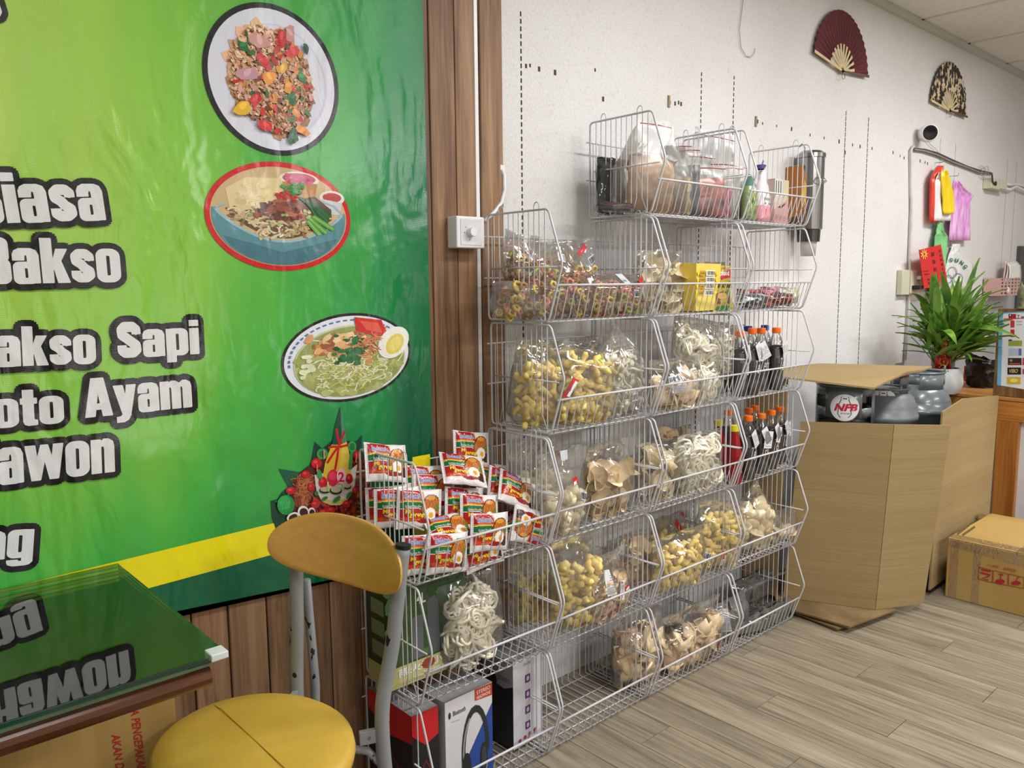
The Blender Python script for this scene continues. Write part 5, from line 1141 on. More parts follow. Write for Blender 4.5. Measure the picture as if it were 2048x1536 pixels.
o = tag(MB().tube(wp([(1599, 294), (1604, 288), (1607, 290), (1610, 296), (1609, 304), (1606, 311)], -.27), .0016, 6).build('wire_hook', M('dark_hook', (70, 70, 74), .4, metal=.8)), 'small dark S-hook hanging on the rail of the top right basket', 'hook')

# top of the third stack: zip bags
gz = 'zip bags in the top third-stack basket'
def goods(fn): return fn
def slabs(col, k=1, sx=.8, sz=.6, m=None, bumpy=.006, col2=None):
    def fn(t, W, H, D):
        o3 = Vector((k * 4.1, k, 0)); th = D * .36
        def s(u, v, sg):
            b = th * (max(0, math.sin(math.pi * u)) * max(0, math.sin(math.pi * min(1, v * .96 + .04)))) ** .4
            return Vector(((u - .5) * W * sx, -sg * b, .006 + v * H * sz)) + noise.noise_vector(Vector((u * 6, v * 6, sg * 2)) + o3) * bumpy
        MB().grid(16, 16, lambda u, v: s(u, v, 1)).grid(16, 16, lambda u, v: s(u, v, -1), flip=True).build('contents', m or M('goods_%d_%d_%d' % col, col, .6, var=.25, vscale=30, bump=.2, rgb2=col2), t, smooth=True)
    return fn
def zipline(t, W, H, D, z=.93):
    MB().tube([(-W * .46, -.005, H * z), (0, -.006, H * z + .002), (W * .46, -.005, H * z)], .0016, 5).build('zip_line', M('red_zip', (176, 60, 60), .5), t)
def zb(label, bbox, Y, ex, **k):
    def e2(t, W, H, D): ex(t, W, H, D); zipline(t, W * (.45 if k.get('top') == 'peak' else 1), H, D)
    return bag(label, bbox, Y, None, gz, film=ZIPFILM, name='zip_bag', extra=e2, zfloor=F(5), **k)
bag('black packet in clear film at the far left back of the top third-stack basket', (1194, 316, 1248, 436), -.1, None, gz, .9, depth=.06, zfloor=F(5), name='zip_bag', extra=slabs((26, 26, 28), 1, .96, .96))
bag('dark maroon low packet at the bottom left of the top third-stack basket', (1196, 408, 1262, 438), -.2, None, gz, .9, depth=.1, zfloor=F(5), name='zip_bag', extra=slabs((66, 32, 34), 2, .95, .9))
zb('large clear zip bag holding a crumpled brown paper pack, highest in its basket', (1240, 236, 1352, 438), -.2, slabs((186, 146, 104), 3, .62, .58, bumpy=.012, col2=(150, 112, 76)), fill=.55, top='peak', depth=.1, yaw=-.35, roll=.08)
zb('black glossy packet standing behind the brown paper pack', (1326, 292, 1362, 440), -.13, slabs((24, 24, 26), 4, .95, .97), fill=.8, depth=.04, yaw=-.4)
zb('clear zip bag of blue goods at the bottom beside the brown paper pack', (1322, 370, 1362, 440), -.2, slabs((40, 44, 110), 5, .9, .8), fill=.8, depth=.05, yaw=-.4)
zb('thin zip bag of yellow goods standing edge on with a tall red zip', (1346, 284, 1376, 440), -.23, slabs((200, 190, 110), 6, .9, .5, col2=(170, 120, 90)), fill=.6, depth=.035, yaw=-.9)
zb('thin zip bag of dark goods standing edge on, right of the yellow one', (1362, 292, 1392, 440), -.22, slabs((60, 58, 62), 7, .9, .7), fill=.6, depth=.035, yaw=-.9)
zb('zip bag of black goods with open flap in the middle of the top third-stack basket', (1378, 306, 1424, 440), -.16, slabs((30, 24, 22), 8, .9, .66), fill=.7, depth=.06, yaw=-.2)
zb('zip bag of salmon coloured goods in front, middle of the top third-stack basket', (1392, 330, 1440, 440), -.24, slabs((222, 110, 84), 9, .9, .72, col2=(90, 40, 34)), fill=.75, depth=.05, yaw=-.45)
zb('zip bag with a bright pink packet, right of the salmon coloured one', (1424, 322, 1462, 440), -.22, slabs((206, 40, 100), 10, .7, .5), fill=.6, depth=.04, yaw=-.4)
zb('large empty looking clear zip bag standing at the back right of its basket', (1386, 262, 1470, 440), -.09, slabs((196, 196, 192), 11, .9, .3), fill=.4, depth=.03)
zb('zip bag of greyish pink goods at the right end of the top third-stack basket', (1444, 330, 1478, 440), -.19, slabs((186, 160, 154), 12, .9, .8, col2=(110, 130, 116)), fill=.8, depth=.05, yaw=-.4)

# ------------------------------------------------------------------ table, the carton beneath it, chair
TZ = .745
def glass_mat():
    m, nt, p = nodes_of('green_table_glass'); lk = nt.links.new; nt.nodes.remove(p)
    tr = N(nt, 'ShaderNodeBsdfTransparent'); tr.inputs[0].default_value = (.62, .80, .66, 1); gl = N(nt, 'ShaderNodeBsdfGlossy', Roughness=.02)
    nz = N(nt, 'ShaderNodeTexNoise', Scale=14.0, Detail=3.0); lk(coords(nt, (1, .4, 1)), nz.inputs['Vector']); b = N(nt, 'ShaderNodeBump', Strength=.012, Distance=.01); lk(nz.outputs[0], b.inputs['Height'])
    fr = N(nt, 'ShaderNodeFresnel', IOR=1.62); ml = N(nt, 'ShaderNodeMath', operation='MULTIPLY_ADD', use_clamp=True); lk(fr.outputs[0], ml.inputs[0]); ml.inputs[1].default_value = 1.3; ml.inputs[2].default_value = .04
    lk(b.outputs[0], gl.inputs['Normal']); mx = N(nt, 'ShaderNodeMixShader'); lk(ml.outputs[0], mx.inputs[0]); lk(tr.outputs[0], mx.inputs[1]); lk(gl.outputs[0], mx.inputs[2]); lk(mx.outputs[0], nt.nodes['Material Output'].inputs[0]); return m
xr, yf = -.580, -.602
t = thing('dining_table', 'wooden dining table with a dark green glass top reflecting the banner', 'table', (-1.1, -.31, 0))
top = MB().box((-1.75, yf + .012, TZ - .036), (xr - .022, -.045, TZ - .0105)).build('tabletop', M('dark_green_tabletop', (104, 128, 92), .55, var=.2, vscale=4), t, world=True, bevel=.003)
ed = MB(); ed.tube([(-1.75, yf + .018, TZ - .036), (xr - .025, yf + .018, TZ - .036)], .0175, 12); ed.build('front_edge', wood_mat('varnished_brown_edge', (96, 54, 24), (58, 28, 12), 'X', 1, rough=.22, ptvar=.02, knots=False), t, world=True, smooth=False)
MB().tube([(xr - .04, yf + .03, TZ - .036), (xr - .04, -.05, TZ - .036)], .0175, 12).build('side_edge', wood_mat('varnished_brown_side', (110, 66, 32), (70, 38, 20), 'Y', 1, rough=.25, ptvar=.02, knots=False), t, world=True)
gm = glass_mat()
MB().box((-1.75, yf, TZ - .008), (xr, -.034, TZ)).build('glass_top', gm, t, world=True, bevel=.0015)
ge = M('green_glass_edge', (20, 62, 48), .12, spec=.7, var=.2)
MB().box((-1.75, yf - .0006, TZ - .0075), (xr - .03, yf - .0001, TZ - .001)).build('glass_edge', ge, t, world=True)
q = atz(395, 1300, TZ); MB().box((q.x - .028, q.y - .035, TZ - .0104), (q.x + .028, q.y + .04, TZ - .0085)).build('rubber_pad', M('dark_rubber_pad', (6, 14, 10), .8), t, world=True)
cp = MB(); cp.box((xr - .026, yf - .002, TZ - .010), (xr + .002, yf + .028, TZ + .0022)); cp.build('corner_guard', M('clear_white_corner', (232, 234, 234), .2, spec=.6), t, world=True, bevel=.002)
MB().box((-1.5, -.42, .03), (-1.42, -.2, TZ - .03)).build('pedestal', M('black_table_base', (26, 26, 28), .4), t, world=True, bevel=.004)
MB().box((-1.72, -.5, 0), (-1.2, -.12, .03)).build('foot', M('black_table_base', (26, 26, 28), .4), t, world=True, bevel=.004)
# carton under the table
YB_ = -.17; xe = at(352, 1420, YB_).x
t = thing('shipping_carton', 'brown shipping carton with red capital lettering standing under the table', 'box', (xe - .32, YB_ + .06, 0))
BC = M('tan_shipping_card', (176, 142, 82), .7, spec=.2, var=.1, vscale=4, stretch=(5, 5, .3))
MB().box((xe - .64, YB_, 0), (xe, YB_ + .12, .62)).build('carton_body', BC, t, world=True, bevel=.004)
a = Art(lambda x, y, h: (*at(x, y, YB_ - .0006 - h),))
a.text('KA PENGEPAKAN', 0, 0, 10, 10, (0, 0, 0)) if False else None
def vtext(a, s, pxa, pxb, hpx, col):
    (x0, y0), (x1, y1) = pxa, pxb; ang = math.atan2(y1 - y0, x1 - x0); w = math.hypot(x1 - x0, y1 - y0)
    V, Fs = text_geo(s, .02); B = ext(V); Pn = []
    for X, Y in V:
        u = (X - B[0]) / (B[1] - B[0]) * w; v = Y / .7 * hpx; Pn.append(a.fr(x0 + u * math.cos(ang) + v * math.sin(ang), y0 + u * math.sin(ang) - v * math.cos(ang), a.h))
    a.add(Pn, Fs, col)
vtext(a, 'KA PENGEPAKAN', (260, 1410), (276, 1546), 17, (176, 40, 34)); vtext(a, 'AKAN DI', (223, 1470), (233, 1544), 17, (176, 40, 34))
a.build('lettering', PRINT, t, world=True)
# chair
SZ = .455
VIN = M('yellow_vinyl_seat', (216, 178, 74), .42, var=.12, vscale=5, rgb2=(200, 160, 56), bump=.08, bscale=90)
PLY = wood_mat('bent_plywood_back', (206, 158, 76), (186, 134, 56), 'Y', .8, rough=.22, ptvar=.02, contrast=1.3, knots=False, spec=.55)
PLE = M('plywood_edge', (206, 160, 90), .35, var=.25, vscale=20, stretch=(20, 20, 1))
GP = M('chipped_grey_paint', (142, 144, 146), .42, var=.05, spec=.4)
_nt = GP.node_tree; _v = N(_nt, 'ShaderNodeTexNoise', Scale=55.0, Detail=3.0); _c = N(_nt, 'ShaderNodeValToRGB'); _c.color_ramp.elements[0].position = .66; _c.color_ramp.elements[1].position = .68
_c.color_ramp.elements[0].color = (1, 1, 1, 1); _c.color_ramp.elements[1].color = (.03, .03, .03, 1); _nt.links.new(coords(_nt, (1, 1, .45)), _v.inputs['Vector']); _nt.links.new(_v.outputs[0], _c.inputs[0])
_m = N(_nt, 'ShaderNodeMix', data_type='RGBA', blend_type='MULTIPLY'); _m.inputs['Factor'].default_value = 1; _p = _nt.nodes['Principled BSDF']; _s = _p.inputs['Base Color'].links[0].from_socket
_nt.links.new(_s, _m.inputs[6]); _nt.links.new(_c.outputs[0], _m.inputs[7]); _nt.links.new(_m.outputs[2], _p.inputs['Base Color'])
sc_ = atz(506, 1478, SZ)
t = thing('cafe_chair', 'cafe chair with round yellow vinyl seat, curved plywood back and chipped grey legs', 'chair', (sc_.x, sc_.y, 0))
srx, sry = .188, .212; seat = MB(); seat.lathe([(0, -.03), (.92, -.03), (.985, -.022), (1, -.008), (.985, .006), (.93, .014), (.7, .019), (0, .021)], 48, (sc_.x, sc_.y, SZ - .02), sx=srx, sy=sry)
so = seat.build('seat', VIN, t, world=True, smooth=True)
_sd = atz(583, 1513, SZ) - atz(454, 1398, SZ); ang = math.atan2(_sd.y, _sd.x); dx, dy = math.cos(ang), math.sin(ang)
sl = [(sc_.x + dx * k * .178, sc_.y + dy * k * .2, SZ + .0012 - .018 * max(0, abs(k) - .75) * 2) for k in [i / 8 - 1 for i in range(17)]]
sl = [Vector(p) for p in sl]
MB().tube(sl, .001, 5).build('seat_seam', M('seam_ochre', (196, 152, 48), .6), so, world=True, smooth=True)
# posts: right one in front, left one behind the seat; both lean back from the seat
RB, RT = Vector((-.222, -.487, .43)), at(806, 1094, -.505); LB, LT = Vector((-.282, -.232, .44)), at(592, 1105, -.262)
def post(B, T, out, name='leg'):
    mid = B.lerp(T, .45) + out * .012; pts = [B + out * .0 + Vector((.022, out.y * .01, -B.z + .0)), B + Vector((.012, 0, -.22)), B + Vector((-.002, 0, -.06)), B + Vector((.0, 0, .05)), mid, B.lerp(T, .75) + out * .006, T]
    cur = []
    for i in range(len(pts) - 1):
        p0, p1, p2, p3 = pts[max(0, i - 1)], pts[i], pts[i + 1], pts[min(len(pts) - 1, i + 2)]
        for k in range(4):
            s = k / 4; cur.append(.5 * ((2 * p1) + (p2 - p0) * s + (2 * p0 - 5 * p1 + 4 * p2 - p3) * s * s + (3 * p1 - p0 - 3 * p2 + p3) * s ** 3))
    cur.append(pts[-1]); o = MB().tube(cur, .0152, 14).build(name, GP, t, world=True, smooth=True); return cur, o
(c1, po1) = post(RB, RT, Vector((.012, -.01, 0))); (c2, po2) = post(LB, LT, Vector((.004, .006, 0)))
for T_, D_, po in ((RT, RT - c1[-3], po1), (LT, LT - c2[-3], po2)):
    MB().tube([T_ - D_.normalized() * .002, T_ + D_.normalized() * .006], .0162, 14).build('end_cap', BLACKP, po, world=True)
for B_ in (RB, LB):
    d = (Vector((sc_.x, sc_.y, B_.z)) - B_).normalized(); e_ = B_ + d * .05; n_ = Vector((-d.y, d.x, 0)) * .006
    m = MB(); vs = [B_ + n_, e_ + n_, e_ - n_, B_ - n_]; m.add([v + Vector((0, 0, -.032)) for v in vs] + [v + Vector((0, 0, -.004)) for v in vs], [(3, 2, 1, 0), (4, 5, 6, 7), (0, 1, 5, 4), (1, 2, 6, 5), (2, 3, 7, 6), (3, 0, 4, 7)]); bo = m.build('bracket', GP, t, world=True, bevel=.001)
    MB().tube([B_ + d * .03 + n_ * 1.3 + Vector((0, 0, -.018)), B_ + d * .03 - n_ * 1.3 + Vector((0, 0, -.018))], .003, 8).build('rivet', STEEL, bo, world=True)
MB().tube([at(612, 1160, -.222), at(631, 1372, -.205), Vector((-.225, -.19, .2)), Vector((-.20, -.17, 0))], .0105, 10).build('leg', GP, t, world=True, smooth=True)
# front legs and footring
back = ((RB + LB) / 2 - Vector((sc_.x, sc_.y, .43))); back.z = 0; back.normalize(); side = Vector((-back.y, back.x, 0))
for s_ in (1, -1):
    f0 = Vector((sc_.x, sc_.y, 0)) - back * .13 + side * s_ * .12
    MB().tube([(f0 - back * .05 + side * s_ * .03), f0 + Vector((0, 0, .2)), f0 + Vector((0, 0, SZ - .06)), f0 + back * .03 + Vector((0, 0, SZ - .055))], .0125, 10).build('leg', GP, t, world=True, smooth=True)
rg = [Vector((sc_.x + .135 * math.cos(k * math.pi / 12), sc_.y + .135 * math.sin(k * math.pi / 12), SZ - .062)) for k in range(24)]
MB().tube(rg, .009, 8, True).build('seat_ring', GP, t, world=True, smooth=True)
B_ = RB + Vector((.004, 0, -.10)); MB().tube([B_, B_ + Vector((-.03, .02, .045)), B_ + Vector((-.075, .06, .055)), Vector((sc_.x + .06, sc_.y + .0, B_.z + .05))], .0085, 8).build('stretcher', GP, t, world=True, smooth=True)
B_ = LB + Vector((.004, 0, -.10)); MB().tube([B_, B_ + Vector((-.03, -.02, .045)), B_ + Vector((-.06, -.04, .055)), Vector((sc_.x + .06, sc_.y + .03, B_.z + .05))], .0085, 8).build('stretcher', GP, t, world=True, smooth=True)
q = at(306, 1487, sc_.y); MB().lathe([(0, 0), (.012, 0), (.014, .006), (.012, .016), (0, .018)], 14, (sc_.x - .178, sc_.y - .004, SZ - .045)).build('glide', BLACKP, t, world=True, smooth=True)
# curved back panel: follows the arc between the posts
PL_, PR_ = LT + Vector((-.022, .0, .0)), RT + Vector((-.022, .004, .0))
ax = (PR_ - PL_); ax.z = 0; wid_ = ax.length; axn = ax.normalized(); bk = Vector((-axn.y, axn.x, 0)); bk = bk if bk.x > 0 else -bk
ctrp = (PL_ + PR_) / 2; ZC = (LT.z + RT.z) / 2 - .004; HWB = wid_ / 2 + .03; HHB = .066
def backp(u, v, off):
    # u, v in the unit disc of a squashed superellipse
    return Vector((ctrp.x, ctrp.y, ZC)) + axn * (u * HWB) + Vector((0, 0, 1)) * (v * HHB - .018 * u) + bk * (.050 * (1 - u * u) + .018 * v - .012 - off)
def rim(k, n=56):
    a_ = 2 * math.pi * k / n; c, s = math.cos(a_), math.sin(a_); e_ = .8
    return (math.copysign(abs(c) ** e_, c), math.copysign(abs(s) ** (e_ + .12), s) - .10 * c * c)
m = MB(); rings = [0, .25, .5, .72, .88, .97, 1]; n = 56
for off, fl_ in ((0, 0), (.011, 1)):
    vs = [backp(r_ * rim(k)[0], r_ * rim(k)[1], off + (.002 if (fl_ == 0 and r_ == 1) else 0) - (.002 if (fl_ == 1 and r_ == 1) else 0)) for r_ in rings[1:] for k in range(n)]; vs.append(backp(0, 0, off)); c = len(vs) - 1; fs = []
    for i in range(len(rings) - 2):
        for k in range(n): fs.append((i * n + k, i * n + (k + 1) % n, (i + 1) * n + (k + 1) % n, (i + 1) * n + k))
    for k in range(n): fs.append((c, (k + 1) % n, k))
    m.add(vs, fs)
bp = m.build('backrest', PLY, t, world=True, smooth=True)
m = MB(); vs = [backp(*rim(k), .0015) for k in range(n)] + [backp(*(x * 1.006 for x in rim(k)), .0055) for k in range(n)] + [backp(*rim(k), .0095) for k in range(n)]
m.add(vs, [(j * n + k, j * n + (k + 1) % n, (j + 1) * n + (k + 1) % n, (j + 1) * n + k) for j in (0, 1) for k in range(n)]); m.build('backrest_edge', PLE, bp, world=True, smooth=True)

# ------------------------------------------------------------------ gas cylinders behind the opened carton
def cylinder(label, px, pd, seam_px, colbot, ztop, rad=.15, colr=.11, sticker=0, gm_=GREYM, turn=0):
    d = ray(px, 800); p = CAM + d * pd; zs = at(px, seam_px, (CAM + d * (pd - rad)).y).z; t = thing('gas_cylinder', label, 'gas cylinder', (p.x, p.y, 0), group='grey gas cylinders in the opened carton')
    MB().lathe([(0, .03), (.10, .03), (rad - .02, .06), (rad, .12), (rad, zs - .012), (rad + .004, zs - .010), (rad + .004, zs + .008), (rad, zs + .01), (rad * .97, zs + .045), (rad * .86, zs + .085), (rad * .66, zs + .112), (rad * .4, zs + .124), (0, zs + .128)], 40).build('tank', gm_, t, smooth=True)
    MB().lathe([(.125, 0), (.13, 0), (.13, .05), (.12, .06)], 32).build('foot_ring', gm_, t, smooth=True)
    z0, z1 = at(px, colbot, (CAM + d * (pd - colr)).y).z, ztop; ang = math.atan2(CAM.y - p.y, CAM.x - p.x)
    m = MB(); n = 48; holes = [math.radians(h + turn) for h in (-58, 52, 150)]
    for k in range(n):
        a0, a1 = 2 * math.pi * k / n, 2 * math.pi * (k + 1) / n; rel = ((a0 + a1) / 2 - ang + math.pi) % (2 * math.pi) - math.pi
        hole = any(abs((rel - h + math.pi) % (2 * math.pi) - math.pi) < .26 for h in holes); low = any(abs((rel - h + math.pi) % (2 * math.pi) - math.pi) < .46 for h in (math.radians(-40 + turn), math.radians(38 + turn), math.radians(160 + turn)))
        segs = [(z0 + (.035 if low else 0), z0 + .07), (z0 + .118, z1)] if hole else [(z0 + (.03 if low else 0), z1)]
        for b, e_ in segs:
            vs = [(colr * math.cos(q), colr * math.sin(q), z) for z in (b, e_) for q in (a0, a1)]; m.add(vs, [(0, 1, 3, 2)])
    m.build('collar', gm_, t, smooth=True, solid=.004, weld=1)
    MB().tube([(colr * math.cos(q * math.pi / 16), colr * math.sin(q * math.pi / 16), z1) for q in range(32)], .006, 6, True).build('collar_rim', gm_, t, smooth=True)
    if ztop > 9: MB().lathe([(.02, zs + .12), (.02, zs + .15), (.028, zs + .155), (.028, zs + .19), (.012, zs + .205), (0, zs + .205)], 14).build('valve', M('brass_valve', (150, 128, 76), .35, metal=.8), t)
    if sticker:
        zc = z0 + .074 if sticker == 1 else ztop - .05
        fr = lambda x, y, h: ((colr + .0035 + h) * math.cos(ang + x / colr), (colr + .0035 + h) * math.sin(ang + x / colr), zc + y)
        a = Art(fr)
        for i in range(18):                                   # the disc follows the curve of the collar, strip by strip
            xa, xb = -.054 * math.cos(math.pi * i / 18), -.054 * math.cos(math.pi * (i + 1) / 18); ya, yb = math.sqrt(max(0, .054 ** 2 - xa * xa)), math.sqrt(max(0, .054 ** 2 - xb * xb))
            a.add([fr(xa, -ya, a.h), fr(xb, -yb, a.h), fr(xb, yb, a.h), fr(xa, ya, a.h)], [(0, 1, 2, 3)], (226, 226, 228))
        a.h += 3e-4
        a.stroke([(-.022, .012), (-.014, .03), (-.014, .042), (.014, .042), (.014, .030), (.022, .012), (.024, -.026), (.016, -.038), (-.016, -.038), (-.024, -.026), (-.022, .012)], .003, (40, 40, 44)); a.rect(-.007, .034, .007, .038, (40, 40, 44))
        a.text('NFB', -.036, -.012, .078, .026, (190, 30, 54), .05, ref=0, shear=.3); a.text('南方石油氣', -.014, -.026, .034, .006, (50, 50, 54), 0); a.build('sticker', PRINT, t)
    return t
GM2 = M('grey_blue_enamel', (102, 110, 115), .28, spec=.6, var=.05, coat=.3)
cylinder('grey gas cylinder with round white logo sticker facing out, nearest the wire baskets', 1690, 3.30, 908, 852, .908, sticker=1, gm_=GM2)
cylinder('grey gas cylinder in the middle, dusty seam band below its dome', 1766, 3.52, 840, 803, .862, rad=.14, colr=.103, sticker=2)
cylinder('grey gas cylinder at the right beside the plant pot', 1836, 3.74, 826, 786, .905, rad=.14, colr=.105, gm_=GM2, turn=-62)
# opened carton standing round the cylinders
t = thing('opened_carton', 'large opened brown carton standing around the gas cylinders, top flap folded over them', 'box', (2.05, -.4, 0))
def panel(name, q, th=.007, corr=True):
    m = MB(); m.grid(6, 10, lambda u, v: (q[0] * (1 - u) * (1 - v) + q[1] * u * (1 - v) + q[2] * u * v + q[3] * (1 - u) * v)); o = m.build(name, CARD, t, world=True, solid=th); return o
zb_ = .032
Lb, Lt, Fb, Ft, Rb, Rt = atz(1566, 1194, zb_), Vector((1.938, -.222, .765)), atz(1750, 1219, zb_), Vector((2.052, -.540, .778)), atz(1846, 1206, zb_), Vector((2.262, -.668, .765))
Lt = CAM + ray(1607, 845) * ((Lb - CAM).length / ray(1568, 1194).length * 1.004) if False else Lt
panel('front_panel', [Lb, Fb, Ft, Lt]); panel('front_panel', [Fb, Rb, Rt, Ft])
panel('side_panel', [Vector((1.875, -.02, zb_)), Vector((1.885, -.17, zb_)), Vector((1.885, -.19, .945)), Vector((1.875, -.02, .955))])
f1, f2, f3, f4 = Vector((1.845, -.19, .948)), at(1748, 777, -.452), at(1864, 734, -.472), at(1640, 728, -.115)
m = MB(); mid1 = at(1800, 752, -.462); c0 = Vector((1.88, -.03, .965))
pts = [f1, f1.lerp(f2, .5), f2, f2.lerp(mid1, .5) + Vector((0, 0, .002)), mid1, at(1812, 745, -.468), at(1846, 741, -.47), f3, f3.lerp(f4, .45), f4, c0]
m.add(pts, [tuple(range(len(pts)))]); m.build('top_flap', CARD, t, world=True, solid=.007)
pa, pb, pcx = Vector((2.42, -.565, .79)), at(1926, 797, -.535), at(1996, 791, -.548)
ba, bb, bc = atz(1858, 1180, .03), atz(1898, 1150, .03), at(1972, 1090, -.592)
pa = at(1884, 824, -.575)
panel('rear_panel', [ba, bb, pb, pa]); panel('rear_panel', [bb, bc, pcx, pb])
for k, (y0_, nn) in enumerate(((0, 0),)): pass
# crease lines pressed into the front panels
m = MB()
for v in (.06, .24, .46, .63, .82):
    for q in ([Lb, Fb, Ft, Lt], [Fb, Rb, Rt, Ft]):
        a_, b_ = q[0].lerp(q[3], v), q[1].lerp(q[2], v); nrm = (q[1] - q[0]).cross(q[3] - q[0]).normalized(); nrm = nrm if nrm.dot(CAM - q[0]) > 0 else -nrm
        m.tube([a_ + nrm * .0030, b_ + nrm * .0030], .0011, 4)
tag(m.build('pressed_crease', M('crease_card', (158, 126, 72), .8), t, world=True), kind='stuff')
# flattened sheets on the floor below it
t = thing('flattened_carton', 'stack of dirty flattened cardboard sheets on the floor under the opened carton', 'cardboard')
t.location = (1.95, -.3, 0)
for k in range(4):
    z = .001 + k * .0078; sh = [(0, 0), (.006, .012), (.002, -.004), (0, 0)][k]
    a_, b_, c_, d_ = atz(1562 - 2 * k, 1214 + sh[0] * 400, z), atz(1690 - (18 if k < 2 else 0) + 3 * k, 1262 - 2 * k, z), atz(1792, 1222, z), Vector((2.02, -.06, z))
    m = MB(); pl = [a_, a_.lerp(b_, .4) + Vector((0, .004 * (k % 2), 0)), b_, b_.lerp(c_, .5), c_, d_]; m.add(pl + [p + Vector((0, 0, .0062)) for p in pl], [tuple(range(6))[::-1], tuple(range(6, 12))] + [(i, (i + 1) % 6, 6 + (i + 1) % 6, 6 + i) for i in range(6)])
    m.build('sheet', M('dirty_cardboard', (152, 128, 92), .85, spec=.1, var=.3, vscale=6, rgb2=(112, 90, 62)), t, world=True)
o = MB().box((2.46, -.56, 0), (2.80, -.50, .05)).build('black_case', M('black_case_plastic', (34, 36, 40), .4), bevel=.004); tag(o, 'low black case on the floor behind the opened carton', 'case')
# taped carton at the right
XF = 2.468; b0 = atz(1892, 1193, 0)
t = thing('taped_carton', 'brown carton with clear tape and red handling symbols on the floor at the right', 'box', (XF + .26, -.88, 0))
TC = M('taped_card', (184, 152, 92), .62, spec=.25, var=.12, vscale=3, rgb2=(170, 138, 76), bump=.05)
ZT = .252; y1 = -.612
MB().box((XF, y1 - .56, 0), (XF + .52, y1, ZT)).build('carton_body', TC, t, world=True, bevel=.004)
for k in (0, 1): MB().box((XF + .002, y1 - .558 + .282 * k, ZT + .0003), (XF + .518, y1 - .28 + .28 * k, ZT + .0035)).build('flap', TC, t, world=True, bevel=.001)
TAPE = film_mat('glossy_tape', tint=(.93, .86, .72), haze=.06, base=.07, bump=.6, bscale=30)
def tape(pts, nm='tape'): MB().add(pts, [(0, 1, 2, 3)]).build(nm, TAPE, t, world=True)
tape([(XF + .001, y1 - .33, ZT + .0045), (XF + .52, y1 - .33, ZT + .0045), (XF + .52, y1 - .25, ZT + .0045), (XF + .001, y1 - .25, ZT + .0045)])
tape([(XF + .01, y1 - .56, ZT + .0045), (XF + .07, y1 - .56, ZT + .0045), (XF + .07, y1, ZT + .0045), (XF + .01, y1, ZT + .0045)])
tape([(XF - .001, y1 - .56, ZT - .075), (XF - .001, y1 - .002, ZT - .03), (XF - .001, y1 - .002, ZT + .002), (XF - .001, y1 - .56, ZT + .002)]); tape([(XF - .0008, y1 - .045, .002), (XF - .0008, y1 - .012, .002), (XF - .0008, y1 - .012, ZT), (XF - .0008, y1 - .045, ZT)]); tape([(XF - .0008, y1 - .13, .002), (XF - .0008, y1 - .10, .002), (XF - .0008, y1 - .10, ZT), (XF - .0008, y1 - .13, ZT)])
a = Art(lambda x, y, h: tuple(atx(x, y, XF - .002 - h)))
for (pa_, pb_, pc_, pd_) in (((1957, 1134), (1985, 1141), (1984, 1165), (1956, 1158)), ((1987, 1141), (2016, 1148), (2015, 1171), (1986, 1165)), ((2018, 1148), (2048, 1155), (2047, 1177), (2017, 1171))):
    for (p, q) in ((pa_, pb_), (pb_, pc_), (pc_, pd_), (pd_, pa_)): a.stroke([p, q], 1.1, (160, 40, 34), up=False)
RC = (172, 24, 40)
a.stroke([(1962, 1139), (1982, 1143)], 3, RC); a.stroke([(1961, 1145), (1981, 1150)], 3, RC); a.stroke([(1979, 1152), (1963, 1157), (1977, 1160)], 2.4, RC)
a.stroke([(1997, 1148), (2007, 1150)], 2, RC); a.stroke([(2002, 1149), (2001, 1158)], 2, RC); a.ell(2000, 1163, 9.5, 5, RC)
a.ell(2032, 1166, 10, 4, RC); a.stroke([(2032, 1166), (2033, 1157), (2037, 1154), (2038, 1158)], 1.8, RC)
a.text('小心輕放', 1973, 1132, 25, -5, (170, 70, 50), .02, rot=.2); a.text('易碎物品', 2006, 1139, 26, -5, (170, 70, 50), .02, rot=.2); a.build('print', PRINT, t, world=True)
a = Art(lambda x, y, h: tuple(atz(x, y, ZT + .0048 + h)))
a.stroke([(1915, 1068), (1938, 1050)], 4, (96, 76, 40)); a.stroke([(1925, 1070), (1950, 1053)], 4, (96, 76, 40)); a.ell(1963, 1031, 9, 3, (110, 90, 50)); a.stroke([(1942, 1042), (1945, 1044), (1939, 1048)], 1.5, (70, 56, 36)); a.build('stamp_print', PRINT, t, world=True)

# ------------------------------------------------------------------ counter at the right with plant, board and bags
X0, CT = 3.22, .768
t = thing('counter', 'wooden counter with knotty pine rails and white panels at the right', 'counter', (X0 + .3, -.7, 0))
PINE = wood_mat('knotty_pine', (196, 134, 66), (158, 96, 36), 'Y', 1, rough=.35, ptvar=.04, contrast=.6); PINEZ = wood_mat('knotty_pine_post', (190, 126, 60), (150, 90, 34), 'Z', 1, rough=.35, ptvar=.04, contrast=.6)
MB().box((X0 + .03, -1.5, 0), (X0 + .05, -.02, CT - .03)).build('panel', M('white_counter_panel', (220, 220, 226), .5, var=.05), t, world=True)
MB().box((X0, -1.5, CT - .115), (X0 + .035, -.02, CT - .02)).build('rail', PINE, t, world=True, bevel=.003)
MB().box((X0 - .002, -1.5, CT - .018), (X0 + 1.0, -.02, CT)).build('counter_top', wood_mat('counter_top_wood', (186, 130, 70), (150, 98, 46), 'Y', 1, rough=.4, ptvar=.02, knots=False), t, world=True, bevel=.003)
for y in (atx(2012, 900, X0).y, -1.2, -.1): MB().box((X0, y - .048, 0), (X0 + .035, y + .048, CT - .115)).build('post', PINEZ, t, world=True, bevel=.003)
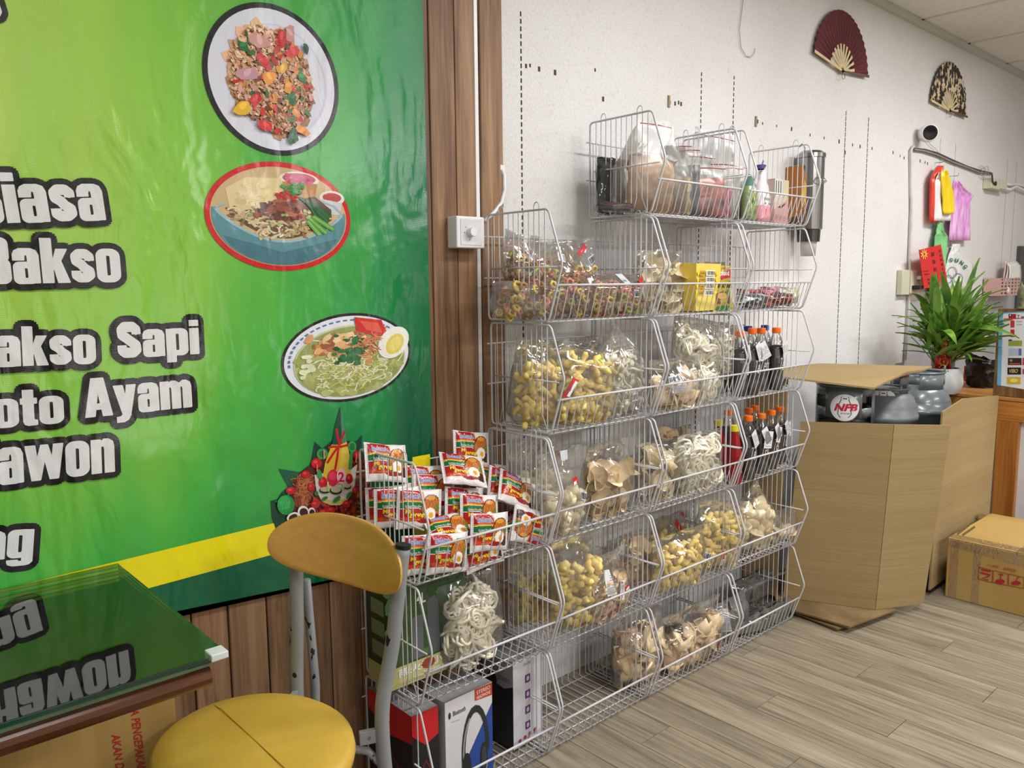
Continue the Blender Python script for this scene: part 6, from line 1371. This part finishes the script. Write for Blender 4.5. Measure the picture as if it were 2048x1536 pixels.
# grey panel on the wall behind
A, B = at(1808, 720, -.006), at(2130, 590, -.006)
o = MB().box((A.x, -.008, .5), (6.1, -.0005, at(1900, 597, -.006).z)).build('backsplash_panel', M('grey_mottled_panel', (176, 176, 180), .35, var=.12, vscale=4, rgb2=(156, 156, 160)), bevel=.002); tag(o, 'grey mottled splashback panel on the wall behind the plant', 'panel')
o = MB().lathe([(0, 0), (.017, .0), (.017, .003), (0, .004)], 18).build('round_sticker', M('grey_sticker', (120, 118, 116), .6)); q = at(1935, 729, -.012); o.location = q; o.rotation_euler = (math.pi / 2, 0, 0); tag(o, 'small round grey disc stuck on the splashback panel', 'disc')
# potted plant
pb = Vector((3.42, -.28, CT)); 
pc0 = at(1884, 760, -.30); pb = Vector((pc0.x, -.30, CT + .001)); k_ = (pb - CAM).dot(_f) / FPX
t = thing('potted_plant', 'lush green lucky bamboo in a white swirled pot with red and gold ribbon', 'plant', tuple(pb))
pr = 36 * k_; ph = 50 * k_
m = MB(); m.grid(36, 12, lambda u, v: ((lambda a_, r_: (r_ * math.cos(a_), r_ * math.sin(a_), v * ph))(u * 6.283, pr * (.62 + .42 * math.sin(math.pi * (.12 + .72 * v))) * (1 + .045 * math.sin(9 * u * 6.283 / 1 + v * 5)))))
m.build('pot', M('white_swirl_pot', (226, 226, 226), .35, spec=.5, var=.08, bump=.3, bscale=30), t, smooth=True)
MB().lathe([(0, ph * .92), (pr * .85, ph * .92)], 24).build('soil', M('dark_soil', (50, 44, 36), .9), t)
MB().lathe([(pr * .58, ph * .9), (pr * .6, ph * 1.6), (pr * .52, ph * 1.6), (pr * .52, ph * .9)], 20).build('glass_vase', film_mat('vase_glass', tint=(.8, .9, .75), haze=.05, base=.08), t, smooth=True)
LEAF = M('glossy_green_leaf', (128, 166, 60), .35, var=.25, vscale=6, rgb2=(66, 118, 38), ptvar=.3)
def leaf_mesh(k):
    q = random.Random(k); m = MB(); L_ = 1.0; droop = [.15, .35, .6, .9][k % 4]; W_ = .085
    def s(u, v):
        w = W_ * math.sin(math.pi * min(1, v * .94 + .05)) ** .8 * (1 - .25 * v); b = v
        x = b - .12 * droop * b ** 3; z = -droop * .55 * b * b
        return (x, (u - .5) * 2 * w, z + abs(u - .5) * .05)
    m.grid(4, 9, s); me = bpy.data.meshes.new('leaf'); me.from_pydata(m.v, [], m.f); me.polygons.foreach_set('use_smooth', [True] * len(m.f)); me.materials.append(LEAF); return me
LM = [leaf_mesh(k) for k in range(4)]; q = random.Random(12)
for i in range(34):
    a_ = q.uniform(0, 6.283); r_ = pr * .45 * math.sqrt(q.random()); h_ = ph * (1.5 + 1.6 * q.random()); b_ = Vector((r_ * math.cos(a_), r_ * math.sin(a_), ph * .9)); tp = Vector((r_ * 2.4 * math.cos(a_), r_ * 2.4 * math.sin(a_), h_))
    st = MB().tube([b_, b_.lerp(tp, .5) + Vector((0, 0, .01)), tp], .0045, 6).build('stem', M('green_stem', (86, 120, 40), .45), t)
    for j in range(6):
        f_ = .35 + .65 * j / 5; p = b_.lerp(tp, f_); az = a_ + q.uniform(-1.3, 1.3) + (j % 2) * .9; el = math.radians(q.uniform(18, 80) if j < 5 else q.uniform(50, 88)); ln_ = ph * q.uniform(1.6, 2.6) * (1 - .35 * max(0, math.sin(az)))
        inst(LM[q.choice([0, 0, 1, 1, 2, 3])], 'leaf', st, Matrix.Translation(p) @ Matrix.Rotation(az, 4, 'Z') @ Matrix.Rotation(-el, 4, 'Y') @ Matrix.Rotation(q.uniform(-.6, .6), 4, 'X') @ Matrix.Diagonal((ln_, ln_ * .95, ln_, 1)))
RIB = M('red_ribbon', (176, 18, 26), .4, var=.2); GOLD = M('gold_bead', (230, 190, 80), .25, metal=.7)
fw = (CAM - pb); fw.z = 0; fw.normalize(); rt_ = Vector((-fw.y, fw.x, 0)); c_ = fw * pr * .66 + Vector((0, 0, ph * 1.25))
for s_ in (-1, 1, 0):
    m = MB(); m.grid(8, 6, lambda u, v: c_ + rt_ * ((s_ * .02 + (u - .5) * .032) if s_ else (u - .5) * .026) + Vector((0, 0, (v - .5) * (.06 if s_ else .13) + (0 if s_ else .045))) + fw * (.016 * math.sin(math.pi * u) * math.sin(math.pi * v) + .006 * math.sin(u * 19)))
    m.build('ribbon', RIB, t, smooth=True)
m = MB(); q = random.Random(4)
for i in range(60):
    p = c_ + rt_ * q.gauss(0, .016) + Vector((0, 0, q.uniform(-.05, .13))) + fw * (.02 + .004 * q.random()); m.lathe([(0, -.0035), (.0035, 0), (0, .0035)], 5, tuple(p))
tag(m.build('gold_beads', GOLD, t), kind='stuff')
A = at(1925, 780, -.2); o = MB().box((A.x - .01, -.22, CT + .001), (A.x + .10, -.205, CT + .085)).build('red_card', M('red_card_paper', (170, 24, 34), .5)); tag(o, 'small red card behind the plant pot', 'card')
A = at(1944, 776, -.17); o = MB().box((A.x - .0, -.17, CT + .001), (A.x + .09, -.16, CT + .075)).build('white_card', M('white_card_paper', (216, 214, 212), .5)); tag(o, 'small white card standing between the plant pot and black bag', 'card')
# black bag
c = at(1966, 765, -.36); k_ = ((c - CAM).dot(_f)) / FPX; t = thing('black_plastic_bag', 'crumpled glossy black plastic bag on the counter beside the plant', 'bag', (c.x, -.36, CT + .001))
def bb_(u, v):
    a_ = u * 6.283; r_ = (38 * k_) * (.62 + .5 * math.sin(math.pi * (.2 + .5 * v))) * (1.0 + .12 * (v > .8)); h_ = 58 * k_ * v * (1 + (.22 * math.cos(a_ - 2.2) if v > .6 else 0)); p = Vector((r_ * math.cos(a_), r_ * .7 * math.sin(a_), h_)); return p + noise.noise_vector(p * 34) * .014 * (1 if v > .05 else 0) + noise.noise_vector(p * 90) * .006 * (1 if v > .05 else 0)
MB().grid(40, 18, bb_).build('bag_film', M('black_bag_film', (10, 10, 11), .3, spec=.4, bump=.5, bscale=40), t, smooth=True)
# menu board standing on the counter edge
XB = X0 + .012; tl, br = atx(1994, 618, XB), atx(2130, 790, XB); y_l = atx(1991, 700, XB).y
t = thing('poster_board', 'wooden board with a blue edged sheet of small cards, standing on the counter', 'sign', (XB, y_l - .2, CT))
zt2 = atx(1998, 617, XB).z; zbm = CT + .001
WB_ = wood_mat('brown_board_wood', (132, 96, 58), (92, 62, 36), 'Z', 1.4, rough=.5, ptvar=.02, knots=False)
MB().box((XB, y_l - .42, zbm), (XB + .014, y_l, zt2)).build('board', WB_, t, world=True, bevel=.002)
a = Art(lambda x, y, h: tuple(atx(x, y, XB - .0006 - h)))
a.poly([(1998, 626), (2120, 618), (2120, 790), (1994, 770)], (110, 176, 214)); a.poly([(2006, 628), (2120, 620), (2120, 790), (2002, 771)], (226, 226, 230)); a.stroke([(2007, 638), (2060, 636)], 2, (206, 60, 60))
a.rect(2017, 628, 2032, 637, (176, 24, 36)); a.rect(2017, 628, 2024, 633, (30, 40, 100)); a.ell(2020.5, 630.5, 1.4, 1.4, (236, 236, 240), n=10)
a.text('T wan', 2034, 637, 22, -7, (40, 60, 90), .02)
for x0, y0, x1, y1, c in ((2021, 641, 2029, 655, (196, 50, 50)), (2021, 659, 2029, 674, (190, 40, 50)), (2033, 642, 2044, 644, (170, 170, 176)), (2033, 648, 2044, 650, (170, 170, 176)), (2017, 681, 2044, 692, (150, 160, 60)), (2017, 679, 2024, 682, (40, 50, 90)), (2018, 697, 2036, 711, (176, 190, 206)), (2037, 697, 2043, 711, (96, 110, 160)), (2016, 716, 2043, 730, (40, 30, 28)), (2018, 726, 2040, 729, (180, 70, 40)), (2015, 735, 2042, 749, (24, 22, 22)), (2014, 754, 2041, 768, (206, 176, 40)), (2045, 716, 2070, 730, (190, 60, 70)), (2045, 738, 2070, 748, (180, 60, 80))): a.rect(x0, y0, x1, y1, c)
a.text('VIBO', 2017, 746, 18, -8, (206, 176, 110), .02, shear=-.2); a.ell(2028, 761, 8, 4, (236, 216, 110)); a.ell(2022, 721, 3, 3, (150, 130, 110)); a.build('poster', PRINT, t, world=True)
# carved figure behind the board
c = at(2046, 598, -.42); t = thing('carved_figure', 'small carved greenish wooden figure standing on top of the board', 'figurine', (XB + .007, atx(2046, 600, XB).y, zt2 + .001))
MB().lathe([(.022, 0), (.02, .006), (.013, .02), (.018, .045), (.024, .07), (.02, .095), (.012, .108), (.0, .112)], 16, sy=1.2).build('body', M('mossy_wood', (128, 126, 98), .7, var=.35, vscale=60), t, smooth=True)
MB().tube([(0, .01, .10), (0, .014, .125)], [.007, .002], 6).build('ear', M('mossy_wood', (128, 126, 98), .7), t); MB().tube([(0, -.012, .10), (0, -.014, .12)], [.007, .002], 6).build('ear', M('mossy_wood', (128, 126, 98), .7), t)
# grey frame at the right edge, pink perforated basket with a bag
A, B = at(2036, 562, -.02), at(2130, 492, -.02)
o = MB().box((A.x, -.025, at(2045, 620, -.02).z), (A.x + .6, -.001, at(2040, 492, -.02).z)).build('dark_panel', M('dark_slate_panel', (72, 74, 70), .5, var=.1), bevel=.002); tag(o, 'dark slate coloured panel on the wall at the right edge', 'panel')
A, B = at(1998, 592, -.1), at(2040, 557, -.1); PK = M('dusty_pink_plastic', (196, 158, 152), .5, var=.05)
t = thing('perforated_basket', 'small dusty pink perforated plastic basket fixed to the wall', 'basket', ((A.x + B.x) / 2, -.05, A.z)); w, h = B.x - A.x, B.z - A.z
m = MB(); nx, nz = 12, 10
def hole(i, j): return (i % 2 == 1 and j % 2 == 1)
for (fa) in (lambda x, z: (A.x + x * w, -.1, A.z + z * h), ):
    for i in range(nx):
        for j in range(nz):
            if not hole(i, j): m.add([fa(i / nx, j / nz), fa((i + 1) / nx, j / nz), fa((i + 1) / nx, (j + 1) / nz), fa(i / nx, (j + 1) / nz)], [(0, 1, 2, 3)])
m.add([(A.x, -.1, A.z), (A.x, -.01, A.z), (A.x, -.01, B.z), (A.x, -.1, B.z), (B.x, -.1, A.z), (B.x, -.01, A.z), (B.x, -.01, B.z), (B.x, -.1, B.z)], [(0, 1, 2, 3), (7, 6, 5, 4), (0, 4, 5, 1), (1, 5, 6, 2)])
m.build('basket_body', PK, t, world=True, solid=.002); MB().tube([(A.x, -.1, B.z), (B.x, -.1, B.z), (B.x, -.01, B.z), (A.x, -.01, B.z)], .004, 6, True).build('rim', PK, t, world=True)
qq = at(2016, 585, -.11); MB().lathe([(0, 0), (.01, .004), (.012, .02), (.008, .04), (0, .046)], 14, (qq.x, -.108, qq.z - .01)).build('hook_peg', M('cream_peg', (226, 216, 196), .4), t, world=True, smooth=True)
A, B = at(2004, 560, -.055), at(2034, 520, -.055); w, h = B.x - A.x, B.z - A.z
t = thing('paper_bag_bundle', 'bundle of pale pink and white packets in the pink perforated basket', 'packet', ((A.x + B.x) / 2, -.055, A.z))
for k, c_ in enumerate(((222, 198, 190), (230, 226, 222), (236, 234, 232))): MB().grid(6, 8, lambda u, v: ((u - .5) * w * .9 + k * .004, -.03 + .012 * (2 - k) * 1.0 + .004 * math.sin(u * 7 + v * 5 + k), -.02 + v * (h + .02) * (1 - .08 * k) - .01 * abs(u - .5) * 2), col=c_).build('packet_sheet', GLOSSPRINT, t, solid=.0012, smooth=True)
a = Art(lambda x, y, q_: ((x - .5) * w * .8, -.036 - q_, y * h)); a.rect(.1, .0, .8, .3, (236, 234, 230)); a.rect(.5, -.05, .95, .12, (220, 150, 40)); a.build('print', PRINT, t)
# wall socket with plug
A, B = at(1803, 590, -.03), at(1838, 540, -.03); t = thing('wall_socket', 'cream wall socket box with white plug and black plug below the red envelope', 'socket', ((A.x + B.x) / 2, -.01, A.z))
MB().box((A.x, -.03, A.z), (B.x, -.001, B.z)).build('box_body', CREAM, t, world=True, bevel=.003); MB().box((A.x + (B.x - A.x) * .45, -.036, A.z + .008), (B.x - .006, -.03, B.z - .006)).build('cover', CREAM, t, world=True, bevel=.002)
q = at(1826, 575, -.04); MB().box((q.x - .005, -.075, q.z - .011), (q.x + .05, -.036, q.z + .011)).build('black_plug', BLACKP, t, world=True, bevel=.003); q = at(1836, 556, -.04); MB().box((q.x - .008, -.06, q.z - .008), (q.x + .03, -.036, q.z + .01)).build('white_plug', WHITEP, t, world=True, bevel=.003)
# hanging plastic bags, red envelope
def hang(name, label, px, Y, m_, folds=5, amp=.008, hook=None, seed=1, cat='bag', th=.01):
    """a folded bag hung from its gathered top; px: outline columns [(y, x0, x1)] from top to bottom"""
    rows = [(at(a_, y, Y), at(b_, y, Y)) for y, a_, b_ in px]; n = len(rows) - 1; zl = rows[-1][0].z; c = (rows[-1][0] + rows[-1][1]) / 2
    t = thing(name, label, cat, (c.x, Y, zl))
    def s(u, v):
        f_ = v * n; i = min(n - 1, int(f_)); k = f_ - i; l = rows[i][0].lerp(rows[i + 1][0], k); r_ = rows[i][1].lerp(rows[i + 1][1], k); p = l.lerp(r_, u)
        return p + Vector((0, -amp * (1 + math.sin(u * folds * 6.283 + seed + v * 1.5)) - .006 * noise.noise(Vector((u * 4, v * 5, seed))), 0))
    MB().grid(24, 20, s).build('bag_film', m_, t, world=True, solid=th * .2, smooth=True)
    if hook: hp = at(*hook, Y + .01); MB().tube([(hp.x, -.001, hp.z), (hp.x, Y - .012, hp.z), (hp.x, Y - .014, hp.z + .014)], .002, 6).build('hook', STEEL, t, world=True)
    return t
PLS = lambda n, c, c2: M(n, c, .32, spec=.5, rgb2=c2, vscale=14, stretch=(3, 1, .6), bump=.3, bscale=20)
hang('plastic_bag', 'red plastic bag hanging from the wall hook at the left of the bag cluster', [(332, 1872, 1882), (346, 1862, 1880), (360, 1858, 1874), (445, 1857, 1872)], -.03, PLS('red_bag_film', (232, 74, 50), (206, 52, 36)), 3, hook=(1877, 325))
hang('plastic_bag', 'white plastic bag folded between the red and yellow hanging bags', [(345, 1874, 1886), (365, 1868, 1890), (442, 1867, 1903)], -.042, PLS('white_bag_film', (238, 236, 234), (222, 220, 220)), 2, seed=3)
hang('plastic_bag', 'yellow plastic bag hanging in front of the white one', [(341, 1882, 1890), (354, 1880, 1898), (390, 1881, 1906), (428, 1883, 1904)], -.058, PLS('yellow_bag_film', (240, 214, 38), (222, 190, 20)), 2, seed=5)
hang('plastic_bag', 'pink and white striped plastic bag hanging at the right of the bag cluster', [(362, 1905, 1913), (376, 1903, 1925), (392, 1902, 1944), (404, 1903, 1938), (481, 1896, 1939)], -.035, PLS('pink_striped_bag_film', (206, 110, 200), (232, 196, 230)), 3, .006, hook=(1908, 352), seed=2)
hang('plastic_bag', 'pale green plastic bag hanging low behind the red envelope', [(446, 1870, 1880), (462, 1868, 1882), (474, 1864, 1890), (600, 1856, 1880)], -.02, PLS('green_bag_film', (136, 206, 140), (110, 186, 120)), 2, seed=7)
t = hang('plastic_bag', 'white plastic bag printed with green arched lettering, hanging above the plant', [(488, 1904, 1920), (500, 1902, 1922), (506, 1899, 1922), (528, 1892, 1946), (580, 1888, 1942)], -.022, PLS('printed_bag_film', (234, 234, 234), (216, 218, 220)), 1, .004, seed=4)
a = Art(lambda x, y, h: tuple(at(x, y, -.0345 - h)))
for i, ch in enumerate('YOUNG'): an = math.radians(122 - i * 21); a.text(ch, 1908 + 26 * math.cos(an) - 3, 545 - 24 * math.sin(an) + 3, 7, -8, (24, 110, 76), .05, rot=math.pi / 2 - an if False else (math.pi / 2 - an))
for c_ in ((1905, 545, 9, 11), (1916, 556, 9, 9), (1898, 558, 6, 8)): a.stroke([(c_[0] + c_[2] * math.cos(k * .4), c_[1] + c_[3] * math.sin(k * .4)) for k in range(17)], 1.1, (60, 110, 104))
a.build('print', PRINT, t, world=True)
A = [at(1838, 500, -.08), at(1882, 489, -.08), at(1896, 570, -.08), at(1848, 577, -.08)]; ce_ = sum(A, Vector()) / 4
t = thing('red_envelope', 'tilted red envelope with black handwriting and gold flower, in front of the green bag', 'envelope', (ce_.x, ce_.y, min(p.z for p in A)))
MB().add([p + Vector((0, d_, 0)) for d_ in (0, .002) for p in A], [(0, 1, 2, 3), (7, 6, 5, 4)] + [(i, (i + 1) % 4, 4 + (i + 1) % 4, 4 + i) for i in range(4)]).build('paper', M('red_envelope_paper', (206, 30, 26), .5, var=.05), t, world=True)
a = Art(lambda x, y, h: tuple((A[3].lerp(A[2], x)).lerp(A[0].lerp(A[1], x), y) + Vector((0, -.0006 - h, 0))))
for i, ch in enumerate('順恭祐應'): a.text(ch, .48, .76 - i * .19, .15, .11, (40, 14, 12), .01)
for i, ch in enumerate('印尼貿易公司'): a.text(ch, .84, .82 - i * .11, .09, .07, (60, 14, 12), .01)
a.text('Happy', .06, .42, .22, .04, (90, 14, 12), .01); a.text('time', .08, .34, .2, .045, (90, 14, 12), .01); a.text('敬', .18, .18, .09, .06, (50, 14, 12), .01); a.text('賀', .18, .09, .09, .06, (50, 14, 12), .01)
for i in range(9): a.ell(.17 + .1 * math.cos(i * .7), .87 + .08 * math.sin(i * .7), .06, .022, (232, 176, 80), rot=i * .7, n=10)
a.build('lettering', PRINT, t, world=True)
